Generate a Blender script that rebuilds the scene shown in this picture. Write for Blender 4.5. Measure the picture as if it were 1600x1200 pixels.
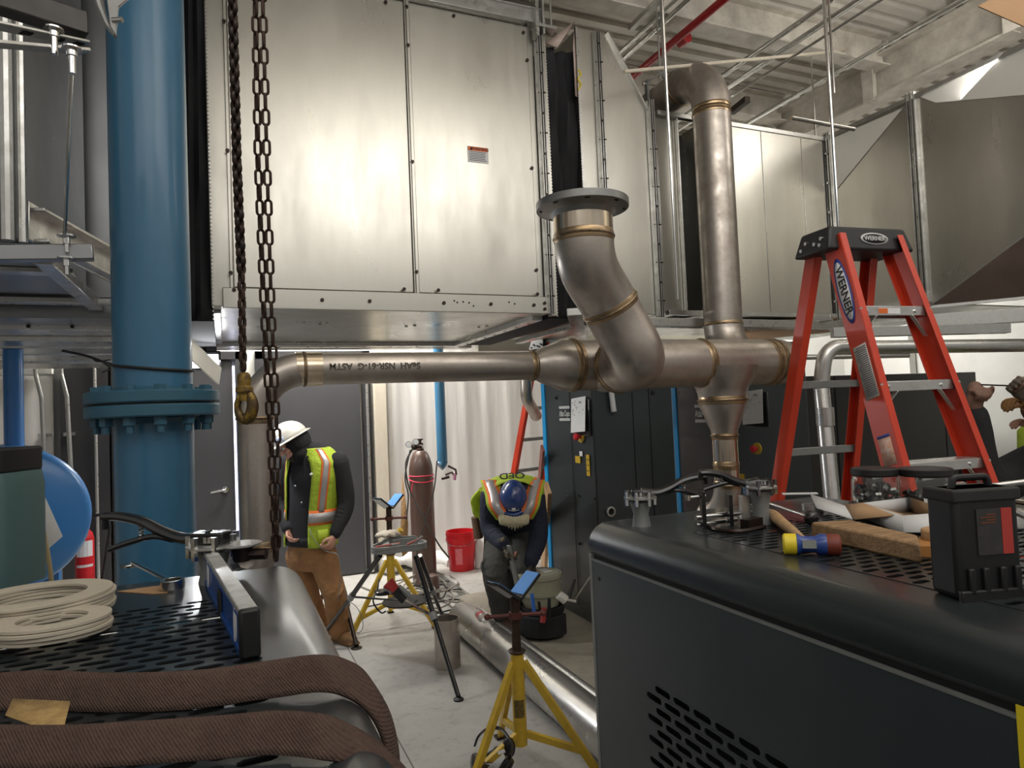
import bpy, bmesh, math, random
from mathutils import Vector, Matrix
random.seed(7)
for o in list(bpy.data.objects): bpy.data.objects.remove(o)
scene = bpy.context.scene
COL = scene.collection
PI = math.pi
# ------------------------------------------------------------------ camera
F = 1055.0; H = 1.66
def _v(px, py): return Vector(((px-800)/F, -(py-600)/F, -1.0))
_Y = _v(350, 660).normalized()
_X = _v(3250, 536).normalized(); _X = (_X - _Y*_X.dot(_Y)).normalized()
_Z = _X.cross(_Y)
R3 = Matrix((_X, _Y, _Z))            # camera axes -> room axes
CAM = Vector((0, 0, H))
cd = bpy.data.cameras.new('camera'); cam = bpy.data.objects.new('camera', cd); COL.objects.link(cam)
cam.matrix_world = Matrix.Translation(CAM) @ R3.to_4x4()
cd.sensor_width = 36.0; cd.lens = F/1600*36.0; cd.clip_start = 0.02; cd.clip_end = 100
scene.camera = cam
scene.view_settings.view_transform = 'Standard'
scene.view_settings.look = 'None'
scene.view_settings.exposure = 0.0
scene.view_settings.gamma = 1.0
scene.view_settings.use_curve_mapping = False
# ------------------------------------------------------------------ world + lamps
wd = bpy.data.worlds.new('world'); scene.world = wd; wd.use_nodes = True
nt = wd.node_tree; bg = nt.nodes['Background']
tc = nt.nodes.new('ShaderNodeTexCoord'); sp = nt.nodes.new('ShaderNodeSeparateXYZ')
nt.links.new(tc.outputs['Generated'], sp.inputs[0])
rp = nt.nodes.new('ShaderNodeValToRGB')
rp.color_ramp.elements[0].position = 0.25; rp.color_ramp.elements[0].color = (0.11, 0.10, 0.09, 1)
rp.color_ramp.elements[1].position = 0.75; rp.color_ramp.elements[1].color = (0.62, 0.60, 0.56, 1)
mp = nt.nodes.new('ShaderNodeMath'); mp.operation = 'MULTIPLY_ADD'; mp.inputs[1].default_value = .5; mp.inputs[2].default_value = .5
nt.links.new(sp.outputs['Z'], mp.inputs[0]); nt.links.new(mp.outputs[0], rp.inputs[0])
nt.links.new(rp.outputs[0], bg.inputs[0]); bg.inputs[1].default_value = 0.80
def area(name, loc, aim, sx, sy, power, col=(1, .96, .9)):
    l = bpy.data.lights.new(name, 'AREA'); l.shape = 'RECTANGLE'; l.size = sx; l.size_y = sy; l.energy = power; l.color = col
    o = bpy.data.objects.new(name, l); COL.objects.link(o); o.location = loc
    o.rotation_euler = (Vector(aim)-Vector(loc)).to_track_quat('-Z', 'Y').to_euler()
    return o
# ceiling strip lamps of the hall (behind / above the viewer and by the back wall), plus added unseen fill lamps
area('hall_lamp', (-0.6, -1.2, 4.6), (0.6, 2.6, 1.5), 4.2, 1.6, 34)
area('hall_lamp', (3.2, 0.0, 4.7), (3.0, 3.6, 2.6), 4.0, 1.6, 52)
area('ceiling_fill', (1.5, 1.0, 4.0), (1.6, 1.4, 5.2), 2.6, .5, 60)  # unseen uplight added to brighten the roof deck
area('ceiling_fill', (5.2, 2.4, 4.2), (4.8, 3.0, 5.2), .6, 1.8, 38)  # second added uplight, by the right duct
area('hall_lamp', (1.2, -.8, 4.95), (1.2, 1.2, 0), 4.0, 2.2, 34)
area('work_light', (-.12, 5.55, 2.12), (.4, 5.0, .9), .25, .12, 26, (.97, .98, 1))
area('aisle_fill', (0.9, 4.9, 2.2), (0.9, 5.0, 0), 1.0, .12, 14)  # unseen lamp added to brighten the worker under the duct
area('rear_lamp', (0.9, 6.75, 3.6), (1.4, 5.6, 0.3), 1.8, .5, 230, (1, .97, .92))
area('rear_lamp', (6.4, 6.2, 3.9), (6.8, 6.6, 0.3), 1.6, .6, 160, (1, .98, .94))
area('rear_lamp', (-1.4, 5.9, 2.9), (-1.0, 6.4, 0.3), 1.0, .35, 75, (.93, .96, 1))
# ------------------------------------------------------------------ helpers
def W(px, py, d): return CAM + R3 @ (_v(px, py)*d)
def AT(px, py, x=None, y=None, z=None):
    r = R3 @ _v(px, py)
    t = x/r.x if x is not None else (y/r.y if y is not None else (z-H)/r.z)
    return CAM + r*t
def V(*a): return Vector(a)
def frame(d, up=Vector((0, 0, 1))):
    d = d.normalized()
    if abs(d.dot(up)) > .99: up = Vector((1, 0, 0)) if abs(d.x) < .9 else Vector((0, 1, 0))
    a = d.cross(up).normalized(); b = a.cross(d).normalized()
    return a, b
class G:
    def __init__(s): s.v = []; s.f = []
    def add(s, vs, fs):
        o = len(s.v); s.v += [Vector(p) for p in vs]; s.f += [tuple(o+i for i in f) for f in fs]; return s
    def box(s, c, sz, rot=None):
        c = Vector(c); h = Vector(sz)/2; P = []
        for k in (-1, 1):
            for j in (-1, 1):
                for i in (-1, 1):
                    q = Vector((i*h.x, j*h.y, k*h.z))
                    P.append(c+(rot @ q if rot else q))
        return s.add(P, [(0, 2, 3, 1), (4, 5, 7, 6), (0, 1, 5, 4), (2, 6, 7, 3), (0, 4, 6, 2), (1, 3, 7, 5)])
    def bb(s, a, b):
        a = Vector(a); b = Vector(b); return s.box((a+b)/2, [abs(b[i]-a[i]) for i in range(3)])
    def bar(s, p, q, w, h, up=Vector((0, 0, 1))):
        p = Vector(p); q = Vector(q); a, b = frame(q-p, up); P = []
        for e in (p, q):
            for i, j in ((-1, -1), (1, -1), (1, 1), (-1, 1)): P.append(e+a*i*w/2+b*j*h/2)
        return s.add(P, [(0, 3, 2, 1), (4, 5, 6, 7), (0, 1, 5, 4), (1, 2, 6, 5), (2, 3, 7, 6), (3, 0, 4, 7)])
    def tube(s, pts, r, n=12, closed=False, caps=True, sq=1.0, upv=None):
        pts = [Vector(p) for p in pts]; m = len(pts)
        rr = r if isinstance(r, (list, tuple)) else [r]*m
        T = []
        for i in range(m):
            if closed: t = pts[(i+1) % m]-pts[i-1]
            else: t = pts[min(i+1, m-1)]-pts[max(i-1, 0)]
            T.append(t.normalized())
        a, b = frame(T[0], upv or Vector((0, 0, 1))); P = []
        for i in range(m):
            if i:
                a = (a-T[i]*a.dot(T[i])).normalized(); b = a.cross(T[i]).normalized()
                b = -b if b.dot(_pb) < 0 else b
            _pb = b
            for k in range(n):
                t = 2*PI*k/n; P.append(pts[i]+a*math.cos(t)*rr[i]+b*math.sin(t)*rr[i]*sq)
        Fs = []
        for i in range(m if closed else m-1):
            j = (i+1) % m
            for k in range(n):
                l = (k+1) % n; Fs.append((i*n+k, j*n+k, j*n+l, i*n+l))
        if caps and not closed:
            Fs.append(tuple(range(n))); Fs.append(tuple((m-1)*n+k for k in reversed(range(n))))
        return s.add(P, Fs)
    def cyl(s, p, q, r, r2=None, n=20): return s.tube([p, q], [r, r if r2 is None else r2], n)
    def lathe(s, o, ax, prof, n=28, closed=False):
        """prof: (height, radius) pairs along ax"""
        o = Vector(o); ax = Vector(ax).normalized(); a, b = frame(ax, Vector((0, 1, 0)) if abs(ax.z) > .9 else Vector((0, 0, 1))); P = []
        for h, r in prof:
            for k in range(n):
                t = 2*PI*k/n; P.append(o+ax*h+(a*math.cos(t)+b*math.sin(t))*max(r, 1e-4))
        m = len(prof); Fs = []
        for i in range(m if closed else m-1):
            j = (i+1) % m
            for k in range(n):
                l = (k+1) % n; Fs.append((i*n+k, j*n+k, j*n+l, i*n+l))
        if not closed: Fs += [tuple(range(n)), tuple((m-1)*n+k for k in reversed(range(n)))]
        return s.add(P, Fs)
    def prism(s, poly, off):
        poly = [Vector(p) for p in poly]; off = Vector(off); n = len(poly)
        return s.add(poly+[p+off for p in poly], [tuple(range(n)), tuple(reversed(range(n, 2*n)))]+[(i, i+n, (i+1) % n+n, (i+1) % n) for i in range(n)])
    def ell(s, c, r, rot=None, nu=18, nv=12):
        c = Vector(c); r = (r, r, r) if not hasattr(r, '__len__') else r; P = []
        for j in range(1, nv):
            ph = PI*j/nv
            for i in range(nu):
                th = 2*PI*i/nu; q = Vector((r[0]*math.sin(ph)*math.cos(th), r[1]*math.sin(ph)*math.sin(th), r[2]*math.cos(ph)))
                P.append(c+(rot @ q if rot else q))
        top = Vector((0, 0, r[2])); P += [c+(rot @ top if rot else top), c-(rot @ top if rot else top)]
        Fs = []
        for j in range(nv-2):
            for i in range(nu):
                k = (i+1) % nu; Fs.append((j*nu+i, (j+1)*nu+i, (j+1)*nu+k, j*nu+k))
        t = (nv-1)*nu
        for i in range(nu):
            k = (i+1) % nu; Fs.append((t, i, k)); Fs.append((t+1, (nv-2)*nu+k, (nv-2)*nu+i))
        return s.add(P, Fs)
    def torus(s, c, ax, R, r, n=32, m=10, sq=1.0):
        c = Vector(c); a, b = frame(Vector(ax))
        return s.tube([c+a*math.cos(2*PI*k/n)*R+b*math.sin(2*PI*k/n)*R for k in range(n)], r, m, closed=True, sq=sq, upv=Vector(ax))
    def hexb(s, p, ax, r=.012, h=.012, shank=0):
        ax = Vector(ax).normalized(); p = Vector(p)
        s.tube([p, p+ax*h], r, 6)
        if shank: s.tube([p+ax*h, p+ax*(h+shank)], r*.55, 8)
        return s
    def slots(s, o, u, w, nu, nw, pu, pw, su, sw, seg=3):
        """perforated sheet: staggered stadium holes; o corner, u/w unit axes, pu/pw pitch, su/sw slot size"""
        o = Vector(o); u = Vector(u); w = Vector(w)
        def cell(x0, y0, L):
            h = sw/2; hl = su/2-h
            inner = []
            for sx, a0 in ((1, -PI/2), (-1, PI/2)):
                for k in range(seg+1):
                    t = a0+PI*k/seg; inner.append((x0+L/2+sx*hl+math.cos(t)*h, y0+pw/2+math.sin(t)*h))
            # inner: right cap bottom->top, left cap top->bottom  (ccw)
            m = len(inner); outer = []
            for (x, y) in inner:
                dx = x-(x0+L/2); dy = y-(y0+pw/2)
                k = 1/max(abs(dx)/(L/2), abs(dy)/(pw/2), 1e-6); outer.append((x0+L/2+dx*k, y0+pw/2+dy*k))
            P = [o+u*x+w*y for x, y in inner]+[o+u*x+w*y for x, y in outer]
            Fs = [(i, m+i, m+(i+1) % m, (i+1) % m) for i in range(m)]
            cs = [(x0+L, y0+pw), (x0, y0+pw), (x0, y0), (x0+L, y0)]
            # corner fills
            for cx, cy in cs:
                best = sorted(range(m), key=lambda i: (outer[i][0]-cx)**2+(outer[i][1]-cy)**2)
                # find consecutive pair on different sides around this corner
                for i in range(m):
                    j = (i+1) % m; a = outer[i]; b = outer[j]
                    onx = lambda q: abs(q[0]-cx) < 1e-6; ony = lambda q: abs(q[1]-cy) < 1e-6
                    if (onx(a) and ony(b) and not ony(a) and not onx(b)) or (ony(a) and onx(b) and not onx(a) and not ony(b)):
                        P.append(o+u*cx+w*cy); Fs.append((m+i, len(P)-1, m+j)); break
            s.add(P, Fs)
        for r in range(nw):
            st = (r % 2)*pu/2
            if st: s.add([o+w*(r*pw), o+u*st+w*(r*pw), o+u*st+w*(r+1)*pw, o+w*(r+1)*pw], [(0, 1, 2, 3)])
            for c in range(nu): cell(st+c*pu, r*pw, pu)
            if not st: s.add([o+u*(nu*pu)+w*(r*pw), o+u*(nu*pu+pu/2)+w*(r*pw), o+u*(nu*pu+pu/2)+w*(r+1)*pw, o+u*(nu*pu)+w*(r+1)*pw], [(0, 1, 2, 3)])
        return s

def arc(c, a, b, R, t0, t1, n=12):
    return [Vector(c)+Vector(a)*R*math.cos(t0+(t1-t0)*k/n)+Vector(b)*R*math.sin(t0+(t1-t0)*k/n) for k in range(n+1)]
def fillet(pts, R, n=8):
    """polyline with rounded corners"""
    pts = [Vector(p) for p in pts]; out = [pts[0]]
    for i in range(1, len(pts)-1):
        p = pts[i]; a = (pts[i-1]-p); b = (pts[i+1]-p); la = a.length; lb = b.length; a.normalize(); b.normalize()
        ang = a.angle(b)
        if ang > PI-.02: out.append(p); continue
        t = R/math.tan(ang/2); t = min(t, la*.49, lb*.49); r = t*math.tan(ang/2)
        bis = (a+b).normalized(); c = p+bis*(r/math.sin(ang/2))
        s0 = (p+a*t-c); s1 = (p+b*t-c); tot = s0.angle(s1); ax = s0.cross(s1).normalized()
        for k in range(n+1): out.append(c+Matrix.Rotation(tot*k/n, 3, ax) @ s0)
    out.append(pts[-1]); return out
def spline(pts, n=8):
    pts = [Vector(p) for p in pts]; out = []
    P = [pts[0]*2-pts[1]]+pts+[pts[-1]*2-pts[-2]]
    for i in range(1, len(P)-2):
        for k in range(n):
            t = k/n; a, b, c, d = P[i-1], P[i], P[i+1], P[i+2]
            out.append(.5*((2*b)+(c-a)*t+(2*a-5*b+4*c-d)*t*t+(3*b-a-3*c+d)*t**3))
    out.append(pts[-1]); return out

NOSPLIT = {'loose_nuts', 'fine_print', 'scribbles', 'label_print', 'vent_grille', 'slotted_top', 'links', 'side_panel', 'beard', 'crimped_edge', 'cabinet_body', 'lock_hole', 'black_fabric', 'pictograms', 'warning_pictograms', 'linkage'}
def clusters(g):
    par = list(range(len(g.v)))
    def fd(i):
        while par[i] != i: par[i] = par[par[i]]; i = par[i]
        return i
    for f in g.f:
        r = fd(f[0])
        for k in f[1:]: par[fd(k)] = r
    comp = {}
    for i in range(len(g.v)): comp.setdefault(fd(i), []).append(i)
    cs = [[v, [min(g.v[i][a] for i in v) for a in range(3)], [max(g.v[i][a] for i in v) for a in range(3)]] for v in comp.values()]
    if len(cs) > 60: return None
    ch = True
    while ch:
        ch = False
        for i in range(len(cs)):
            for j in range(i+1, len(cs)):
                if all(cs[i][1][a]-.002 <= cs[j][2][a] and cs[j][1][a]-.002 <= cs[i][2][a] for a in range(3)):
                    cs[i] = [cs[i][0]+cs[j][0], [min(cs[i][1][a], cs[j][1][a]) for a in range(3)], [max(cs[i][2][a], cs[j][2][a]) for a in range(3)]]; del cs[j]; ch = True; break
            if ch: break
    return cs
def obj(name, g, mat, parent=None, **kw):
    if parent is not None and name not in NOSPLIT and len(g.f) > 1 and len(g.v) < 4000:
        cs = clusters(g)
        if cs and 1 < len(cs) <= 40:
            res = None
            for c in cs:
                idx = {v: k for k, v in enumerate(sorted(c[0]))}; h = G(); h.v = [g.v[v] for v in sorted(c[0])]; h.f = [tuple(idx[i] for i in f) for f in g.f if f[0] in idx]
                o = _obj(name, h, mat, parent, **kw); res = res or o
            return res
    return _obj(name, g, mat, parent, **kw)
def _obj(name, g, mat, parent=None, bev=0, smooth=True, ang=35, segs=2, base=None, solid=0):
    me = bpy.data.meshes.new(name)
    vs = g.v
    if parent is not None:
        inv = world(parent).inverted(); vs = [inv @ p for p in vs]; loc = None
    else:
        if base is None:
            xs = [p.x for p in vs]; ys = [p.y for p in vs]; zs = [p.z for p in vs]
            base = Vector(((min(xs)+max(xs))/2, (min(ys)+max(ys))/2, min(zs)))
        base = Vector(base); vs = [p-base for p in vs]; loc = base
    me.from_pydata([tuple(p) for p in vs], [], g.f); me.validate(); me.update()
    bm = bmesh.new(); bm.from_mesh(me); bmesh.ops.recalc_face_normals(bm, faces=bm.faces); bm.to_mesh(me); bm.free()
    if smooth:
        me.polygons.foreach_set('use_smooth', [True]*len(me.polygons)); me.set_sharp_from_angle(angle=math.radians(ang))
    o = bpy.data.objects.new(name, me); COL.objects.link(o)
    if mat: me.materials.append(mat)
    if parent is not None: o.parent = parent
    else: o.location = loc
    if bev:
        b = o.modifiers.new('bevel', 'BEVEL'); b.width = bev; b.segments = segs; b.limit_method = 'ANGLE'; b.angle_limit = math.radians(30); b.harden_normals = False
    if solid:
        b = o.modifiers.new('solid', 'SOLIDIFY'); b.thickness = solid; b.offset = 0
    return o
def world(o):
    m = o.matrix_basis.copy()
    while o.parent: o = o.parent; m = o.matrix_basis @ m
    return m
def thing(name, label, cat, loc=(0, 0, 0), group=None, rz=0):
    o = bpy.data.objects.new(name, None); COL.objects.link(o); o.location = loc; o.rotation_euler = (0, 0, rz)
    o.empty_display_size = .05
    o['label'] = label; o['category'] = cat
    if group: o['group'] = group
    return o
def tag(o, label, cat, group=None, kind=None):
    o['label'] = label; o['category'] = cat
    if group: o['group'] = group
    if kind: o['kind'] = kind
    return o
def struct(name, g, mat, parent=None, **k):
    o = obj(name, g, mat, parent, **k)
    if parent is None: o['kind'] = 'structure'
    return o
def text(name, body, mat, parent, c, right, up, size, shear=0, ext=.0006, sx=1.0):
    """raised lettering centred at c, reading along right"""
    cu = bpy.data.curves.new(name, 'FONT'); cu.body = body; cu.size = size; cu.align_x = 'CENTER'; cu.align_y = 'CENTER'
    cu.shear = shear; cu.extrude = ext; cu.space_line = .9; cu.offset = size*.018
    o = bpy.data.objects.new(name, cu); COL.objects.link(o)
    dg = bpy.context.evaluated_depsgraph_get(); dg.update()
    me = bpy.data.meshes.new_from_object(o.evaluated_get(dg)); bpy.data.objects.remove(o)
    right = Vector(right).normalized(); up = Vector(up); up = (up-right*up.dot(right)).normalized(); nz = right.cross(up)
    M = Matrix(((right.x*sx, up.x, nz.x, c[0]), (right.y*sx, up.y, nz.y, c[1]), (right.z*sx, up.z, nz.z, c[2]), (0, 0, 0, 1)))
    if parent is not None: M = world(parent).inverted() @ M
    me.transform(M); me.materials.clear(); me.materials.append(mat)
    o = bpy.data.objects.new(name, me); COL.objects.link(o); o.parent = parent
    return o
def copy_tree(o, parent=None):
    c = o.copy(); COL.objects.link(c)
    if parent is not None: c.parent = parent
    for ch in list(o.children): copy_tree(ch, c)
    return c
# ------------------------------------------------------------------ materials
MATS = {}
def mat(name, col, rough=.5, metal=0, noise=0, nscale=8, ncol=None, bump=0, bscale=60, coat=0, spec=.5, rvar=0, stretch=None, trans=0, detail=6, nlow=.35, nhigh=.7, emis=0):
    m = bpy.data.materials.new(name); m.use_nodes = True; t = m.node_tree; b = t.nodes['Principled BSDF']
    c = tuple(col)+(1,)
    b.inputs['Base Color'].default_value = c; b.inputs['Roughness'].default_value = rough; b.inputs['Metallic'].default_value = metal
    b.inputs['Specular IOR Level'].default_value = spec
    if coat: b.inputs['Coat Weight'].default_value = coat; b.inputs['Coat Roughness'].default_value = .12
    if trans: b.inputs['Transmission Weight'].default_value = trans
    if emis: b.inputs['Emission Color'].default_value = c; b.inputs['Emission Strength'].default_value = emis
    if noise or bump or rvar:
        tc = t.nodes.new('ShaderNodeTexCoord'); mpn = t.nodes.new('ShaderNodeMapping'); t.links.new(tc.outputs['Object'], mpn.inputs[0])
        if stretch: mpn.inputs['Scale'].default_value = stretch
    if noise or rvar:
        n = t.nodes.new('ShaderNodeTexNoise'); n.inputs['Scale'].default_value = nscale; n.inputs['Detail'].default_value = detail; n.inputs['Roughness'].default_value = .65
        t.links.new(mpn.outputs[0], n.inputs[0])
        mr = t.nodes.new('ShaderNodeMapRange'); mr.inputs[1].default_value = nlow; mr.inputs[2].default_value = nhigh
        t.links.new(n.outputs[0], mr.inputs[0])
        if noise:
            mx = t.nodes.new('ShaderNodeMix'); mx.data_type = 'RGBA'; mx.inputs[6].default_value = c
            nc = ncol or tuple(x*.6 for x in col); mx.inputs[7].default_value = tuple(nc)+(1,)
            mm = t.nodes.new('ShaderNodeMath'); mm.operation = 'MULTIPLY'; mm.inputs[1].default_value = noise
            t.links.new(mr.outputs[0], mm.inputs[0]); t.links.new(mm.outputs[0], mx.inputs[0]); t.links.new(mx.outputs[2], b.inputs['Base Color'])
        if rvar:
            r2 = t.nodes.new('ShaderNodeMapRange'); r2.inputs[3].default_value = rough-rvar; r2.inputs[4].default_value = rough+rvar
            t.links.new(n.outputs[0], r2.inputs[0]); r2.inputs[1].default_value = nlow; r2.inputs[2].default_value = nhigh; t.links.new(r2.outputs[0], b.inputs['Roughness'])
    if bump:
        n2 = t.nodes.new('ShaderNodeTexNoise'); n2.inputs['Scale'].default_value = bscale; n2.inputs['Detail'].default_value = 4
        t.links.new(mpn.outputs[0], n2.inputs[0])
        bp = t.nodes.new('ShaderNodeBump'); bp.inputs['Strength'].default_value = bump; bp.inputs['Distance'].default_value = .003 if bscale > 30 else .02
        t.links.new(n2.outputs[0], bp.inputs['Height']); t.links.new(bp.outputs[0], b.inputs['Normal'])
    MATS[name] = m; return m
GALV = mat('galvanized', (.60, .585, .53), .33, .92, noise=.75, nscale=2.4, ncol=(.40, .385, .345), rvar=.12, bump=.035, bscale=3, stretch=(1, 1, .3), detail=8, nlow=.25, nhigh=.8)
GALVD = mat('galvanized_frame', (.62, .62, .60), .34, .95, noise=.5, nscale=14, ncol=(.36, .35, .32), rvar=.08)
GALVL = mat('galvanized_dimmed', (.34, .35, .36), .32, .92, noise=.5, nscale=3, ncol=(.22, .22, .23), rvar=.06, bump=.03, bscale=5, detail=3, nlow=.2, nhigh=.85)  # same galvanized metal, dim reflections at the left put into its colour
STEELF = mat('stainless_grey', (.52, .51, .49), .33, .85, noise=.6, nscale=7, ncol=(.38, .37, .35), rvar=.08)
STEEL = mat('stainless', (.52, .475, .43), .40, .85, noise=.85, nscale=7, ncol=(.33, .285, .245), rvar=.12, bump=.12, bscale=90)
STEELC = mat('stainless_clean', (.66, .58, .48), .2, .95, noise=.7, nscale=18, ncol=(.45, .33, .18), stretch=(1, 1, .1))
WELD = mat('weld_bead', (.34, .25, .15), .4, .85, noise=.9, nscale=30, ncol=(.10, .07, .05), bump=.5, bscale=160)
CHROME = mat('chrome', (.75, .75, .74), .16, 1, noise=.4, nscale=40, ncol=(.4, .4, .4))
ALU = mat('aluminium', (.66, .65, .63), .33, .85, noise=.5, nscale=12, ncol=(.42, .41, .40), rvar=.08)
BLUE = mat('blue_pipe_paint', (.045, .165, .29), .36, 0, noise=.5, nscale=5, ncol=(.03, .12, .215), bump=.05, bscale=200, coat=.25, stretch=(1, 1, .5))
BLUEF = mat('blue_flange_paint', (.035, .12, .185), .4, 0, noise=.6, nscale=20, ncol=(.03, .10, .15))
BLUET = mat('blue_tank_paint', (.045, .22, .56), .35, 0, coat=.3, noise=.3, nscale=3, ncol=(.04, .17, .44))
DARK = mat('charcoal_paint', (.040, .050, .056), .33, .15, noise=.35, nscale=3, ncol=(.026, .033, .037), bump=.10, bscale=420, coat=.2, rvar=.06)
DARKT = mat('charcoal_paint_top', (.030, .037, .040), .28, .2, noise=.5, nscale=5, ncol=(.016, .019, .02), bump=.16, bscale=520, coat=.35)
DARKW = mat('charcoal_panel', (.036, .046, .053), .36, .1, noise=.8, nscale=1.6, ncol=(.052, .064, .07), bump=.06, bscale=380, coat=.15)
VOID = mat('dark_interior', (.006, .006, .007), .8)
DOOR = mat('door_paint', (.052, .051, .056), .5, .0, noise=.4, nscale=2, ncol=(.040, .040, .043))
BLACK = mat('black_rubber', (.012, .012, .013), .5)
BLACKG = mat('black_gloss', (.012, .012, .013), .22, 0, coat=.3)
BLACKC = mat('black_cloth', (.014, .014, .016), .9, 0, bump=.4, bscale=40, noise=.5, nscale=14, ncol=(.024, .024, .027))
IRON = mat('black_iron', (.035, .030, .028), .38, .7, noise=.7, nscale=60, ncol=(.05, .022, .012))
IRONR = mat('rusty_iron', (.075, .045, .032), .55, .6, noise=.8, nscale=50, ncol=(.03, .02, .015))
YELL = mat('yellow_paint', (.62, .41, .035), .42, 0, noise=.75, nscale=10, ncol=(.36, .22, .035), nlow=.45, nhigh=.8)
YELB = mat('bright_yellow', (.85, .66, .03), .4)
ORNG = mat('ladder_fibreglass', (.60, .050, .018), .38, 0, noise=.5, nscale=5, ncol=(.44, .03, .012), bump=.1, bscale=120)
RED = mat('red_plastic', (.62, .012, .02), .38, 0, noise=.2, nscale=4)
REDP = mat('red_pipe_paint', (.30, .010, .012), .4)
REDB = mat('red_cap', (.55, .02, .03), .35)
PINK = mat('pink_cord', (.75, .06, .11), .6)
WHITE = mat('white_paint', (.72, .70, .65), .6, 0, noise=.4, nscale=4, ncol=(.58, .55, .50))
BEAMW = mat('beam_primer', (.66, .62, .55), .6, 0, noise=.8, nscale=6, ncol=(.36, .33, .28), bump=.1, bscale=40)
DECK = mat('roof_deck', (.66, .63, .57), .55, 0, noise=.7, nscale=5, ncol=(.52, .49, .44))
WALLM = mat('wall_paint', (.62, .61, .57), .7, 0, noise=.4, nscale=3, ncol=(.50, .49, .46))
PAPER = mat('paper', (.78, .78, .78), .8, 0, noise=.25, nscale=30, ncol=(.6, .6, .63))
SCRIB = mat('ink_grey', (.12, .12, .14), .8)
INK = mat('ink_black', (.02, .02, .02), .7)
LGREY = mat('label_grey', (.55, .56, .56), .5)
SKYB = mat('cyan_stripe', (.0, .30, .68), .4)
TAPEB = mat('blue_tape', (.10, .33, .80), .6)
WOOD = mat('worn_wood', (.42, .26, .13), .7, 0, noise=.9, nscale=7, ncol=(.17, .10, .05), stretch=(1, 6, 6), bump=.3, bscale=30)
WOODL = mat('light_wood', (.55, .36, .18), .5, 0, noise=.8, nscale=6, ncol=(.35, .18, .08), stretch=(5, 5, 1))
WOODP = mat('pale_timber', (.60, .54, .44), .7, 0, noise=.6, nscale=5, ncol=(.48, .42, .33), stretch=(6, 6, 1))
CARD = mat('cardboard', (.42, .26, .14), .85, 0, noise=.4, nscale=9, ncol=(.33, .2, .1))
CREAM = mat('cream_coil', (.56, .50, .40), .6, 0, noise=.8, nscale=10, ncol=(.5, .45, .36))
TEAL = mat('teal_plastic', (.065, .125, .125), .4, 0, noise=.5, nscale=9, ncol=(.075, .14, .14))
STRAP = mat('brown_webbing', (.10, .060, .046), .92, 0, noise=.7, nscale=30, ncol=(.055, .032, .025), bump=.9, bscale=160, stretch=(1, 1, 1))
def strapmat():
    m = STRAP; t = m.node_tree; b = t.nodes['Principled BSDF']; tc = t.nodes.new('ShaderNodeTexCoord'); mp_ = t.nodes.new('ShaderNodeMapping'); mp_.inputs['Rotation'].default_value = (.3, .75, .35)
    t.links.new(tc.outputs['Object'], mp_.inputs[0]); w = t.nodes.new('ShaderNodeTexWave'); w.inputs['Scale'].default_value = 95; w.inputs['Distortion'].default_value = 1.2; w.inputs['Detail'].default_value = 2
    t.links.new(mp_.outputs[0], w.inputs[0]); bp = t.nodes.new('ShaderNodeBump'); bp.inputs['Strength'].default_value = .5; bp.inputs['Distance'].default_value = .002; t.links.new(w.outputs['Fac'], bp.inputs['Height'])
    old = b.inputs['Normal'].links[0].from_socket; t.links.new(old, bp.inputs['Normal']); t.links.new(bp.outputs[0], b.inputs['Normal'])
strapmat()
TAGM = mat('yellowed_tag', (.50, .33, .13), .85, 0, noise=.8, nscale=60, ncol=(.22, .13, .05))
SKIN = mat('skin', (.55, .29, .21), .5, 0, noise=.4, nscale=20, ncol=(.46, .21, .15))
BEARD = mat('dark_beard', (.03, .018, .012), .9, 0, bump=.8, bscale=150)
BLOND = mat('pale_beard', (.60, .55, .38), .9, 0, noise=.7, nscale=40, ncol=(.40, .36, .22), stretch=(6, 6, 1), bump=.8, bscale=80)
HIVIS = mat('hivis_fabric', (.40, .52, .035), .75, 0, bump=.5, bscale=25, noise=.3, nscale=10, ncol=(.32, .5, .03))
TINT = mat('heat_tint', (.42, .29, .15), .32, .85, noise=.9, nscale=25, ncol=(.30, .23, .17))
STRUT = mat('dark_strut', (.055, .052, .050), .42, .6, noise=.6, nscale=20, ncol=(.03, .028, .027))
HIORG = mat('hivis_orange', (.85, .18, .03), .7)
REFL = mat('reflective_tape', (.42, .40, .40), .35, .3)
TAN = mat('tan_canvas', (.33, .165, .065), .85, 0, noise=.6, nscale=9, ncol=(.22, .105, .04), bump=.8, bscale=22)
GREYP = mat('grey_trousers', (.075, .075, .068), .9, 0, noise=.5, nscale=9, ncol=(.05, .05, .046), bump=.8, bscale=22)
NAVY = mat('navy_knit', (.012, .016, .035), .85, 0, bump=.6, bscale=26, noise=.4, nscale=12, ncol=(.02, .025, .05))
HATW = mat('white_hard_hat', (.66, .64, .58), .35, 0, coat=.3, noise=.3, nscale=12, ncol=(.5, .48, .42))
HATB = mat('blue_hard_hat', (.018, .045, .17), .25, 0, coat=.5)
BOOT = mat('brown_leather', (.12, .065, .035), .7, 0, noise=.6, nscale=20, ncol=(.06, .03, .02))
GLOVE = mat('work_glove', (.33, .27, .19), .9, 0, noise=.7, nscale=25, ncol=(.10, .08, .06), bump=.6, bscale=60)
GAS = mat('brown_cylinder_paint', (.105, .062, .048), .38, 0, noise=.5, nscale=8, ncol=(.075, .042, .032), coat=.15)
OLIVE = mat('olive_bucket', (.36, .36, .26), .5, 0, noise=.4, nscale=8, ncol=(.25, .25, .18))
HGREY = mat('grey_casting', (.27, .28, .27), .45, .3, noise=.5, nscale=20, ncol=(.18, .18, .18))
RUBYG = mat('jar_contents', (.30, .30, .29), .25, .9, noise=.8, nscale=60, ncol=(.1, .1, .1))
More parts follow.
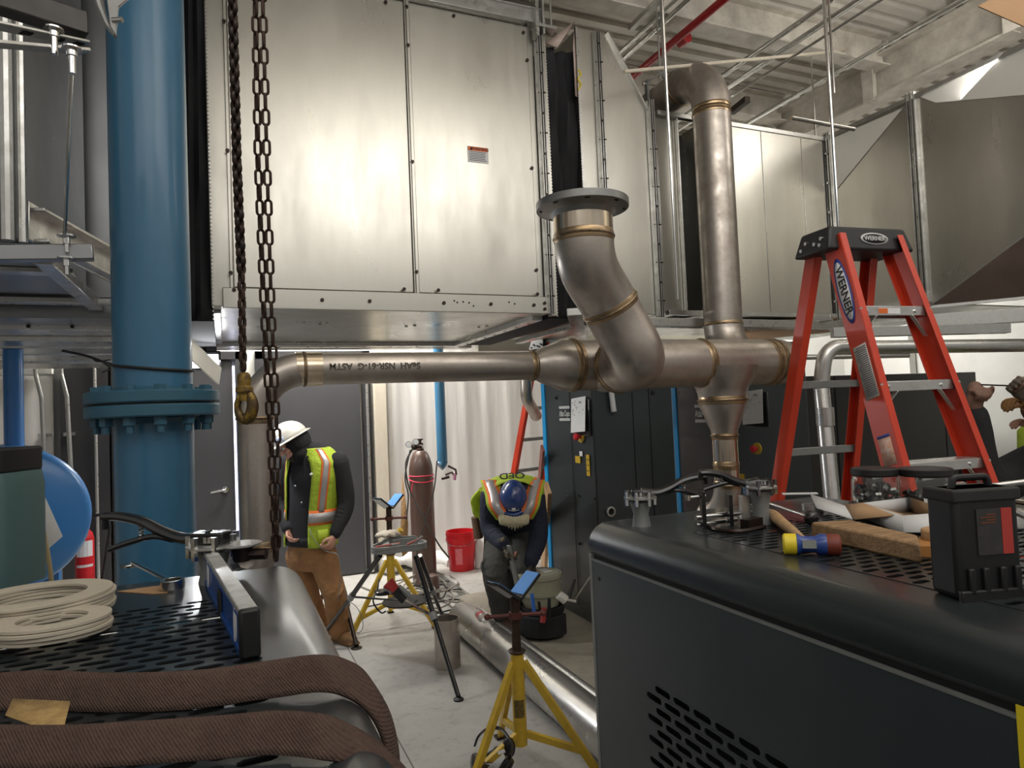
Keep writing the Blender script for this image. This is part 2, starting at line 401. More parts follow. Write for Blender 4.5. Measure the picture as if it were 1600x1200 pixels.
ORGP = mat('orange_label', (.75, .16, .03), .5)
MALB = mat('mallet_blue', (.02, .06, .28), .3, 0, coat=.3)
MALR = mat('mallet_red', (.20, .035, .02), .45)
LVLB = mat('level_blue', (.012, .075, .33), .35, 0, coat=.3)
GLASS = mat('clear_plastic', (.93, .95, .93), .06, trans=1, spec=.4)
def sheetmat():
    m = mat('white_poly_sheet', (.66, .64, .61), .42, 0, noise=.3, nscale=2, ncol=(.55, .53, .50)); t = m.node_tree; b = t.nodes['Principled BSDF']
    tc = t.nodes.new('ShaderNodeTexCoord'); mpn = t.nodes.new('ShaderNodeMapping'); mpn.inputs['Scale'].default_value = (4, 1, .5); mpn.inputs['Rotation'].default_value = (0, .22, 0)
    t.links.new(tc.outputs['Object'], mpn.inputs[0])
    n = t.nodes.new('ShaderNodeTexNoise'); n.inputs['Scale'].default_value = 2.2; n.inputs['Detail'].default_value = 5; t.links.new(mpn.outputs[0], n.inputs[0])
    bp = t.nodes.new('ShaderNodeBump'); bp.inputs['Strength'].default_value = .45; bp.inputs['Distance'].default_value = .02
    t.links.new(n.outputs[0], bp.inputs['Height']); t.links.new(bp.outputs[0], b.inputs['Normal']); return m
SHEET = sheetmat()
def floormat(name, base, dark, joints):
    m = mat(name, base, .55, 0, noise=.9, nscale=1.5, ncol=dark, nlow=.3, nhigh=.75, detail=9); t = m.node_tree; b = t.nodes['Principled BSDF']
    prev = b.inputs['Base Color'].links[0].from_socket
    tc = t.nodes.new('ShaderNodeTexCoord'); n = t.nodes.new('ShaderNodeTexNoise'); n.inputs['Scale'].default_value = 14; n.inputs['Detail'].default_value = 8; n.inputs['Roughness'].default_value = .7
    t.links.new(tc.outputs['Object'], n.inputs[0])
    mr = t.nodes.new('ShaderNodeMapRange'); mr.inputs[1].default_value = .52; mr.inputs[2].default_value = .72; mr.inputs[4].default_value = .5; t.links.new(n.outputs[0], mr.inputs[0])
    mx = t.nodes.new('ShaderNodeMix'); mx.data_type = 'RGBA'; mx.inputs[7].default_value = tuple(x*.45 for x in dark)+(1,)
    t.links.new(mr.outputs[0], mx.inputs[0]); t.links.new(prev, mx.inputs[6]); out = mx.outputs[2]
    t.links.new(out, b.inputs['Base Color'])
    bp = t.nodes.new('ShaderNodeBump'); bp.inputs['Strength'].default_value = .25; bp.inputs['Distance'].default_value = .004; t.links.new(n.outputs[0], bp.inputs['Height']); t.links.new(bp.outputs[0], b.inputs['Normal'])
    return m
CONC = floormat('concrete_floor', (.47, .455, .42), (.32, .305, .275), 1)
CONCP = floormat('concrete_pad', (.34, .31, .25), (.20, .18, .14), 0)
SAWT = mat('joint_filler', (.13, .12, .10), .8)
# ================================================================== setting
X_, Y_, Z_ = V(1, 0, 0), V(0, 1, 0), V(0, 0, 1)
struct('floor', G().bb((-4, -2, -.2), (9, 7.6, 0)), CONC, base=(0, 0, 0), smooth=False)
g = G(); g.bb((.777, -2, -.001), (.783, 7.3, .0015)); g.bb((-4, 5.3, -.001), (1.8, 5.306, .0015))
struct('floor_joint', g, SAWT, smooth=False)
# equipment pads
def rounded_pad(x0, y0, x1, y1, z, r):
    pts = [V(x1, y0, 0), V(x1, y1, 0)]+arc((x0+r, y1-r, 0), X_, Y_, r, PI/2, PI, 6)+[V(x0, y0, 0)]
    return G().prism(pts, (0, 0, z))
struct('floor_pad', rounded_pad(1.78, -1.5, 8.9, 5.56, .105, .10), CONCP, bev=.008)
struct('floor_pad', rounded_pad(1.93, 5.57, 8.9, 7.25, .085, .05), CONC, bev=.008)
struct('wall_back', G().bb((-4, 7.36, 0), (9, 7.6, 5.4)), WALLM, smooth=False)
struct('wall_right', G().bb((8.6, -2, 0), (8.8, 7.4, 5.4)), WALLM, smooth=False)
struct('wall_left', G().bb((-4.2, 2, 0), (-4, 7.4, 5.4)), WALLM, smooth=False)
# ribbed steel roof deck
g = G(); g.bb((-4, -2, 5.16), (9, 7.5, 5.2))
y = -1.9
while y < 7.4:
    g.bb((-4, y, 5.12), (9, y+.09, 5.165)); y += .18
struct('ceiling', g, DECK, smooth=False)
# purlins
def ibeam(p, q, w, h, tw=.012, tf=.016, up=Z_):
    p = V(*p); q = V(*q); g = G(); a, b = frame(q-p)
    g.bar(p, q, tw, h-2*tf); g.bar(p+b*(h/2-tf/2), q+b*(h/2-tf/2), w, tf); g.bar(p-b*(h/2-tf/2), q-b*(h/2-tf/2), w, tf); return g
for k, y in enumerate((1.9, 3.15, 4.45, 5.75, 7.0)):
    o = obj('roof_purlin', ibeam((-3.9, y, 4.96), (5.96, y, 4.96), .16, .30), BEAMW, smooth=False)
    tag(o, ['cream roof purlin nearest the viewer, partly above the steel duct', 'cream roof purlin crossing above the duct, second from the viewer', 'cream roof purlin passing above the pipe elbow',
            'cream roof purlin behind the red sprinkler pipe and above the short duct', 'cream roof purlin against the back wall'][k], 'roof beam', 'purlins under the roof deck', 'structure')
girder = thing('roof_girder', 'heavy cream steel girder with bolt plates running above the right duct', 'roof beam', (6.0, 3, 4.5))
girder['kind'] = 'structure'
gb = obj('beam', ibeam((6.0, -1.5, 4.74), (6.0, 7.3, 4.74), .22, .42, .016, .022), BEAMW, girder, smooth=False)
for y in (3.25, 4.55, 5.85):
    g = G(); g.bar((5.93, y, 4.52), (5.93, y, 5.02), .10, .012, up=Y_); g.bb((5.86, y-.06, 4.52), (5.875, y+.06, 5.0))
    obj('stiffener_plate', g, BEAMW, girder, smooth=False)
g = G()
for dy in (0, .16):
    for dz in (-.1, .0, .1): g.cyl((5.99, 3.0+dy, 4.76+dz), (5.97, 3.0+dy, 4.76+dz), .017, n=10)
obj('bolt_hole', g, VOID, gb)
g = G(); g.bb((5.84, 2.55, 4.1), (6.2, 3.0, 4.50)); obj('beam_seat', g, BEAMW, girder, smooth=False)
col = obj('steel_column', G().bb((6.25, 2.9, .1), (6.45, 3.1, 4.5)), BEAMW, smooth=False); tag(col, 'cream steel column under the roof girder, behind the right duct', 'column', kind='structure')
# panelled far right wall columns
for k, (x, y) in enumerate(((5.9, 7.2), (7.3, 7.2), (8.45, 6.2))):
    tag(obj('wall_post', G().bb((x, y, .1), (x+.12, y+.12, 5.1)), WALLM, smooth=False), ['pale wall post behind the red stepladder, leftmost of the three', 'pale wall post behind the red stepladder, middle of the three', 'pale wall post at the far right beyond the raised hands'][k], 'post', 'wall posts', 'structure')
tag(obj('electrical_trunk', G().bb((6.75, 7.1, 1.6), (6.95, 7.34, 3.2)), HGREY, smooth=False), 'grey vertical cable trunk on the white wall behind the stepladder', 'cable trunk')
# doors in the back wall
def door(n, x0, x1, z1, handle):
    d = thing('door_%d' % n, ['charcoal steel door with lever handle, left', 'wide charcoal steel door leaf behind the hooded worker'][n-1], 'door', (x0, 7.3, 0)); d['kind'] = 'structure'
    leaf = obj('door_leaf', G().bb((x0, 7.27, .015), (x1, 7.32, z1)), DOOR, d, bev=.004)
    if handle: obj('daylight_gap', G().bb((x1+.004, 7.29, .05), (x1+.024, 7.295, z1-.05)), mat('daylight', (.72, .74, 1.0), .5, emis=5), d)
    g = G(); g.bb((x0-.10, 7.22, 0), (x0-.02, 7.36, z1+.09)); g.bb((x1+.03, 7.22, 0), (x1+.11, 7.36, z1+.09)); g.bb((x0-.10, 7.22, z1+.01), (x1+.11, 7.36, z1+.09))
    obj('door_frame', g, mat('door_frame_paint%d' % n, (.03, .03, .032), .4), d, bev=.003)
    if handle:
        hx = x1-.09; g = G(); g.lathe((hx, 7.27, 1.0), (0, -1, 0), [(0, .03), (.012, .03), (.014, .015), (.05, .012)]); g.tube(fillet([(hx, 7.225, 1.0), (hx-.02, 7.215, 1.0), (hx-.13, 7.215, .985)], .02), .011)
        obj('door_handle', g, CHROME, leaf)
    return d
door(1, -.86, .085, 2.27, True)
d2 = door(2, .40, 1.34, 2.27, False)
g = G(); g.cyl((1.40, 7.19, .03), (1.40, 7.19, 2.3), .016); 
for k in range(22): g.hexb((1.40, 7.175, .12+k*.1), (0, -1, 0), .008, .006)
obj('hinge_strip', g, ALU, d2)
g = G(); g.bb((-1.36, 7.22, 0), (-.98, 7.34, 2.4)); struct('door_3', g, mat('side_door_paint', (.035, .034, .036), .4), smooth=False)
g = G(); g.cyl((-1.08, 7.19, .05), (-1.08, 7.19, 2.3), .014)
for k in range(20): g.hexb((-1.08, 7.175, .15+k*.105), (0, -1, 0), .008, .006)
tag(obj('hinge_rail', g, ALU), 'slim bolted metal hinge rail left of the large blue pipe', 'hinge')
tag(obj('timber_stud', G().bb((1.47, 7.16, 0), (1.60, 7.24, 2.42)), WOODP, bev=.004), 'pale timber stud upright beside the charcoal door edge', 'timber')
struct('baseboard_back', G().bb((-4, 7.30, 0), (1.6, 7.36, .04)), HGREY, smooth=False)
# plastic sheeting: gathered on the stud, hanging in folds
def sheet(x0, x1, z0, z1, y, amp, nx=120, nz=30, seed=1):
    rnd = random.Random(seed); ph = [rnd.uniform(0, 6.3) for _ in range(8)]; P = []
    for j in range(nz+1):
        for i in range(nx+1):
            u = i/nx; w = j/nz; x = x0+(x1-x0)*u; z = z0+(z1-z0)*w
            d = math.sin(x*9+ph[0]+w*1.5)*.5+math.sin(x*23+ph[1]-w*3)*.28+math.sin(x*47+ph[2]+w*2.2)*.14
            d *= amp*(1+.8*math.exp(-(x-x0)*2.2))
            if w < .06: d -= .03*(1-w/.06)
            P.append((x, y+d, z))
    Fs = [(j*(nx+1)+i, j*(nx+1)+i+1, (j+1)*(nx+1)+i+1, (j+1)*(nx+1)+i) for j in range(nz) for i in range(nx)]
    return G().add(P, Fs)
t = obj('plastic_sheet', sheet(1.62, 4.9, .06, 2.75, 7.24, .016), SHEET, ang=80, solid=.002); tag(t, 'white plastic sheeting hung in folds across the back wall', 'plastic sheet')
t = obj('plastic_sheet', sheet(-3.4, -1.42, .7, 2.15, 7.26, .018, seed=4), SHEET, ang=80, solid=.002); tag(t, 'creased clear-white plastic sheeting on the wall behind the blue tank', 'plastic sheet')
g = G(); g.add([(1.70, 7.17, .35), (1.745, 7.17, 1.05), (1.79, 7.17, .5), (1.765, 7.17, 0.05), (1.72, 7.17, .05)], [(0, 1, 2, 3, 4)])
tag(obj('exposed_insulation', g, mat('insulation_gap', (.10, .05, .02), .8, noise=.9, nscale=50, ncol=(.30, .17, .05)), solid=.004), 'narrow dark brown slit of insulation showing through the torn sheeting', 'insulation')
tag(obj('purlin_rail', G().bb((-4, 7.12, 2.16), (-1.4, 7.2, 2.24)), WHITE, smooth=False), 'white wall rail above the sheeting at far left', 'rail', kind='structure')
tag(obj('purlin_rail', G().bb((-4, 7.1, 2.42), (-1.4, 7.3, 2.60)), WHITE, smooth=False), 'wide white girt high on the wall at far left', 'rail', kind='structure')
for k, px in enumerate((66, 106)):
    p = AT(px, 700, y=7.05); g = G(); g.tube(fillet([(p.x-.04, 7.05, 2.75), (p.x-.04, 7.05, 2.15), (p.x, 7.05, 1.95), (p.x+.03, 7.05, .9+.1*k)], .08), .018, 10)
    g.bb((p.x-.03, 7.04, 1.6), (p.x+.03, 7.37, 1.63))
    if k: g.bb((p.x-.03, 7.0, .55), (p.x+.11, 7.1, .9)); g.bb((p.x-.02, 6.99, 1.02), (p.x+.1, 7.06, 1.1))
    tag(obj('conduit', g, GALVD), ['thin vertical metal conduit on the wall, just right of the slim blue pipe', 'vertical metal conduit ending in a grey switch box behind the blue tank'][k], 'conduit', 'wall conduits at the left')

# ================================================================== ducts
Y0 = 4.1; ZB = 2.312; ZT = 4.31
def bolts(g, pts, ax=(0, -1, 0), r=.012, h=.009):
    for p in pts: g.hexb(p, ax, r, h)
    return g
main = thing('supply_duct', 'very large galvanized duct with riveted bottom rail filling the upper left', 'duct', (1.0, Y0, ZB))
xl, xr = -.05, 2.03
obj('duct_body', G().bb((xl, Y0+.012, ZB), (xr, 6.05, ZT)), GALV, main, bev=.006)
SEAM = AT(640, 200, y=Y0).x
obj('side_panel', G().bb((xl+.12, Y0, ZB+.11), (SEAM-.012, Y0+.02, ZT-.02)), GALV, main, bev=.004)
obj('side_panel', G().bb((SEAM+.022, Y0, ZB+.11), (xr-.05, Y0+.02, ZT-.02)), GALV, main, bev=.004)
g = G(); g.bb((SEAM-.012, Y0-.014, ZB+.10), (SEAM+.022, Y0+.02, ZT)); g.bb((SEAM-.004, Y0-.022, ZB+.10), (SEAM+.002, Y0, ZT)); g.bb((xl+.10, Y0-.012, ZB+.1), (xl+.118, Y0+.01, ZT))
obj('standing_seam', g, GALV, main, bev=.003)
g = G(); g.bb((xl+.06, Y0-.022, ZB-.01), (xr+.01, Y0, ZB+.105)); g.bb((xl+.06, Y0-.022, ZB-.012), (xr+.01, Y0+.14, ZB-.002))
obj('bottom_rail', g, GALV, main, bev=.004)
g = G(); g.bb((xl+.04, Y0-.05, ZT-.01), (xr+.03, Y0, ZT+.08)); g.bb((xl, Y0-.07, ZT+.075), (xr+.03, Y0+.08, ZT+.085)); obj('top_rail', g, GALVD, main, bev=.003)
g = G(); pts = []
for x in (.12, .55, .83, SEAM-.08, SEAM+.14, 1.3, 1.62, 1.93): pts.append((x, Y0-.022, ZB+.045 if x not in (SEAM-.08, SEAM+.14) else ZB+.125))
for z in (2.5, 3.2, 3.95, 4.2): pts += [(SEAM+.005, Y0-.014, z+.05), (xl+.105, Y0-.012, z), (xr-.06, Y0-.002, z+.1)]
pts += [(xl+.12, Y0-.02, ZB+.09), (xr-.07, Y0-.02, ZB+.12), (xr-.02, Y0-.022, ZB+.06), (xr-.02, Y0-.022, ZB+.02), (1.0, Y0-.002, ZT-.05), (1.45, Y0-.002, ZT-.05), (1.95, Y0-.002, ZT-.07)]
obj('hex_bolt', bolts(g, pts), IRON, main)
g = G()
for x, z in ((1.37, .06), (1.39, .05), (1.43, .055), (1.47, .05), (1.75, .06), (1.79, .05), (1.5, .03)): g.cyl((x, Y0-.0235, ZB+z), (x, Y0-.022, ZB+z), .006, n=8)
obj('punched_hole', g, VOID, main)
# underside frame
uy = 6.05; g = G()
g.bb((xl, uy-.11, ZB-.035), (xr, uy-.0, ZB)); g.bb((xr-.06, Y0+.1, ZB-.04), (xr+.02, uy, ZB)); g.bb((xl, Y0+.14, ZB-.02), (xl+.05, uy, ZB))
obj('underside_frame', g, GALVD, main, bev=.003)
g = G()
for k in range(9): g.hexb((.2+k*.24, uy-.05, ZB-.035), (0, 0, -1), .011, .008)
for k in range(8): g.hexb((xr-.02, Y0+.25+k*.22, ZB-.04), (0, 0, -1), .011, .008)
for x, y in ((.62, 4.75), (.66, 4.7), (1.25, 4.85), (1.3, 4.8), (1.82, 4.85), (1.86, 4.78)): g.hexb((x, y, ZB), (0, 0, -1), .012, .012)
obj('underside_bolt', g, CHROME, main)
def corner_strip(parent, x, y, z0, z1, w=.05, dirx=1):
    g = G(); g.bb((x, y-.045, z0), (x+.006, y, z1)); g.bb((x+.014, y-.05, z0), (x+.02, y, z1)); g.bb((x+.03, y-.05, z0), (x+.036, y, z1)); g.bb((x-.01, y-.012, z0), (x+w, y-.002, z1)); g.bb((x+w-.004, y-.03, z0), (x+w, y, z1))
    o = obj('flange_strip', g, GALVD, parent, bev=.0015)
    g = G(); n = int((z1-z0)/.28)
    for k in range(n): g.tube([(x-.004, y-.03, z0+.12+k*.28), (x+.042, y-.055, z0+.115+k*.28)], .0045, 6); g.hexb((x+.018, y-.05, z0+.25+k*.28), (0, -1, 0), .008, .006)
    obj('clip', g, IRON, o); return o
corner_strip(main, xr+.005, Y0, ZB-.01, ZT+.05)
g = G(); g.bb((xr-.02, Y0-.09, ZT-.12), (xr+.0, Y0-.02, ZT+.22)); g.bb((xr+.03, Y0-.09, ZT-.1), (xr+.045, Y0-.02, ZT+.2)); g.cyl((xr+.01, Y0-.06, ZT-.05), (xr+.01, Y0-.06, ZT+.7), .008, n=8); g.cyl((xr+.12, Y0-.04, ZT-.05), (xr+.12, Y0-.04, ZT+.7), .008, n=8); g.bb((xr-.03, Y0-.1, ZT-.06), (xr+.13, Y0-.02, ZT-.04))
obj('corner_bracket', g, GALVD, main)
# warning label
p = AT(747, 242, y=Y0-.002); lw = thing('warning_label', 'small white label with orange warning header stuck on the big duct', 'label', p)
lsh = obj('label_sheet', G().box(p, (.145, .003, .105)), PAPER, lw)
obj('header', G().box(p+V(0, -.002, .037), (.138, .002, .027)), ORGP, lsh)
text('lettering', 'WARNING', INK, lsh, p+V(.012, -.0035, .037), X_, Z_, .026)
g = G(); g.add([p+V(-.058, -.0038, .028), p+V(-.036, -.0038, .028), p+V(-.047, -.0038, .048)], [(0, 1, 2)]); obj('triangle', g, INK, lsh, solid=.0005)
g = G()
rr = random.Random(3)
for k in range(6): g.bb(p+V(-.062, -.0025, .014-k*.011), p+V(.06-rr.random()*.02, -.0018, .018-k*.011))
obj('fine_print', g, SCRIB, lsh)
# black flexible connectors
def bellows(name, label, x0, x1, z0, z1, y, n, par_edges=True, skew=0):
    t = thing(name, label, 'duct connector', ((x0+x1)/2, y, z0)); P = []; m = 24
    for j in range(m+1):
        z = z0+(z1-z0)*j/m
        for i in range(n+1):
            u = i/n; P.append((x0+(x1-x0)*u+skew*(j/m-.5)*math.sin(u*PI), y+.05+(.035 if i % 2 else -.02)*math.sin(u*PI)+.02*math.sin(j*.7+i), z))
    obj('black_fabric', G().add(P, [(j*(n+1)+i, j*(n+1)+i+1, (j+1)*(n+1)+i+1, (j+1)*(n+1)+i) for j in range(m) for i in range(n)]), BLACKC, t, ang=60, solid=.004)
    obj('return_side', G().bb((x0, y+.10, z0), (x1, 6.0, z1)), BLACKC, t, smooth=False)
    g = G()
    for e in (x0, x1):
        k = z0
        while k < z1:
            g.box((e, y-.004, k), (.007, .006, .009)); k += .022
    obj('crimped_edge', g, GALVD, t, smooth=False); return t
bellows('flexible_connector', 'black pleated fabric connector on the duct, just right of the large blue pipe', -.345, -.04, 2.24, 4.6, Y0, 12, skew=.05)
t = bellows('flexible_connector', 'black fabric connector between duct sections, above the flange, with a yellow chalk mark', 2.115, 2.36, 2.29, 4.20, Y0, 6)
bfab = [c for c in t.children if c.name.startswith('black_fabric')][0]
g = G(); p = AT(905, 128, y=Y0-.01); g.tube(spline([p+V(0, 0, .09), p+V(.015, 0, .05), p+V(-.01, 0, .02), p+V(.012, 0, -.02), p+V(-.012, 0, -.06)], 6), .009, 6, sq=.5); obj('chalk_mark', g, YELB, bfab)
g = G(); g.add([(2.12, Y0, 4.20), (2.20, Y0-.02, 4.17), (2.36, Y0, 4.40), (2.36, Y0, 3.85), (2.33, Y0-.012, 3.85), (2.33, Y0-.012, 4.2)], [(0, 1, 2), (2, 3, 4, 5)]); obj('liner', g, mat('pinkish_liner', (.40, .31, .27), .5), t, solid=.003)
tag(obj('duct_edge_strip', G().bb((2.07, Y0-.012, ZB-.02), (2.112, Y0+.05, 4.24)), GALV), 'flat galvanized strip edging the black connector above the flange', 'duct strip')
# transition + short duct
tr = thing('transition_duct', 'galvanized tapering duct section whose top edge slopes down to the right', 'duct', (2.7, Y0, ZB))
obj('duct_body', G().prism([(2.375, Y0, ZB), (2.93, Y0, ZB), (2.93, Y0, 3.83), (2.62, Y0, 4.36), (2.375, Y0, 4.36)], (0, 1.6, 0)), GALV, tr, bev=.004)
obj('edge_angle', G().bar((2.62, Y0-.01, 4.36), (2.93, Y0-.01, 3.83), .012, .03, up=Y_), GALVD, tr)
corner_strip(tr, 2.50, Y0-.002, ZB, 4.34); corner_strip(tr, 2.93, Y0-.002, ZB-.02, 3.9)
g = G(); g.bb((2.36, Y0-.006, ZB), (2.38, Y0+.01, 4.36)); obj('crimped_edge', g, GALVD, tr)
sd = thing('short_duct', 'galvanized duct section behind the tall grey riser pipe', 'duct', (3.9, Y0, ZB))
obj('duct_body', G().bb((3.03, Y0+.03, ZB+.02), (3.20, 5.6, 3.83)), GALV, sd, bev=.004)
obj('duct_body', G().bb((3.46, Y0, ZB+.03), (4.70, 5.6, 3.83)), GALV, sd, bev=.004)
obj('recess_panel', G().bb((3.20, Y0+.35, ZB+.03), (3.46, 5.6, 3.83)), DARK, sd)  # charcoal colour stands in for the shade deep in the gap
g = G(); g.bb((3.03, Y0-.01, 3.815), (4.75, Y0+.03, 3.85)); g.bb((3.03, Y0-.02, ZB), (4.72, Y0+.03, ZB+.035)); g.bb((3.2, Y0, ZB-.0), (3.215, Y0+.05, 3.83))
for x in (4.02, 4.45): g.bb((x, Y0-.004, ZB+.02), (x+.006, Y0, 3.83))
obj('edge_trim', g, GALVD, sd, bev=.002)
# right duct coming toward the viewer
rd = thing('return_duct', 'large galvanized duct at the upper right coming toward the viewer, lower corner slanted', 'duct', (5.2, 2.5, 2.3)); XR = 4.75
poly = [(XR, 4.1, ZB), (XR, 3.29, 2.29), (XR, 1.9, 3.03), (XR, 0.0, 3.03), (XR, 0, 3.83), (XR, 4.1, 3.83)]
g = G(); g.add([V(*p) for p in poly], [(0, 1, 2, 5), (2, 3, 4, 5)]); g.bb((XR+.004, 0.0, 3.82), (5.9, 4.1, 3.83)); g.bb((XR+.004, 3.3, ZB-.01), (5.9, 5.6, ZB))
g.add([(XR, 4.1, ZB), (XR, 5.6, ZB), (XR, 5.6, 3.83), (XR, 4.1, 3.83), (5.9, 5.6, ZB), (5.9, 5.6, 3.83)], [(0, 1, 2, 3), (1, 4, 5, 2)])
obj('duct_side', g, GALV, rd, smooth=False)
g = G(); g.add([(XR, 3.29, 2.29), (XR, 1.9, 3.03), (XR, 0, 3.03), (5.75, 0.2, 2.30), (5.75, 1.9, 2.30), (5.05, 2.9, 2.27)], [(0, 1, 5), (1, 4, 5), (1, 2, 3, 4)])
obj('slanted_panel', g, mat('red_reflection_metal', (.40, .33, .31), .38, .85, noise=.5, nscale=4, ncol=(.25, .18, .17)), rd, smooth=False, solid=.004)  # red that the facet reflects is put into the metal's colour
g = G(); g.bar((XR, 3.31, 2.285), (5.75, 1.9, 2.285), .03, .03); g.bar((XR-.012, 0.0, 3.84), (XR-.012, 4.12, 3.84), .03, .03); g.bar((XR-.004, 3.29, 2.29), (XR-.004, 1.9, 3.03), .01, .012)
obj('edge_trim', g, GALVD, rd)
for y0, w in ((4.06, .045), (3.30, .05)):
    g = G()
    for k in range(4): g.bb((XR-.03-.008*(k % 2), y0+k*w/3-.005, ZB-.02+(.03 if y0 < 4 else 0)), (XR, y0+k*w/3+.004, 3.88))
    g.bb((XR-.012, y0-.02, ZB), (XR, y0+w+.02, 3.85))
    obj('flange_strip', g, GALVD, rd, bev=.001)
    g = G()
    for k in range(6): g.hexb((XR-.04, y0+.02, 2.45+k*.25), (-1, 0, 0), .009, .008)
    obj('flange_bolt', g, CHROME, rd)
obj('crease', G().bar((XR-.003, 4.05, 3.37), (XR-.003, 3.37, 3.82), .004, .006, up=X_), GALVD, rd)
obj('painted_reflection', G().add([(XR-.006, 3.27, 3.83), (XR-.006, 3.15, 3.73), (XR-.006, 2.5, 3.50), (XR-.006, 1.2, 3.05), (XR-.006, 1.2, 3.83)], [(0, 1, 2, 3, 4)]), mat('reflection_bright', (.80, .79, .74), .5, .25, noise=.4, nscale=4, ncol=(.7, .69, .64)), rd, smooth=False, solid=.003)  # bright reflection on the duct side, drawn as a pale panel
obj('painted_reflection', G().add([(XR-.006, 4.05, 3.37), (XR-.006, 3.40, 3.80), (XR-.006, 4.05, 3.82)], [(0, 1, 2)]), MATS['reflection_bright'], rd, smooth=False, solid=.003)  # second reflection painted as a pale triangle
# frames beneath the right ducts
g = G(); g.bb((2.5, 3.9, 2.20), (4.9, 4.0, 2.26)); g.bb((2.45, 4.0, 2.26), (2.52, 5.6, 2.30))
ob = obj('support_angle', g, GALVD, bev=.003); tag(ob, 'galvanized support angle under the short duct, behind the header pipe', 'bracket')
g = G(); g.bar((2.14, 3.9, 2.29), (3.5, 6.2, 2.25), .1, .05); ob = obj('duct_rail', g, GALVD, bev=.003); tag(ob, 'long bolted rail running back under the ducts from the S-shaped elbow', 'bracket')
wp = AT(1200, 505, z=2.29)
for k, (a, b, m_, l, c) in enumerate((((1170, 512), (1300, 497), ALU, 'bright bolted strut crossing below the short duct, left of the stepladder', 'strut'), ((1165, 528), (1330, 505), CARD, 'brown panel reflected beneath the short duct', 'panel'))):
    if k: 
        g = G().add([AT(1150, 505, z=2.30), AT(1300, 495, z=2.30), AT(1330, 515, z=2.30), AT(1165, 532, z=2.30)], [(0, 1, 2, 3)]); tag(obj('underside_reflection', g, CARD, solid=.01), 'tan reflection painted under the short duct near the header end', 'board')  # brown reflection in the duct underside, drawn as a coloured sheet
    else: tag(obj('strut_channel', G().bar(AT(*a, z=2.27), AT(*b, z=2.27), .06, .04), m_, bev=.003), l, c)
# strut rails and tubes under the right duct
def rail(label, a, b, r, m=GALVD, cat='conduit', sq=False, name='conduit_run'):
    g = G()
    if sq: g.bar(a, b, r*2, r*2)
    else: g.cyl(a, b, r, n=14)
    return tag(obj(name, g, m, bev=.002 if sq else 0), label, cat)
o = rail('wide bolted white rail under the right duct, above two conduits', W(1452, 502, 4.6), W(1640, 490, 4.3), .045, sq=True, cat='strut', name='bolted_rail')
rail('square strut under the right duct ending in a bolt, behind the stepladder', W(1300, 520, 4.2), W(1575, 513, 4.1), .03, sq=True, cat='strut', name='strut_channel')
rail('horizontal round conduit with a coupling behind the stepladder', W(1325, 543, 4.0), W(1720, 538, 4.0), .040, GALVD)
rail('thin dark pipe below the square strut behind the stepladder', W(1175, 560, 5.2), W(1420, 555, 5.2), .02, GALVD)
g = G(); pc_ = W(1302, 800, 3.62); pts = fillet([V(pc_.x+.05, pc_.y-.03, .0), pc_, W(1283, 600, 3.8), W(1290, 543, 3.8), W(1330, 541, 3.85)], .2, 10); g.tube(pts, .042, 16)
p = W(1290, 665, 3.73); g.cyl(p, p+V(0, 0, .1), .047)
tag(obj('bent_conduit', g, ALU), 'thick aluminium conduit bent over like a walking stick behind the stepladder', 'conduit')
# far section of duct seen below the big duct
g = G(); g.bb((-2.5, 6.35, 2.30), (2.3, 6.5, 2.75)); tag(obj('rear_duct', g, GALV, bev=.004), 'bright galvanized duct end beyond the big duct, above the horizontal pipe', 'duct')
g = G(); g.bb((2.35, 6.3, 2.26), (5.2, 6.4, 2.6)); tag(obj('rear_duct', g, GALV, bev=.004), 'galvanized duct piece beyond the header pipe, above the tall charcoal cabinets', 'duct')
# left ducts
ld = thing('dark_duct', 'dark galvanized duct directly behind the top of the large blue pipe', 'duct', (-1.2, Y0, ZB))
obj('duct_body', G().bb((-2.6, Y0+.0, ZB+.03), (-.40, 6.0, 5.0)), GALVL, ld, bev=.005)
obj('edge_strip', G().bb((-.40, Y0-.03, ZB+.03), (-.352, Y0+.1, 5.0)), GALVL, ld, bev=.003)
g = G(); g.box((-.30, Y0-.02, 2.22), (.24, .05, .2), Matrix.Rotation(.25, 3, 'Y')); g.box((-.37, Y0-.03, 2.12), (.05, .04, .22), Matrix.Rotation(-.5, 3, 'Y')); obj('bent_skirt', g, GALVL, ld, bev=.004)
pl = thing('plenum_box', 'galvanized plenum with bolted access frame at the far left edge', 'duct', (-1.3, 2.8, ZB))
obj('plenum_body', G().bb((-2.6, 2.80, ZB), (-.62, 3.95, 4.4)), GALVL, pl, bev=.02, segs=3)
g = G(); g.bb((-.95, 2.765, ZB+.10), (-.86, 2.80, 3.55)); g.bb((-2.4, 2.765, ZB+.04), (-.86, 2.80, ZB+.13)); obj('access_frame', g, GALVD, pl, bev=.004)
g = G(); g.tube([(-1.0, 2.75, ZB+.16), (-1.0, 2.75, 3.55)], .028, 12, sq=.5); obj('gasket_roll', g, ALU, pl)
g = G(); g.bb((-.99, 2.755, ZB+.02), (-.82, 2.77, ZB+.17)); g.bb((-1.2, 2.745, 3.32), (-.83, 2.77, 3.50)); obj('corner_plate', g, HGREY, pl, bev=.01)
g = G(); bolts(g, [(-.86-.03, 2.765, 2.62+k*.24) for k in range(4)], r=.012); bolts(g, [(-.9, 2.755, ZB+.07), (-1.0, 2.745, 3.42)], r=.026, h=.02); obj('hex_bolt', g, CHROME, pl)
g = G(); g.tube([(-.665, 2.77, ZB), (-.665, 2.77, 4.4)], .022, 10); g.tube([(-.625, 2.79, ZB), (-.625, 2.79, 4.4)], .014, 8); obj('corner_seam', g, GALVD, pl)
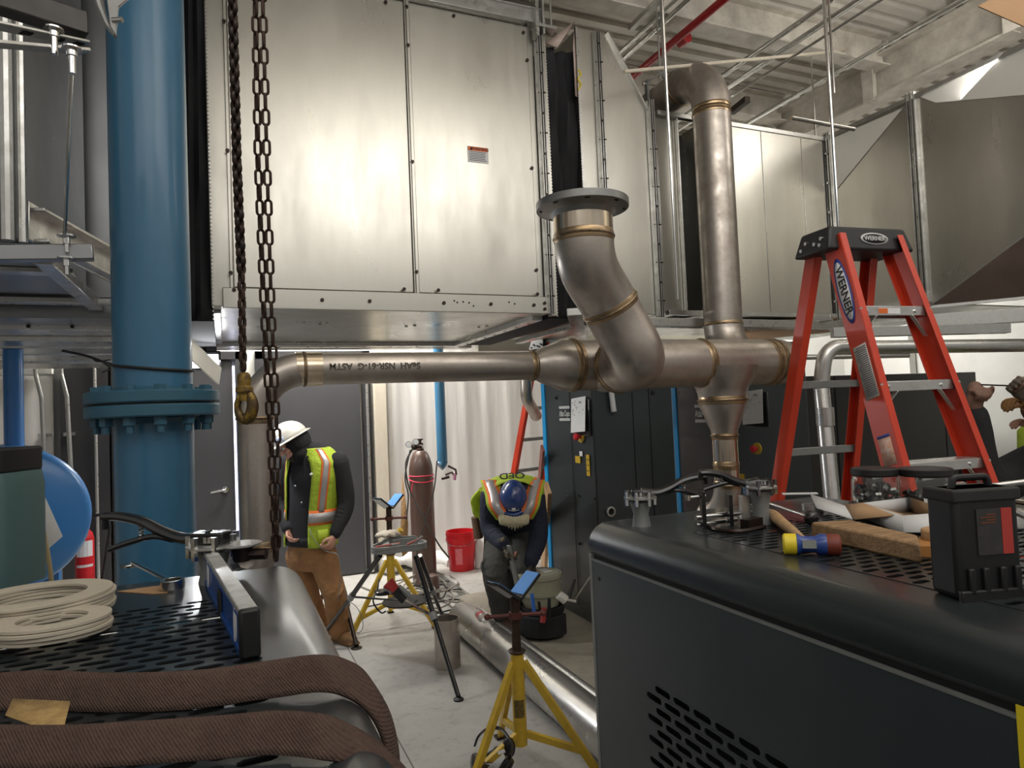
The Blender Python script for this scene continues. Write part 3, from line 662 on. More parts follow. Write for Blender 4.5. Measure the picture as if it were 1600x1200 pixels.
g = G(); g.bar((-.62, 2.82, 2.40), (-.30, 4.05, 2.36), .015, .14); g.bar((-.60, 2.82, 2.44), (-.28, 4.05, 2.44), .07, .014); g.bar((-.58, 2.82, 2.33), (-.26, 4.05, 2.30), .05, .014)
tag(obj('flange_rail', g, GALVD, bev=.003), 'bright angled flange rail running from the plenum corner to behind the blue pipe', 'bracket')
g = G(); g.bb((-2.6, 3.2, ZB-.02), (-.55, 3.28, ZB)); g.bb((-2.6, 3.86, ZB-.035), (-.45, 3.95, ZB-.01)); g.bb((-.62, 2.9, ZB-.05), (-.56, 4.0, ZB)); obj('underside_seam', g, GALVD, pl, bev=.003)
# layered flanges under the left ducts
fl = thing('duct_flange_stack', 'stack of bright layered flanges under the left ducts, left of the blue pipe', 'duct flange', (-1.5, 4.3, 2.2))
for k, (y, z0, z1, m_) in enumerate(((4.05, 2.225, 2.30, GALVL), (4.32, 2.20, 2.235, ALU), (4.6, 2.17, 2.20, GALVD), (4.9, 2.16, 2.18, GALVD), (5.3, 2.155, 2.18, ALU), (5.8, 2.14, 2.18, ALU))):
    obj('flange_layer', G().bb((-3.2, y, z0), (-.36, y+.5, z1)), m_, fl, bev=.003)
g = G(); 
for k in range(11): g.hexb((-.55-k*.2, 4.32, 2.218), (0, -1, 0), .010, .01); g.hexb((-.45-k*.27, 5.8, 2.16), (0, -1, 0), .01, .01)
obj('hex_bolt', g, IRON, fl)
tag(obj('bent_flashing', G().bar((-.33, 4.2, 2.26), (-.02, 4.9, 1.97), .012, .12), GALV), 'bright bent flashing strip catching the light behind the blue pipe', 'flashing')
# trapeze strut with bolts, top-left corner
ts = thing('slotted_strut', 'slotted steel strut channel hanging in the top left corner', 'strut', W(60, 60, 1.75))
def slot_bar(a, b, w, h, up, n, ws, name='channel_web'):
    g = G().bar(a, b, w, h, up); return g
a, b = W(-60, -20, 1.7), W(134, 42, 1.9); obj('channel', G().bar(a, b, .055, .065), STRUT, ts, bev=.004)
a2, b2 = W(-60, 28, 1.62), W(132, 68, 1.9); obj('slotted_face', G().bar(a2-V(0, 0, .0), b2, .05, .008), GALVD, ts, bev=.002)
g = G(); 
for u in (.45, .72, .9): 
    p = a2.lerp(b2, u); q = a2.lerp(b2, u+.075); g.tube([p-V(0, 0, .0045), q-V(0, 0, .0045)], .013, 10, sq=.25)
obj('slot', g, VOID, ts)
a3, b3 = W(-60, 64, 1.62), W(134, 80, 1.9); obj('slotted_face', G().bar(a3, b3, .045, .01), GALVD, ts, bev=.002)
g = G()
for px, py, h in ((84, 45, .07), (112, 75, .07)):
    p = W(px, py, 1.8); g.lathe(p, (0, 0, -1), [(0, .024), (.004, .024), (.004, .0), (.0041, .013), (.022, .013), (.022, .009), (h, .009)], n=20)
obj('rod_end', g, CHROME, ts)
p = W(112, 100, 1.8); q = W(101, 370, 2.35); tag(obj('threaded_rod', G().cyl(p, q, .0055, n=8), CHROME), 'thin hanging rod with a nut below the slotted strut at upper left', 'rod')
bt = thing('lower_strut', 'grey horizontal strut channel crossing the far left, with two hanging bolts', 'strut', W(60, 395, 2.3))
obj('channel', G().bar(W(-80, 397, 2.25), W(146, 395, 2.45), .05, .055), GALVL, bt, bev=.004)
g = G(); 
for px, py in ((104, 372), (104, 407)): p = W(px, py, 2.38); g.lathe(p, (0, 0, -1), [(-.01, .03), (-.005, .03), (-.005, .012), (.02, .012), (.02, .007), (.05, .007)], n=12)
obj('hex_bolt', g, CHROME, bt)
hb = thing('hanging_bracket', 'silvery bracket arm with a bolt at the top, in front of the blue pipe', 'bracket', W(170, 20, 1.7))
obj('bracket_arm', G().tube([W(150, -12, 1.7), W(158, 15, 1.7), W(168, 40, 1.7), W(180, 57, 1.7)], [.02, .018, .014, .008], 8, sq=.5), HGREY, hb)
obj('bracket_plate', G().prism([W(165, -15, 1.69), W(215, -15, 1.69), W(185, 10, 1.69), W(181, 55, 1.69), W(172, 40, 1.69)], V(0, .01, 0)), GALVD, hb, bev=.002)
obj('bolt', G().cyl(W(176, 32, 1.68), W(191, 31, 1.68), .007), CHROME, hb)
# ================================================================== pipework
HY, HZ = 2.53, 1.84
man = thing('pipe_manifold', 'welded stainless pipe header crossing the picture, with S-bend, flange, riser and drop', 'pipe', (1.8, HY, 1.2))
def pipe(name, pts, r, m=STEEL, n=32, parent=man, wall=True):
    return obj(name, G().tube(pts, r, n), m, parent)
def weld(c, ax, r, parent=man, w=.007):
    axn = Vector(ax).normalized(); obj('heat_tint', G().lathe(Vector(c)-axn*.020, axn, [(0, r), (.004, r+.0016), (.036, r+.0016), (.040, r)], 40), TINT, parent)
    g = G(); g.torus(c, ax, r, w, 40, 8); return obj('weld_bead', g, WELD, parent)
r4, r8 = .0585, .110
xe = .30; cl = V(.095, HY, HZ)
vx = AT(400, 700, y=HY).x
# 4 inch line: lower elbow, left leg, elbow, horizontal run
pipe('elbow', arc((vx-.15, HY, 1.225), X_, -Z_, .15, 0, PI/2*.72, 10), r4+.002)
pipe('left_leg', [(vx, HY, 1.225), (vx, HY, HZ-.17)], r4)
pipe('elbow', arc((vx+.17, HY, HZ-.17), -X_, Z_, .17, 0, PI/2, 14), r4+.002)
x1 = AT(832, 574, y=HY).x
pipe('cross_run', [(vx+.17, HY, HZ), (x1, HY, HZ)], r4)
for p, a in (((vx, HY, 1.225), Z_), ((vx, HY, HZ-.17), Z_), ((vx+.17, HY, HZ), X_), ((x1, HY, HZ), X_)): weld(p, a, r4)
obj('clean_band', G().cyl((vx+.14, HY, HZ), (vx+.23, HY, HZ), r4+.0025, n=32), STEELC, man)
g = G(); g.tube([V(vx+.012, HY-r4-.003, 1.60)+V(k*.012, 0, 0) for k in range(2)], .001, 4)
xt = (AT(502, 575, y=HY-r4).x+AT(668, 575, y=HY-r4).x)/2
text('stencil_lettering', 'SeAH  NSR-61-G  ASTM', mat('faded_ink', (.10, .085, .07), .8), man, (xt, HY-r4-.0012, HZ+.004), -X_, -Z_, .033, sx=1.0)
# reducer and 8 inch header
x2 = AT(893, 570, y=HY).x; x3 = AT(1205, 566, y=HY).x
obj('reducer', G().lathe((x1, HY, HZ), X_, [(0, r4), (.02, r4+.004), (.05, r4+.02), (.09, r8-.02), (.13, r8-.003), (x2-x1, r8)], 40), STEEL, man)
pipe('header', [(x2, HY, HZ), (x3, HY, HZ)], r8, n=48)
obj('end_cap', G().lathe((x3, HY, HZ), X_, [(0, r8), (.05, r8), (.085, r8*.93), (.115, r8*.75), (.13, r8*.45), (.137, .001)], 40), STEEL, man)
xt1 = AT(1094, 568, y=HY).x
for x in (x2, xt1, x3): weld((x, HY, HZ), X_, r8, w=.006)
weld((x3-.04, HY, HZ), X_, r8, w=.005)
# drop: tee, reducer, leg, elbow
dx = AT(1130, 640, y=HY).x; zt = 1.665
obj('tee_outlet', G().lathe((dx, HY, HZ-.02), -Z_, [(0, r8+.055), (.06, r8+.04), (.095, r8+.012), (.125, r8+.002), (HZ-.02-zt, r8)], 40), STEEL, man)
weld((dx, HY, zt), Z_, r8)
obj('reducer', G().lathe((dx, HY, zt), -Z_, [(0, r8), (.03, r8-.002), (.07, r8-.02), (.11, r4+.018), (.14, r4+.004), (.165, r4)], 40), STEEL, man)
weld((dx, HY, zt-.165), Z_, r4)
pipe('drop_leg', [(dx, HY, zt-.165), (dx, HY, 1.27)], r4, STEELC)
weld((dx, HY, 1.27), Z_, r4); weld((dx, HY, 1.36), Z_, r4, w=.004)
pipe('elbow', arc((dx, HY+.16, 1.27), -Y_, -Z_, .16, 0, PI/2, 10), r4+.002)
# S-bend to the flange
sx = AT(968, 568, y=HY-.12).x
p0 = V(sx, HY, HZ-.01); p1 = V(sx, HY-.16, HZ-.015)
def bez(a, b, c, d, n=14): return [a*(1-t)**3+b*3*t*(1-t)**2+c*3*t*t*(1-t)+d*t**3 for t in [k/n for k in range(n+1)]]
mW = W(953, 478, 2.60); up = W(912, 372, 2.50)
d1 = (V(-.55, -.12, .83)).normalized()
pipe('lower_elbow', [p0, p1]+bez(p1, p1+V(-.05, -.24, -.01), mW-d1*.20, mW)[1:], r8, n=40)
pipe('upper_elbow', bez(mW, mW+d1*.12, up-Z_*.14, up), r8, n=40)
weld(mW, d1, r8, w=.006); weld(up, Z_, r8, w=.006); weld(p1+V(0, .05, 0), Y_, r8+.001, w=.005)
ft = up.z+.105
obj('flange_neck', G().lathe(up, Z_, [(0, r8), (ft-up.z, r8)], 40), STEELC, man)
fc = V(up.x, up.y, ft); g = G(); g.lathe(fc, Z_, [(-.03, r8), (-.012, r8+.012), (0, r8+.045), (0, .171), (.028, .172), (.028, .133), (.033, .132), (.033, r8-.01), (-.03, r8-.01)], 56, closed=True)
fl8 = obj('flange', g, mat('grey_forged_steel', (.36, .36, .35), .4, .8, noise=.7, nscale=10, ncol=(.22, .22, .22), bump=.15), man, bev=.002)
g = G()
for k in range(8):
    t = 2*PI*(k+.5)/8; c = fc+V(math.cos(t)*.149, math.sin(t)*.149, 0); g.cyl(c-Z_*.002, c+Z_*.0295, .011, n=12)
obj('bolt_hole', g, VOID, fl8)
g = G(); c = W(940, 425, 2.39)
for k in range(5): g.bar(c+V((k-2)*.011, -.001, -.01*k*.3), c+V((k-2)*.011, -.001, .03+.02*(k % 2)), .003, .002)
# riser
RY = 3.80; rx = AT(1124, 400, y=RY).x; rr_ = .133
rz1 = AT(1108, 178, y=RY).z-.0
pipe('riser', [(rx, RY, 2.20), (rx, RY, rz1)], rr_, n=40)
weld((rx, RY, 2.20), Z_, rr_); weld((rx, RY, rz1), Z_, rr_); weld((rx, RY, rz1+.045), Z_, rr_, w=.004)
pipe('elbow', arc((rx, RY-.30, 2.20), Y_, -Z_, .30, 0, PI/2, 12), rr_+.003)
hx_ = AT(1160, 566, y=HY).x; obj('link_pipe', G().tube(spline([V(rx, RY-.29, 1.90), V(rx-.02, RY-.5, 1.895), V(hx_+.05, HY+.30, HZ+.02), V(hx_, HY, HZ)], 6), [rr_]*6+[rr_-.008]*6+[r8-.01]*7, 32), STEEL, man)
pipe('top_elbow', arc((rx, RY+.30, rz1+.045), -Y_, Z_, .30, 0, PI/2, 14), rr_+.003)
pipe('rear_run', [(rx, RY+.30, rz1+.345), (rx, 7.3, rz1+.345)], rr_)
weld((rx, RY+.32, rz1+.345), Y_, rr_)
# clevis hanger
HX, HYY, HZZ = rx, RY+.56, rz1+.345
hg = thing('clevis_hanger', 'grey clevis hanger strap holding the elbow of the riser on a threaded rod', 'pipe hanger', (HX, HYY, HZZ))
g = G(); U = [V(HX-rr_-.012, HYY, HZZ+.15), V(HX-rr_-.012, HYY, HZZ)]+arc((HX, HYY, HZZ), -X_, -Z_, rr_+.012, 0, PI, 14)[1:]+[V(HX+rr_+.012, HYY, HZZ+.15)]
P = []
for p in U: 
    for dy in (-.025, .025): P.append(p+V(0, dy, 0))
g.add(P, [(2*i, 2*i+1, 2*i+3, 2*i+2) for i in range(len(U)-1)]); obj('strap', g, HGREY, hg, solid=.006)
g = G(); g.add([V(HX-rr_-.02, HYY-.025, HZZ+.13), V(HX-rr_-.02, HYY+.025, HZZ+.13), V(HX, HYY+.025, HZZ+.23), V(HX, HYY-.025, HZZ+.23), V(HX+rr_+.02, HYY+.025, HZZ+.13), V(HX+rr_+.02, HYY-.025, HZZ+.13)], [(0, 1, 2, 3), (3, 2, 4, 5)]); obj('yoke', g, HGREY, hg, solid=.006)
g = G(); g.hexb((HX-rr_-.035, HYY, HZZ+.12), (-1, 0, 0), .016, .015); g.cyl((HX-.16, HYY, HZZ+.12), (HX+.16, HYY, HZZ+.12), .008); g.hexb((HX, HYY, HZZ+.2), (0, 0, 1), .018, .05); obj('hanger_bolt', g, CHROME, hg)
tag(obj('threaded_rod', G().cyl((HX-.012, HYY, HZZ+.18), (HX-.012, HYY, 5.1), .008, n=8), GALVD), 'threaded rod rising from the clevis hanger to the roof', 'rod', 'hanging rods')
tag(obj('threaded_rod', G().cyl((HX+.03, HYY-.0, HZZ+.2), (HX+.03, HYY, 5.1), .010, n=8), GALVD), 'thicker support rod beside the hanger rod above the riser elbow', 'rod', 'hanging rods')
p = W(1060, 490, 4.0); tag(obj('threaded_rod', G().cyl((p.x, p.y, 2.27), (p.x, p.y, 5.1), .008, n=8), CHROME), 'long thin rod hanging just left of the tall riser pipe', 'rod', 'hanging rods')
for k, (px, d, zl) in enumerate(((1306, 4.55, 2.35), (1313, 4.75, 3.8), (1280, 6.2, 3.8))):
    p = W(px, 300, d); tag(obj('threaded_rod', G().cyl((p.x, p.y, zl), (p.x, p.y, 5.1), [.012, .008, .008][k], n=8), CHROME), ['bright support rod running up past the corner of the right duct', 'thin rod behind the bright rod at the duct corner', 'thin rod in the background above the short duct'][k], 'rod', 'hanging rods')
# roof services
def runY(label, x, z, r, m, y0=-.5, y1=7.2, sq=False, dx=0, name='roof_conduit', cat='conduit'):
    g = G(); (g.bar if sq else g.cyl)(*(((x, y0, z), (x+dx, y1, z), r*2, r*2) if sq else ((x, y0, z), (x+dx, y1, z), r)))
    return tag(obj(name, g, m, bev=.002 if sq else 0), label, cat)
q = AT(1130, 0, z=4.72); runY('dark red sprinkler pipe running away under the roof', q.x, 4.72, .032, REDP, name='sprinkler_pipe', cat='pipe')
g = G(); q = AT(1068, 62, z=4.72); g.cyl((q.x, q.y-.05, 4.72), (q.x, q.y+.05, 4.72), .048); tag(obj('pipe_coupling', g, REDP), 'dark red coupling on the sprinkler pipe', 'pipe fitting')
for k, (px, py, z, r) in enumerate(((1075, 0, 4.78, .022), (1035, 20, 4.80, .018), (1285, 10, 4.72, .022), (1325, 10, 4.66, .018), (1345, 0, 4.72, .018), (1490, 8, 4.7, .022), (1190, 120, 4.45, .012))):
    q = AT(px, py, z=z); runY(['thin grey roof conduit just left of the red sprinkler pipe', 'second thin roof conduit left of the red sprinkler pipe', 'grey roof conduit above the short duct, leftmost of its bundle',
        'lower grey roof conduit of the bundle above the short duct', 'rightmost conduit of the bundle above the short duct', 'grey conduit running along the cream girder', 'thin roof cable conduit behind the riser elbow'][k], q.x, z, r, GALVD)
g = G(); a = AT(985, 45, z=4.6); b = AT(1042, -12, z=4.6); tag(obj('roof_strut', G().bar(a, b, .04, .04), GALVD), 'short strut stub hanging under the roof deck left of the hanger rod', 'strut')
g = G(); a = AT(1143, 175, z=4.2); b = AT(1168, 155, z=4.2); tag(obj('roof_strut', G().bar(a, b, .05, .05), IRON), 'short dark strut end right of the riser elbow', 'strut')
a = W(975, 112, 4.5); b = W(1455, 66, 7.6); tag(obj('brace_rod', G().cyl(a, b, .013, n=8), WOODP), 'slender cream brace rod crossing the roof space from left to right', 'rod')
tag(obj('brace_tube', G().cyl(W(1237, 184, 4.5), W(1335, 202, 4.62), .014, n=10), CHROME), 'short bright tube sticking out across the rods above the duct corner', 'rod')
tag(obj('brown_board', G().prism([W(1530, 10, 2.6), W(1600, -30, 2.8), W(1660, -30, 2.8), W(1660, 60, 2.6), W(1600, 41, 2.6)], V(.02, .02, .015)), CARD), 'brown board corner poking in at the top right', 'board')
g = G(); c = W(1392, 2, 6.6); g.torus(c, (0.2, 1, .3), .06, .012, 20, 6); tag(obj('hanging_chain', g, IRON), 'small coil of dark chain hanging from the roof deck', 'chain')
# rear stainless elbow
g = G(); g.tube(fillet([W(822, 585, 5.6), W(822, 622, 5.6), W(838, 650, 5.9)], .12), .05, 18); t = obj('rear_elbow_pipe', g, STEEL); tag(t, 'small stainless elbow hanging behind the header reducer by the rear ladder', 'pipe')

# ================================================================== large blue pipe
bp = thing('blue_pipe', 'large vertical light-blue painted pipe with bolted flange joint', 'pipe', (-.24, 2.93, 0))
bx, by, br = -.245, 2.93, .137
obj('pipe', G().cyl((bx, by, 0.0), (bx, by, 4.7), br, n=48), BLUE, bp)
fz = AT(237, 632, y=by).z
for dz in (.004, -.048):
    fr_ = obj('flange_ring', G().lathe((bx, by, fz+dz), Z_, [(0, br-.002), (0, .228), (.005, .232), (.039, .232), (.044, .228), (.044, br-.002)], 56, closed=True), BLUEF, bp)
obj('gasket', G().lathe((bx, by, fz-.004), Z_, [(0, br), (0, .218), (.008, .218), (.008, br)], 40, closed=True), BLACK, bp)
for k in range(12):
    t = 2*PI*(k+.35)/12; c = V(bx+math.cos(t)*.19, by+math.sin(t)*.19, fz)
    g = G(); g.tube([c+Z_*.048, c+Z_*.068], .021, 6); g.tube([c-Z_*.048, c-Z_*.078], .023, 6); g.cyl(c-Z_*.078, c-Z_*.105, .014, n=10)
    obj('flange_bolt', g, BLUEF, fr_)
g = G(); g.lathe((bx, by, fz+.052), Z_, [(0, br+.012), (.012, br+.001), (.012, br-.004), (0, br-.004)], 40, closed=True); g.lathe((bx, by, fz-.072), Z_, [(0, br-.004), (0, br+.001), (.02, br+.012), (.02, br-.004)], 40, closed=True); obj('weld_bead', g, BLUEF, bp)
g = G(); wz = AT(240, 575, y=by).z; pts = [V(bx+math.cos(t)*(br+.006), by+math.sin(t)*(br+.006), wz+.018*math.cos(t*1-2.4)) for t in [PI*.9+k*PI*1.25/16 for k in range(17)]]
pts = [W(98, 548, 2.95), W(135, 556, 2.9), W(160, 565, 2.85)]+pts; g.tube(spline(pts, 3), .0055, 8); 
g.tube(spline([W(142, 557, 2.88), W(152, 565, 2.86), W(172, 562, 2.85)], 4), .003, 6); g.tube(spline([W(155, 563, 2.86), W(172, 575, 2.85), W(160, 582, 2.85)], 4), .003, 6)
tag(obj('tie_wire', g, BLACK), 'dark tie wire looped round the large blue pipe just above its flange', 'wire')
# slim blue pipes
p = AT(21, 600, y=5.0); g = G(); g.cyl((p.x, 5.0, 0), (p.x, 5.0, 2.3), .052, n=24); tag(obj('slim_blue_pipe', g, BLUET), 'slim bright blue vertical pipe at the far left above the tank', 'pipe')
q = AT(690, 690, y=6.6); zb = AT(690, 738, y=6.6).z
bl = thing('drop_pipe', 'light-blue drop pipe ending in an elbow above the gas cylinder', 'pipe', (q.x, 6.6, zb))
obj('pipe', G().cyl((q.x, 6.6, zb+.12), (q.x, 6.6, 2.6), .052, n=24), BLUE, bl)
obj('elbow', G().tube(arc((q.x-.06, 6.6, zb+.12), X_, -Z_, .06, 0, PI*.35, 6), .055, 20), BLUE, bl)
obj('joint_line', G().torus((q.x, 6.6, zb+.14), Z_, .0525, .002, 24, 6), BLUEF, bl)

# ================================================================== hoist chains
def link_mesh(g, c, ax, side, L, Wd, r):
    """stadium link centred c, long axis ax, lying in plane (ax, side)"""
    hl = (L-Wd)/2; pts = []
    for k in range(9): t = -PI/2+PI*k/8; pts.append(c+ax*(hl+math.cos(t)*(Wd/2-r))+side*math.sin(t)*(Wd/2-r))
    for k in range(9): t = PI/2+PI*k/8; pts.append(c+ax*(-hl+math.cos(t)*(Wd/2-r))+side*math.sin(t)*(Wd/2-r))
    g.tube(pts, r, 7, closed=True, upv=side.cross(ax))
def chain(parent, pts, L, Wd, r, yaw=0, m=IRONR):
    g = G(); pts = [Vector(p) for p in pts]; pitch = L-2*r*1.05; seg = 0; pos = pts[0].copy(); n = 0
    tot = sum((pts[i+1]-pts[i]).length for i in range(len(pts)-1)); s = 0
    def at_s(s):
        for i in range(len(pts)-1):
            l = (pts[i+1]-pts[i]).length
            if s <= l: return pts[i].lerp(pts[i+1], s/l), (pts[i+1]-pts[i]).normalized()
            s -= l
        return pts[-1], (pts[-1]-pts[-2]).normalized()
    while s < tot:
        c, ax = at_s(s); a, b = frame(ax, Y_); th = yaw+(PI/2 if n % 2 else 0)
        link_mesh(g, c, ax, a*math.cos(th)+b*math.sin(th), L, Wd, r); s += pitch; n += 1
    return obj('links', g, m, parent)
ch = thing('hand_chain', 'rusty hand-chain loop of two strands hanging beside the hook chain', 'chain', W(415, 860, 1.95))
chain(ch, [W(398, -60, 1.75), W(403, 250, 1.8), W(412, 480, 1.85), W(424, 700, 1.9), W(430, 868, 1.95)], .047, .0235, .0038, .35)
chain(ch, [W(409, -60, 1.75), W(417, 250, 1.8), W(424, 480, 1.85), W(434, 700, 1.9), W(433, 868, 1.95)], .047, .0235, .0038, -.2)
lc = thing('hoist_chain', 'thick dark hoist chain ending in a yellow-latched hook', 'chain', W(383, 655, 1.78))
chain(lc, [W(362, -50, 1.7), W(370, 250, 1.74), W(377, 420, 1.76)], .034, .030, .0068, .8, IRON)
chain(lc, [W(377, 420, 1.76), W(380, 585, 1.78)], .034, .024, .0052, .6, IRONR)
hk = W(382, 600, 1.78); RX, UP = R3 @ V(1, 0, 0), R3 @ V(0, 1, 0)
def hp(px, py): return W(px, py, 1.78)
obj('hook_swivel', G().lathe(hp(381, 582), (0, 0, -1), [(0, .010), (.006, .016), (.02, .018), (.034, .016), (.04, .022), (.05, .022), (.058, .014), (.075, .012)], 16), mat('worn_swivel', (.40, .25, .03), .45, .3, noise=.9, nscale=45, ncol=(.08, .05, .03), nlow=.35, nhigh=.6), lc)
obj('hook', G().tube(spline([hp(383, 606), hp(391, 618), hp(395, 634), hp(391, 650), hp(383, 655), hp(374, 648), hp(371, 634), hp(374, 622)], 6), [.009+.007*math.sin(min(1, k/34)*PI) for k in range(43)], 12), mat('worn_hook', (.10, .065, .03), .4, .6, noise=.9, nscale=40, ncol=(.35, .22, .02), nlow=.5, nhigh=.65), lc)
obj('latch', G().tube([hp(373, 624), hp(379, 612), hp(383, 606)], [.006, .007, .005], 8), YELL, lc)
g = G(); p = hp(377, 440); g.bar(p, hp(380, 520), .004, .004)

# work light behind the large blue pipe
wl_ = thing('work_light', 'small bright work light glowing behind the large blue pipe under the duct', 'work light', (-.12, 5.62, 2.1))
obj('lamp_housing', G().box((-.12, 5.66, 2.14), (.22, .10, .14)), BLACK, wl_, bev=.01)
obj('lamp_face', G().box((-.12, 5.605, 2.13), (.18, .006, .10)), mat('lamp_glow', (.95, .97, 1), .5, emis=18), wl_)
obj('lamp_bracket', G().bb((-.13, 5.65, 2.2), (-.11, 5.67, 2.33)), IRON, wl_)
# ================================================================== foreground compressors
ZT1 = 1.27
def machine(name, label, xf, sgn, xb, ynear, yfar, slot):
    """low cabinet: face plane x=xf on the aisle side, body extends sgn along x, rounded long edge"""
    t = thing(name, label, 'air compressor', ((xf+xb)/2, (ynear+yfar)/2, 0)); R = .075; zs = 1.245 if sgn > 0 else 1.19
    zs = ZT1-.045 if sgn > 0 else ZT1-.10
    # lid: rounded edge profile extruded along y
    def prof(x0, R_): return [V(x0+sgn*R_-sgn*R_*math.cos(a), 0, ZT1-R_+R_*math.sin(a)) for a in [k*PI/2/8 for k in range(9)]]
    s0, s1, y0, y1 = slot
    o_ = prof(xf, R); sx = s0 if sgn > 0 else s1       # slot area starts here
    prof_all = [V(xf, 0, ZT1-R-.012), V(xf+sgn*.012, 0, ZT1-R-.03)][::-1]+o_+[V(sx, 0, ZT1)]
    g = G(); P = []
    for yy in (ynear, yfar): P += [p+V(0, yy, 0) for p in prof_all]
    m = len(prof_all); g.add(P, [(i, i+1, m+i+1, m+i) for i in range(m-1)])
    xo = s1 if sgn > 0 else s0
    g.add([(sx, ynear, ZT1), (xo, ynear, ZT1), (xo, y0, ZT1), (sx, y0, ZT1)], [(0, 1, 2, 3)])
    g.add([(sx, y1, ZT1), (xo, y1, ZT1), (xo, yfar, ZT1), (sx, yfar, ZT1)], [(0, 1, 2, 3)])
    g.add([(xo, ynear, ZT1), (xb, ynear, ZT1), (xb, yfar, ZT1), (xo, yfar, ZT1)], [(0, 1, 2, 3)])
    for yy in (ynear, yfar): g.add([p+V(0, yy, 0) for p in prof_all]+[V(xb, yy, ZT1), V(xb, yy, ZT1-R-.03)], [tuple(range(m+2))])
    g.add([(xb, ynear, ZT1), (xb, yfar, ZT1), (xb, yfar, ZT1-.1), (xb, ynear, ZT1-.1)], [(0, 1, 2, 3)])
    obj('lid', g, DARKT, t, ang=25)
    pu, pw = .058, .0295; nu = int((s1-s0)/pu-.5); nw = int((y1-y0)/pw)
    g = G(); g.slots((s0, y0, ZT1), X_, Y_, nu, nw, pu, (y1-y0)/nw, .047, .0175)
    wfull = nu*pu+pu/2
    if s0+wfull < s1-1e-4: g.add([(s0+wfull, y0, ZT1), (s1, y0, ZT1), (s1, y1, ZT1), (s0+wfull, y1, ZT1)], [(0, 1, 2, 3)])
    obj('slotted_top', g, DARKT, t, smooth=False, solid=.003)
    obj('inner_tray', G().bb((min(xf, xb)+.03, ynear+.03, ZT1-.16), (max(xf, xb)-.03, yfar-.03, ZT1-.12)), VOID, t)
    return t
mr_ = machine('low_compressor', 'low charcoal cabinet at lower right, top strewn with tools', 1.11, 1, 2.13, .25, 2.0, (1.28, 2.06, .42, 1.66))
XF = 1.112
# aisle-side panel with perforated vent
VY0, VY1, VZ0, VZ1 = AT(1300, 1200, x=XF).y, AT(1010, 1065, x=XF).y+.005, .50, AT(1012, 1064, x=XF).z+.008
VY0 = .98
g = G(); nz = 12; nyv = 8; pz = (VZ1-VZ0)/nz; pyv = (VY1-VY0)/(nyv+.5)
g.slots((XF, VY1, VZ0), -Y_, Z_, nyv, nz, pyv, pz, pyv*.86, pz*.62)
ZP = ZT1-.118
def q4(y0, z0, y1, z1): g.add([(XF, y0, z0), (XF, y1, z0), (XF, y1, z1), (XF, y0, z1)], [(0, 1, 2, 3)])
q4(.27, VZ1, 1.985, ZP); q4(VY1, .06, 1.985, VZ1); q4(.27, .06, VY0, VZ1); q4(VY0, .06, VY1, VZ0)
obj('side_panel', g, DARKW, mr_, smooth=False, solid=.003)
obj('panel_edge', G().bb((XF-.004, 1.985, .06), (XF+.02, 2.0, ZP+.02)), HGREY, mr_, bev=.002)
obj('panel_lip', G().bb((XF-.003, .27, ZP), (XF+.012, 1.99, ZP+.006)), HGREY, mr_)
g = G(); g.bb((XF+.06, .27, .06), (2.12, .3, ZT1-.12)); g.bb((XF+.04, 1.97, .0), (2.12, 1.985, ZT1-.11)); g.bb((2.10, .27, .0), (2.12, 1.98, ZT1-.11)); g.bb((XF+.02, .3, 0), (2.1, 1.96, .06)); g.bb((XF+.09, .3, .06), (XF+.10, 1.96, ZT1-.12))
obj('cabinet_body', g, VOID, mr_, smooth=False)
obj('seam_gap', G().bb((XF+.006, .27, ZP), (XF+.03, 1.98, ZP+.045)), VOID, mr_)
p = AT(968, 903+15, x=XF-.002); obj('screw_hole', G().cyl((XF-.003, 1.94, p.z), (XF+.001, 1.94, p.z), .006, n=10), VOID, mr_)
p = AT(1600, 1150, x=XF-.002); g = G(); g.bb((XF-.004, p.y-.08, p.z-.05), (XF-.002, p.y+.008, p.z+.045)); st = obj('warning_sticker', g, YELB, mr_); st['label'] = 'yellow warning sticker'
g = G(); yy = p.y-.022; g.add([(XF-.0045, yy+.013, p.z+.018), (XF-.0045, yy-.013, p.z+.018), (XF-.0045, yy, p.z+.036)], [(0, 1, 2)]); obj('warning_triangle', g, INK, mr_, solid=.0004)
obj('warning_disc', G().cyl((XF-.005, yy+.004, p.z-.004), (XF-.0042, yy+.004, p.z-.004), .011), REDB, mr_)
ml_ = machine('low_compressor', 'low charcoal cabinet at lower left, draped with a brown webbing sling', .190, -1, -1.35, .30, 1.93, (-1.25, .060, .45, 1.66))
g = G(); g.bb((.172, .3, .06), (.188, 1.92, ZT1-.112)); g.bb((-1.34, 1.88, 0), (.2, 1.91, ZT1-.11)); g.bb((-1.34, .31, 0), (.2, .33, ZT1-.11)); obj('side_panel', g, DARKW, ml_, bev=.004)

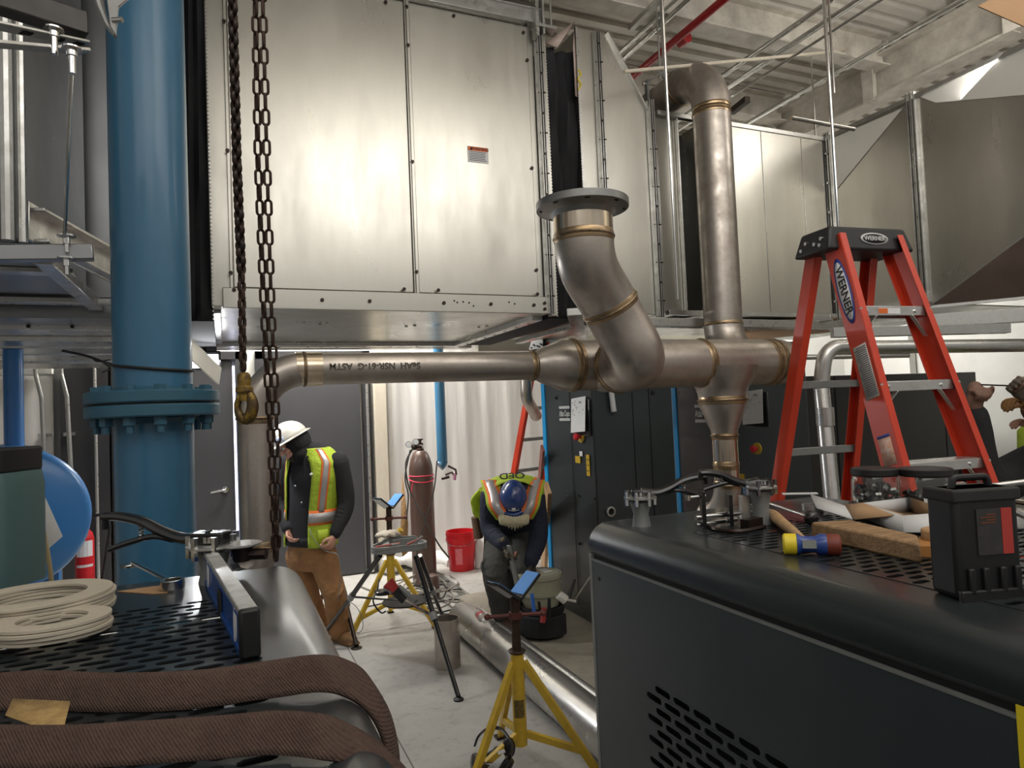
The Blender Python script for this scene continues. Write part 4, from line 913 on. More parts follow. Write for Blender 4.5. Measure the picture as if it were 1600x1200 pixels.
# ================================================================== tall compressors
def tall(name, label, x0, x1, y0, y1, z1, tx=True):
    t = thing(name, label, 'compressor cabinet', ((x0+x1)/2, (y0+y1)/2, .105))
    obj('cabinet_body', G().bb((x0+.004, y0+.004, .16), (x1, y1, z1)), DARK, t, bev=.006)
    obj('plinth', G().bb((x0+.02, y0+.02, .105), (x1, y1-.02, .17)), DARK, t)
    obj('blue_stripe', G().bb((x0-.006, y1-.052, .20), (x0+.03, y1+.004, z1)), SKYB, t, bev=.002)
    return t
tz = 2.12
m1 = tall('tall_compressor', 'tall charcoal cabinet with papers and red stop button behind the bending worker', 2.38, 3.06, 4.14, 4.95, tz)
def onx(px, py, x): return AT(px, py, x=x)
def face_details(t, xf, pl, pd, pe, logo, col, full=True):
    lp, ls = logo; X = xf-.004
    g = G(); g.bb((X, lp.y-.09*ls, lp.z+.036*ls), (X+.003, lp.y+.09*ls, lp.z+.056*ls)); g.bb((X, lp.y-.09*ls, lp.z-.056*ls), (X+.003, lp.y+.09*ls, lp.z-.036*ls)); obj('logo_bars', g, LGREY, t)
    text('logo_lettering', 'Atlas Copco', LGREY, t, (X, lp.y, lp.z-.002), -Y_, Z_, .062*ls, shear=.25, sx=.58)
    g = G(); g.bb((X-.012, pd.y-.10, pd.z-.13), (X+.004, pd.y+.13, pd.z+.13)); dp_ = obj('display_panel', g, BLACKG, t, bev=.006)
    g = G().box((X-.03, pd.y+.03, pd.z+.02), (.002, .21, .25), Matrix.Rotation(.10, 3, 'Y') @ Matrix.Rotation(-.06, 3, 'X')); pp = obj('taped_paper', g, PAPER, dp_); pp['label'] = 'white paper sheet with scribbled notes'
    g = G(); rr = random.Random(5)
    for k in range(26):
        c = V(X-.0325, pd.y+.03+rr.uniform(-.08, .08), pd.z+.02+rr.uniform(-.1, .1)); g.box(c, (.001, rr.uniform(.01, .03), .004), Matrix.Rotation(.10, 3, 'Y') @ Matrix.Rotation(rr.uniform(-1, 1), 3, 'X'))
    obj('scribbles', g, SCRIB, dp_)
    obj('stop_button_base', G().cyl((X+.002, pe.y, pe.z), (X-.008, pe.y, pe.z), .045, n=24), YELL, t)
    obj('stop_button', G().lathe((X-.008, pe.y, pe.z), -X_, [(0, .014), (.025, .014), (.026, .026), (.042, .026), (.05, .018)], 20), REDB, t)
lp = onx(883, 646, 2.38); pd = onx(913, 652, 2.38); pe = onx(909, 682, 2.38)
face_details(m1, 2.38, None, pd, pe, (lp, 1.0), None)
X = 2.376
for (px, py, w, h, m_, nm) in ((903, 718, .075, .05, mat('amber_label', (.62, .40, .02), .5), 'amber_label'), (919, 727, .045, .15, MATS['amber_label'], 'amber_label'), (908, 709, .045, .035, PAPER, 'white_label')):
    p = onx(px, py, X); obj(nm, G().bb((X-.002, p.y-w/2, p.z-h/2), (X, p.y+w/2, p.z+h/2)), m_, m1)
g = G(); p = onx(919, 727, X)
for k in range(3):
    for s in (-1, 1): g.add([(X-.003, p.y+s*.01-.006, p.z-.045+k*.04), (X-.003, p.y+s*.01+.006, p.z-.045+k*.04), (X-.003, p.y+s*.01, p.z-.03+k*.04)], [(0, 1, 2)])
obj('warning_pictograms', g, INK, m1, solid=.0004)
g = G(); g.bb((X-.002, onx(898, 800, X).y-.003, .2), (X+.001, onx(898, 800, X).y+.003, tz)); g.bb((2.376, 4.136, .17), (2.382, 4.146, tz)); obj('panel_seam', g, VOID, m1)
YS = 4.14
def ony(px, py, y=YS): return AT(px, py, y=y)
g = G()
for px in (1018+0, 992): 
    x = ony(px, 700).x; g.bb((x-.002, YS-.001, .25), (x+.002, YS+.005, tz-.1))
obj('side_seam', g, VOID, m1)
g = G(); p = ony(1020, 614); g.cyl((p.x, YS-.004, p.z), (p.x, YS+.005, p.z), .016); 
for px, py in ((868, 622), (898+6, 775), (905, 850), (929, 780), (928, 930)): p = onx(px, py, X); g.cyl((X-.002, p.y, p.z), (X+.003, p.y, p.z), .012, n=12)
obj('lock_hole', g, VOID, m1)
p = ony(953, 799); obj('pipe_socket', G().lathe((p.x, YS, p.z), -Y_, [(0, .036), (.02, .036), (.022, .03), (.022, .024), (.0, .024)], 24), ALU, m1)
obj('socket_bore', G().cyl((p.x, YS-.003, p.z), (p.x, YS-.001, p.z), .024), VOID, m1)
a = ony(951, 606); g = G(); g.tube(spline([(a.x, YS-.03, a.z+.15), (a.x, YS-.03, a.z), (a.x+.01, YS-.03, a.z-.12), (a.x+.015, YS-.03, a.z-.17)], 5), .02, 14); tag(obj('clear_hose', g, mat('milky_hose', (.62, .63, .64), .25, 0, noise=.5, nscale=8, ncol=(.4, .4, .42))), 'short milky plastic hose hanging against the charcoal cabinet side under the header', 'hose')
g = G(); a = ony(957, 935)
for i in range(5):
    for j in range(11): g.bb((a.x-.045+i*.02, YS-.0015, a.z-.12+j*.022), (a.x-.032+i*.02, YS+.002, a.z-.106+j*.022))
obj('vent_grille', g, VOID, m1)
m2 = tall('tall_compressor', 'second tall charcoal cabinet seen behind the drop pipe, left of the stepladder', 3.66, 4.4, 4.14, 4.95, tz)
lp = onx(1101, 646, 3.66); pd = onx(1186, 640, 3.66); pe = onx(1184, 701, 3.66)
face_details(m2, 3.66, None, pd, pe, (lp, 1.35), None)
p = onx(1155, 750, 3.656); obj('amber_label', G().bb((3.653, p.y-.06, p.z-.05), (3.656, p.y+.06, p.z+.05)), MATS['amber_label'], m2)
m3 = thing('wide_cabinet', 'wide black-grey cabinet row behind the red stepladder', 'compressor cabinet', (6.3, 5.3, .105))
obj('cabinet_body', G().bb((5.05, 5.0, .105), (7.9, 5.9, 1.87)), mat('black_cabinet', (.018, .020, .021), .35, .1, coat=.2, bump=.05, bscale=300), m3, bev=.006)
g = G()
for px in (1310, 1480): x = AT(px, 700, y=5.0).x; g.bb((x-.005, 4.996, .2), (x+.005, 5.004, 1.86))
obj('panel_seam', g, VOID, m3)
obj('blue_stripe', G().bb((5.03, 4.97, .3), (5.09, 5.0, 1.5)), mat('muted_blue_stripe', (.07, .16, .25), .5), m3)

# ================================================================== stepladders
def c_rail(p, q, outx, outer, w=.085, fl=.028, t=.005):
    """C-channel from p to q, web on the outer side"""
    d = (q-p).normalized(); ox = outx*outer; dep = d.cross(ox).normalized(); g = G()
    def slab(c0, wx, wy): g.bar(p+c0, q+c0, wx, wy, up=dep) if False else g.add(
        [e+c0+ox*sx*wx/2+dep*sy*wy/2 for e in (p, q) for sx, sy in ((-1, -1), (1, -1), (1, 1), (-1, 1))],
        [(0, 3, 2, 1), (4, 5, 6, 7), (0, 1, 5, 4), (1, 2, 6, 5), (2, 3, 7, 6), (3, 0, 4, 7)])
    slab(ox*0, t, w); slab(-ox*fl/2+dep*(w/2), fl, t); slab(-ox*fl/2-dep*(w/2), fl, t); return g, dep
def stepladder(label, cx, cy, th, zt, full=True, z0=0.0):
    L = thing('stepladder', label, 'stepladder', (cx, cy, z0))
    ux = V(math.cos(th), math.sin(th), 0); uy = V(-math.sin(th), math.cos(th), 0)
    wt, wf, wb, sf, sb, d0 = .162, .27, .288, .753, .625, .047
    def P(k, z):
        t = (zt-z)/(zt-z0); f = k in 'AB'; s = -1 if k in 'AC' else 1
        w = wt+((wf if f else wb)-wt)*t; o = -(d0+(sf-d0)*t) if f else d0+(sb-d0)*t
        return V(cx, cy, z)+ux*s*w+uy*o
    deps = {}
    for k in 'ABCE':
        g, dep = c_rail(P(k, zt-.03), P(k, z0+.03), ux, -1 if k in 'AC' else 1, .10 if k in 'AB' else .06, .03 if k in 'AB' else .035); deps[k] = dep
        o = obj('rail', g, ORNG, L, bev=.0015); deps['o'+k] = o
        obj('ladder_foot', G().box(P(k, z0+.03), (.05, .11 if k in 'AB' else .08, .06)), BLACK, L, bev=.004)
    nst = 7
    for i in range(nst):
        z = zt-.305*(i+1)-.03
        if z < z0+.1: break
        a, b = P('A', z)+ux*.002, P('B', z)-ux*.002
        g = G(); g.bar(a-uy*.0, b-uy*.0, .088, .005); g.bar(a-uy*.044-Z_*.018, b-uy*.044-Z_*.018, .004, .036); g.bar(a+uy*.044-Z_*.018, b+uy*.044-Z_*.018, .004, .036)
        stp = obj('step', g, ALU, L, bev=.001)
        g = G()
        for s, e in ((1, a), (-1, b)): g.bar(e+ux*s*.085-uy*.04-Z_*.035, e+ux*s*.004-uy*.03-Z_*.12, .003, .018, up=uy)
        obj('step_brace', g, ALU, stp)
        g = G()
        for e in (a, b):
            for dz in (-.01, -.03): g.cyl(e-uy*(.052)+V(0, 0, dz), e-uy*.058+V(0, 0, dz), .006, n=8)
        g.cyl(a.lerp(b, .12)-uy*.046-Z_*.018, a.lerp(b, .12)-uy*.052-Z_*.018, .007, n=10); g.cyl(a.lerp(b, .8)-uy*.046-Z_*.018, a.lerp(b, .8)-uy*.052-Z_*.018, .007, n=10)
        obj('rivet', g, CHROME, stp)
        if i == 0 and full:
            c = a.lerp(b, .42)-uy*.0475-Z_*.018; obj('danger_label', G().box(c, (.11, .001, .024), Matrix.Rotation(th, 3, 'Z')), PAPER, stp)
            c2 = a.lerp(b, .33)-uy*.0485-Z_*.018; obj('danger_header', G().box(c2, (.045, .001, .02), Matrix.Rotation(th, 3, 'Z')), ORGP, stp)
    for i in (2, 3, 4, 6):
        z = zt-.305*i-.02
        if z < z0+.1: break
        g = G(); g.bar(P('C', z), P('E', z), .03, .034, up=Z_); obj('rear_brace', g, HGREY, L, bev=.003)
    # top cap
    c = V(cx, cy, zt); g = G(); hx0, hy0, hx1, hy1 = .225, .105, .195, .085
    def cp(x, y, z): return c+ux*x+uy*y+V(0, 0, z)
    g.add([cp(-hx0, -hy0, -.085), cp(hx0, -hy0, -.085), cp(hx0, hy0, -.085), cp(-hx0, hy0, -.085), cp(-hx1, -hy1, .018), cp(hx1, -hy1, .018), cp(hx1, hy1, .018), cp(-hx1, hy1, .018)],
          [(0, 3, 2, 1), (4, 5, 6, 7), (0, 1, 5, 4), (1, 2, 6, 5), (2, 3, 7, 6), (3, 0, 4, 7)])
    tcp = obj('top_cap', g, BLACK, L, bev=.012, segs=3)
    g = G(); g.bb((-.001, -.001, -.001), (.001, .001, .001)); g = G()
    for x, y, z in ((-.06, 0, 0),): pass
    for dy, dz in ((-.06, -.03), (-.02, -.045), (.03, -.03), (-.05, -.055), (.06, -.055)): g.cyl(cp(-.205, dy, dz), cp(-.222, dy, dz-.001), .008, n=10)
    obj('cap_rivet', g, CHROME, tcp)
    if full:
        n = (cp(0, -hy0, -.085)-cp(0, -hy1, .018)); up = -n.normalized(); fn = ux.cross(up); fc = cp(.02, -(hy0+hy1)/2, -.034)+fn*(.002 if fn.dot(-uy) > 0 else -.002)
        def oval(c0, rx, ry, u, w, nrm, off): return G().add([c0+u*rx*math.cos(2*PI*k/36)+w*ry*math.sin(2*PI*k/36)+nrm*off for k in range(36)], [tuple(range(36))])
        nn = fn if fn.dot(-uy) > 0 else -fn
        obj('cap_logo_rim', oval(fc, .072, .027, ux, up, nn, .0006), LGREY, tcp, solid=.0006); obj('cap_logo_field', oval(fc, .060, .021, ux, up, nn, .0014), INK, tcp, solid=.0006)
        text('cap_logo_lettering', 'WERNER', LGREY, tcp, fc+nn*.0026, ux, up, .027)
        # oval logo on the outer web of the front left rail
        a, b = P('A', zt-.10), P('A', zt-.42); dn = (b-a).normalized(); c0 = a.lerp(b, .5)-ux*.0035; nrm = -ux; w = dn.cross(nrm).normalized()
        w = w if w.dot(-uy) > 0 else -w
        obj('rail_logo_rim', oval(c0, .145, .036, dn, w, nrm, .0006), mat('logo_blue', (.03, .06, .30), .4), deps['oA'], solid=.0006)
        obj('rail_logo_field', oval(c0, .128, .027, dn, w, nrm, .0016), PAPER, deps['oA'], solid=.0006)
        text('rail_logo_lettering', 'WERNER', INK, deps['oA'], c0+nrm*.003, dn, -w if dn.cross(-w).dot(nrm) > 0 else w, .052)
        a = P('A', zt-.49)-ux*.0035; b = P('A', zt-.70)-ux*.0035
        obj('instruction_label', G().add([a+w*.034, a-w*.034, b-w*.034, b+w*.034], [(0, 1, 2, 3)]), mat('faded_label', (.50, .48, .45), .6), deps['oA'], solid=.001)
        g = G(); rr = random.Random(2)
        for k in range(24):
            t = .04+k*.0385; e = a.lerp(b, t); g.add([e+w*.03-ux*.0012, e-w*(.03-rr.random()*.015)-ux*.0012, e-w*(.03-rr.random()*.01)-ux*.0012+dn*.004, e+w*.03-ux*.0012+dn*.004], [(0, 1, 2, 3)])
        obj('label_print', g, SCRIB, deps['oA'])
        a = P('A', zt-.84)-ux*.0035; b = P('A', zt-.95)-ux*.0035
        obj('rating_label', G().add([a+w*.03, a-w*.03, b-w*.03, b+w*.03], [(0, 1, 2, 3)]), mat('orange_white_label', (.62, .28, .16), .6, noise=.9, nscale=60, ncol=(.7, .6, .55)), deps['oA'], solid=.001)
        e = a.lerp(b, .09); obj('rating_header', G().add([a+w*.03-ux*.001, a-w*.03-ux*.001, e-w*.03-ux*.001, e+w*.03-ux*.001], [(0, 1, 2, 3)]), MATS['logo_blue'], deps['oA'], solid=.001)
    return L
stepladder('tall orange-red fibreglass stepladder with black top, standing at right', 2.516, 2.072, -.115, 2.346)
rl = stepladder('orange-red stepladder half hidden behind the bending worker and cabinet', 2.93, 5.83, .35, 2.30, full=False, z0=.09)

# ================================================================== items on the right cabinet
def on(px, py, z=ZT1): return AT(px, py, z=z)
RXg = V(.919, -.393, 0).normalized(); FWg = V(.393, .919, 0).normalized()
def lever(name, label, hub, tip_dir, Ls, group=None, body=True, s=1.0, z0=ZT1):
    """butterfly-valve operator: throttle plate, hub block, curved lever handle with squeeze trigger"""
    t = thing(name, label, 'valve', (hub.x, hub.y, z0)); d = tip_dir.normalized(); sd = Z_.cross(d)
    def p(a, z, c=0): return hub+d*a*Ls+V(0, 0, z*Ls)+sd*c*Ls
    tp_ = obj('throttle_plate', G().lathe(hub-V(0, 0, .012*s), Z_, [(0, .045*s), (.003, .052*s), (.008, .052*s), (.010, .045*s)], 28), ALU, t)
    g = G()
    for k in range(7):
        a = 2*PI*k/7+.3; c = hub+V(math.cos(a)*.046*s, math.sin(a)*.046*s, -.03*s); g.tube([c, c+V(0, 0, .045*s)], .007*s, 6)
    obj('plate_bolt', g, CHROME, tp_)
    obj('hub_block', G().box(p(.02, .035), (.30*Ls, .16*Ls, .10*Ls), Matrix.Rotation(math.atan2(d.y, d.x), 3, 'Z')), BLACKG, t, bev=.004)
    obj('hub_cap', G().cyl(hub, hub+V(0, 0, .012*s), .022*s), CHROME, t)
    g = G(); pts = spline([p(.02, .05), p(.25, .03), p(.45, .09), p(.65, .19), p(.85, .235), p(1.0, .24)], 5)
    g.tube(pts, [.020-.005*k/25 for k in range(26)], 10, sq=.72); g.tube([p(.99, .25), p(1.0, .13)], .008, 8)
    lh_ = obj('lever_handle', g, BLACKG, t)
    obj('squeeze_trigger', G().tube(spline([p(.36, .02), p(.55, .055), p(.8, .0), p(.96, -.05)], 5), .0075, 8), BLACKG, t)
    g = G(); c0 = p(.66, .04); c1 = p(.66, .16)
    g.tube([c0.lerp(c1, k/40)+d*math.cos(k*PI/4)*.02*Ls+sd*math.sin(k*PI/4)*.02*Ls for k in range(41)], .0035*Ls*2, 6); obj('spring', g, CHROME, lh_)
    if body:
        h = hub.z-.02*s-z0
        if h > .01: obj('valve_neck', G().lathe((hub.x, hub.y, z0), Z_, [(0, .030*s), (h*.5, .024*s), (h*.8, .03*s), (h, .034*s)], 20), HGREY, t)
    return t
h1 = W(1000, 774, 2.18); lever('butterfly_valve', 'butterfly valve with black lever pointing right, at the far left corner of the right cabinet', h1, RXg, .215, z0=ZT1)
h2 = W(1187, 757, 2.12); lever('butterfly_valve', 'butterfly valve with black lever pointing left, in front of the stop button', h2, -RXg, .185)
h3 = W(333, 846, 1.66); lv = lever('butterfly_valve', 'butterfly valve with long black lever pointing left, behind the blue level', h3, (-RXg+FWg*.1), .285, s=1.2)
g = G(); c = h3+RXg*.07+V(0, 0, -.015); g.lathe(c, Z_, [(0, .04), (.004, .047), (.008, .047)], 24); obj('valve_plate', g, ALU, lv); g = G(); g.lathe(c-V(0, 0, .035), Z_, [(0, .02), (.035, .028)], 16); g.tube([c+V(0, 0, -.02), c+RXg*.06+V(0, 0, -.02)], .014, 8); obj('valve_body', g, IRON, lv)
g = G(); g.tube([h3+RXg*.08+V(0, 0, -.05), W(372, 880, 1.72)], .02, 8); obj('pipe_stub', g, STEEL, lv)
# alignment clamp
cl = thing('pipe_clamp', 'black and chrome pipe alignment clamp lying between the two valves', 'clamp', on(1140, 818))
def wz(px, py, d): return W(px, py, d)
dC = 1.95
g = G(); a = on(1100, 825); b = on(1142, 822)
for q, h in ((a, .115), (b, .10)):
    g.box(q+V(0, 0, h/2), (.012, .03, h), Matrix.Rotation(-.4, 3, 'Z'))
obj('upright_plate', g, BLACKG, cl, bev=.002)
g = G(); z = .035; g.cyl(a+V(-.03, 0, z), b+V(.06, .01, z), .008); g.cyl(a+V(-.03, .0, .012), b+V(.05, .03, .012), .007); g.cyl(a+V(-.05, 0, .098), a+V(.01, 0, .098), .006); g.cyl(a+V(-.055, 0, .09), a+V(-.055, 0, .105), .009)
obj('clamp_rod', g, CHROME, cl)
g = G(); c = on(1165, 818)+V(0, 0, .0)
g.box(c+V(0, 0, .045), (.03, .02, .09), Matrix.Rotation(-.3, 3, 'Z')); g.box(c+V(.05, .0, .03), (.09, .04, .016), Matrix.Rotation(-.35, 3, 'Z')); g.box(c+V(.08, .03, .05), (.10, .02, .012), Matrix.Rotation(.5, 3, 'Z')); g.lathe(c+V(.03, -.02, 0), Z_, [(0, .03), (.01, .03), (.015, .012), (.05, .012)], 12)
obj('clamp_jaw', g, ALU, cl, bev=.002)
g = G(); g.tube(spline([a+V(.01, -.01, .006), on(1125, 832)+V(0, 0, .006), on(1160, 834)+V(0, 0, .008), on(1195, 826)+V(0, 0, .006)], 5), .007, 6); g.box(on(1175, 828)+V(0, 0, .02), (.07, .03, .03), Matrix.Rotation(.2, 3, 'Z')); obj('linkage', g, IRON, cl)
# long rod with black ball grip
th_ = thing('ball_rod', 'steel rod with a black ball grip lying across the right cabinet', 'rod', on(1225, 805))
a = on(1188, 795)+V(0, 0, .03); b = on(1268, 820)+V(0, 0, .022); obj('rod', G().cyl(a, b, .006), CHROME, th_); obj('ball_grip', G().ell(b, .022), BLACKG, th_); obj('crosshead', G().cyl(a+V(-.02, -.01, .02), a+V(.02, .03, -.01), .010), CHROME, th_)
# mallet
mt = thing('mallet', 'wooden-handled mallet with yellow and red faces and blue head', 'mallet', on(1265, 865))
a = on(1224, 866)+V(0, 0, .026); b = on(1314, 868)+V(0, 0, .026); ax = (b-a).normalized(); Lh = (b-a).length; rM = .0255
obj('yellow_face', G().lathe(a, ax, [(0, rM*.82), (.004, rM), (Lh*.23, rM), (Lh*.25, rM*.9)], 28), YELB, mt)
obj('head', G().lathe(a+ax*Lh*.24, ax, [(0, rM*1.0), (Lh*.03, rM*1.02), (Lh*.10, rM*.78), (Lh*.32, rM*.78), (Lh*.42, rM*1.05), (Lh*.52, rM*1.0)], 28), MALB, mt)
obj('red_face', G().lathe(a+ax*Lh*.75, ax, [(0, rM*.95), (.003, rM), (Lh*.22, rM), (Lh*.25, rM*.88)], 28), MALR, mt)
hm = a.lerp(b, .45); tip = on(1204, 812)+V(0, 0, .022)
obj('handle', G().tube(spline([hm, hm.lerp(tip, .3), hm.lerp(tip, .65), tip], 5), [.009, .009, .010, .011, .012, .013, .014, .0145, .015, .0155, .016, .017, .0175, .0175, .017, .013], 14), WOODL, mt)
vtow = (CAM-hm).normalized(); c = a.lerp(b, .47)+vtow*(rM*.8+.001); obj('maker_plate', G().bar(c-ax*.016, c+ax*.016, .001, .020, up=Z_-vtow*vtow.z), HGREY, mt)
# timber block
a = on(1272, 856); b = on(1432, 890); 
def blk(name, label, cat, pts, h, m_, bev=.003, group=None):
    return tag(obj(name, G().prism([V(p.x, p.y, ZT1+.0005) for p in pts], (0, 0, h)), m_, bev=bev), label, cat, group)
blk('timber_block', 'worn weathered timber block lying beside the mallet', 'wood block', [on(1268, 842), on(1440, 882), on(1436, 866), on(1330, 838)], .046, WOOD, .006)
blk('timber_offcut', 'orange-brown squared offcut behind the worn timber block', 'wood block', [on(1432, 872), on(1500, 874), on(1500, 858), on(1436, 857)], .03, mat('stained_wood', (.42, .19, .05), .6, noise=.5, nscale=10))
p = on(1472, 862); tag(obj('wooden_disc', G().lathe(V(p.x, p.y, ZT1+.031), Z_, [(0, .042), (.02, .043), (.024, .040)], 24), WOODL), 'round tan wooden disc resting on the offcut by the black case', 'wood disc')
# open white cardboard box
bx_ = thing('cardboard_box', 'open white cardboard box with brown-lined flaps in front of the jars', 'box', on(1400, 815))
def quadbox(name, pts, m_): obj(name, G().add(pts, [tuple(range(len(pts)))]), m_, bx_, solid=.003)
bw = mat('white_card', (.66, .66, .66), .7, noise=.3, nscale=8, ncol=(.5, .5, .5))
z0, z1 = ZT1+.004, ZT1+.052
B = [on(1330, 815), on(1422, 833), on(1492, 826), on(1418, 800)]
lo = [V(p.x, p.y, z0) for p in B]; hi = [V(p.x, p.y, z1) for p in B]
hi0 = [AT(1347, 786, z=z1), AT(1412, 806, z=z1), AT(1490, 800, z=z1), AT(1421, 777, z=z1)]
lo = [V(p.x, p.y, z0) for p in hi0]
quadbox('base', lo, CARD); 
for i in range(4): quadbox('side', [lo[i], lo[(i+1) % 4], hi0[(i+1) % 4], hi0[i]], bw if i != 2 else CARD)
quadbox('flap', [hi0[0], AT(1412, 804, z=z1), AT(1335, 812, z=ZT1+.018), AT(1320, 789, z=ZT1+.03)], CARD)
quadbox('long_flap', [AT(1321, 791, z=ZT1+.032), AT(1333, 812, z=ZT1+.015), AT(1276, 794, z=ZT1+.02), AT(1266, 772, z=ZT1+.035)], bw)
quadbox('front_flap', [hi0[1], hi0[2], AT(1484, 832, z=ZT1+.012), AT(1413, 832, z=ZT1+.012)], bw)
quadbox('front_flap', [hi0[0], hi0[1], AT(1412, 836, z=ZT1+.006), AT(1360, 812, z=ZT1+.006)], bw)
g = G().box(on(1250, 776)+V(0, 0, .012), (.13, .03, .004), Matrix.Rotation(-.6, 3, 'Z')); tag(obj('paper_strip', g, PAPER), 'white paper strip on the cabinet behind the ball-ended rod', 'paper')
p = on(1270, 798); tag(obj('plastic_ring', G().lathe(p, Z_, [(0, .035), (.022, .035), (.022, .028), (0, .028)], 28, closed=True), ALU), 'pale plastic ring standing on the cabinet beside the white box flap', 'ring')
blk('red_cloth', 'small dark maroon rag beside the mallet handle', 'rag', [on(1222, 812), on(1262, 818), on(1275, 806), on(1238, 800)], .004, mat('maroon', (.10, .02, .025), .8))
# jars
def jar(label, px, py, r, h, stuff):
    p = on(px, py); t = thing('plastic_jar', label, 'jar', p, 'jars of fasteners')
    jb_ = obj('jar_body', G().lathe(p, Z_, [(.001, .001), (.001, r*.9), (.012, r), (h*.72, r), (h*.84, r*.93), (h*.9, r*.86), (h*.9, r*.84), (h*.83, r*.91), (h*.71, r*.98), (.014, r*.98), (.003, r*.87), (.003, .001)], 36, closed=False), GLASS, t)
    obj('jar_lid', G().lathe(p+V(0, 0, h*.84), Z_, [(0, r*.96), (.004, r), (h*.15, r), (h*.17, r*.95)], 36), BLACK, t)
    g = G(); rr = random.Random(px)
    for k in range(190):
        a = rr.uniform(0, 2*PI); q = math.sqrt(rr.random())*r*.88; z = .012+rr.random()*h*stuff
        ax = V(rr.uniform(-1, 1), rr.uniform(-1, 1), rr.uniform(-1, 1)).normalized(); c = p+V(math.cos(a)*q, math.sin(a)*q, z); g.tube([c, c+ax*.008], .008, 6)
    o = obj('loose_nuts', g, RUBYG, t, smooth=False); o['kind'] = 'stuff'; return jb_
jar('clear jar of loose nuts with a black lid, in front of the ladder leg', 1370, 800, .072, .145, .55)
t = jar('wider clear jar with a black lid and pale label, beside the jar of nuts', 1449, 800, .080, .142, .35)
c = on(1449, 800)+(CAM-on(1449, 800)).normalized()*.0; v2 = V(-.55, -.83, 0).normalized(); obj('jar_label', G().add([on(1449, 800)+(Matrix.Rotation(a, 3, 'Z') @ v2)*.0815+V(0, 0, z) for z in (.02, .085) for a in (-.45, -.15, .15, .4)], [(0, 1, 5, 4), (1, 2, 6, 5), (2, 3, 7, 6)]), PAPER, t)
# black hard case standing upright
p = on(1552, 936); cs = thing('hard_case', 'black upright hard plastic tool case with red and grey label', 'tool case', p)
rot = Matrix.Rotation(-.28, 3, 'Z'); cw, cdp, chh = .135, .075, .205
def cp_(x, y, z): return p+rot @ V(x, y+cdp/2, z)
csb = obj('case_body', G().box(cp_(0, 0, chh/2), (cw, cdp, chh), rot), BLACK, cs, bev=.012, segs=3)
obj('case_lid_rim', G().box(cp_(0, 0, chh-.012), (cw+.006, cdp+.006, .024), rot), mat('dusty_black', (.028, .027, .026), .75, noise=.5, nscale=20), cs, bev=.004)
obj('carry_handle', G().tube(fillet([cp_(-.04, 0, chh-.002), cp_(-.035, 0, chh+.018), cp_(.035, 0, chh+.018), cp_(.04, 0, chh-.002)], .01), .007, 10), BLACK, cs)
g = G()
for x in (-.045, -.015, .02, .05): g.box(cp_(x, -cdp/2-.004, .035), (.012, .01, .05), rot)
g.box(cp_(0, -cdp/2-.003, .005), (cw+.004, .012, .03), rot); obj('case_ribs', g, BLACK, cs, bev=.003)
obj('grey_label', G().box(cp_(.0, -cdp/2-.001, .125), (.050, .003, .085), rot), mat('brownish_label', (.035, .035, .035), .5, noise=.8, nscale=60, ncol=(.06, .05, .05)), csb)
obj('red_label', G().box(cp_(.037, -cdp/2-.001, .125), (.022, .003, .085), rot), mat('faded_red', (.48, .05, .04), .6), csb)
g = G()
for k in range(4): g.bb((0, 0, 0), (0, 0, 0)) if False else g.box(cp_(-.002+(k % 2)*.006, -cdp/2-.0028, .142+k*.005), (.03-(k % 2)*.01, .001, .0025), rot)
obj('label_print', g, mat('faint_orange', (.16, .05, .02), .6), csb)
# big black lid / handle loop behind, wrenches on top
g = G(); g.lathe(W(1545, 815, 1.98)-V(0, 0, .025), Z_, [(0, .12), (.004, .125), (.026, .125), (.03, .12)], 40); lidg = g
p = W(1545, 815, 1.98)-V(0, 0, .025); obj_ = obj('round_tub', G().lathe(V(p.x, p.y, ZT1), Z_, [(0, .10), (p.z-ZT1, .112)], 36), mat('murky_tub', (.10, .105, .09), .4)); tag(obj_, 'murky round tub with wide black lid behind the upright tool case', 'tub'); obj('tub_lid', lidg, BLACKG, obj_)
rw = thing('ratchet_wrench', 'long steel ratchet wrench lying on top of the black lid at right', 'wrench', W(1540, 770, 1.95))
obj('shaft', G().tube([W(1497, 765, 1.93), W(1560, 758, 1.9), W(1640, 748, 1.85)], [.009, .008, .008], 12), ALU, rw)
obj('wrench_head', G().cyl(W(1486, 766, 1.90), W(1502, 763, 1.97), .021), CHROME, rw); obj('worn_end', G().cyl(W(1484.5, 766.3, 1.893), W(1486, 766, 1.90), .016), WOODL, rw)
pw_ = thing('pipe_wrench', 'dark steel wrench handle crossing under the ratchet wrench', 'wrench', W(1550, 785, 1.97))
obj('handle', G().tube([W(1515, 775, 1.98), W(1570, 782, 1.95), W(1640, 792, 1.9)], [.010, .012, .012], 8, sq=.5), IRONR, pw_)
tag(obj('white_rag', G().ell(W(1545, 785, 2.02), (.11, .05, .012), Matrix.Rotation(-.3, 3, 'Z')), CREAM), 'dirty white rag bunched under the wrenches', 'rag')
p = W(1592, 785, 1.9); tag(obj('grey_handle_tool', G().tube(fillet([W(1570, 800, 1.9), W(1592, 800, 1.85), W(1620, 812, 1.8)], .02), .012, 10), ALU), 'grey curved tool handle at the right edge beside the tool case', 'tool')

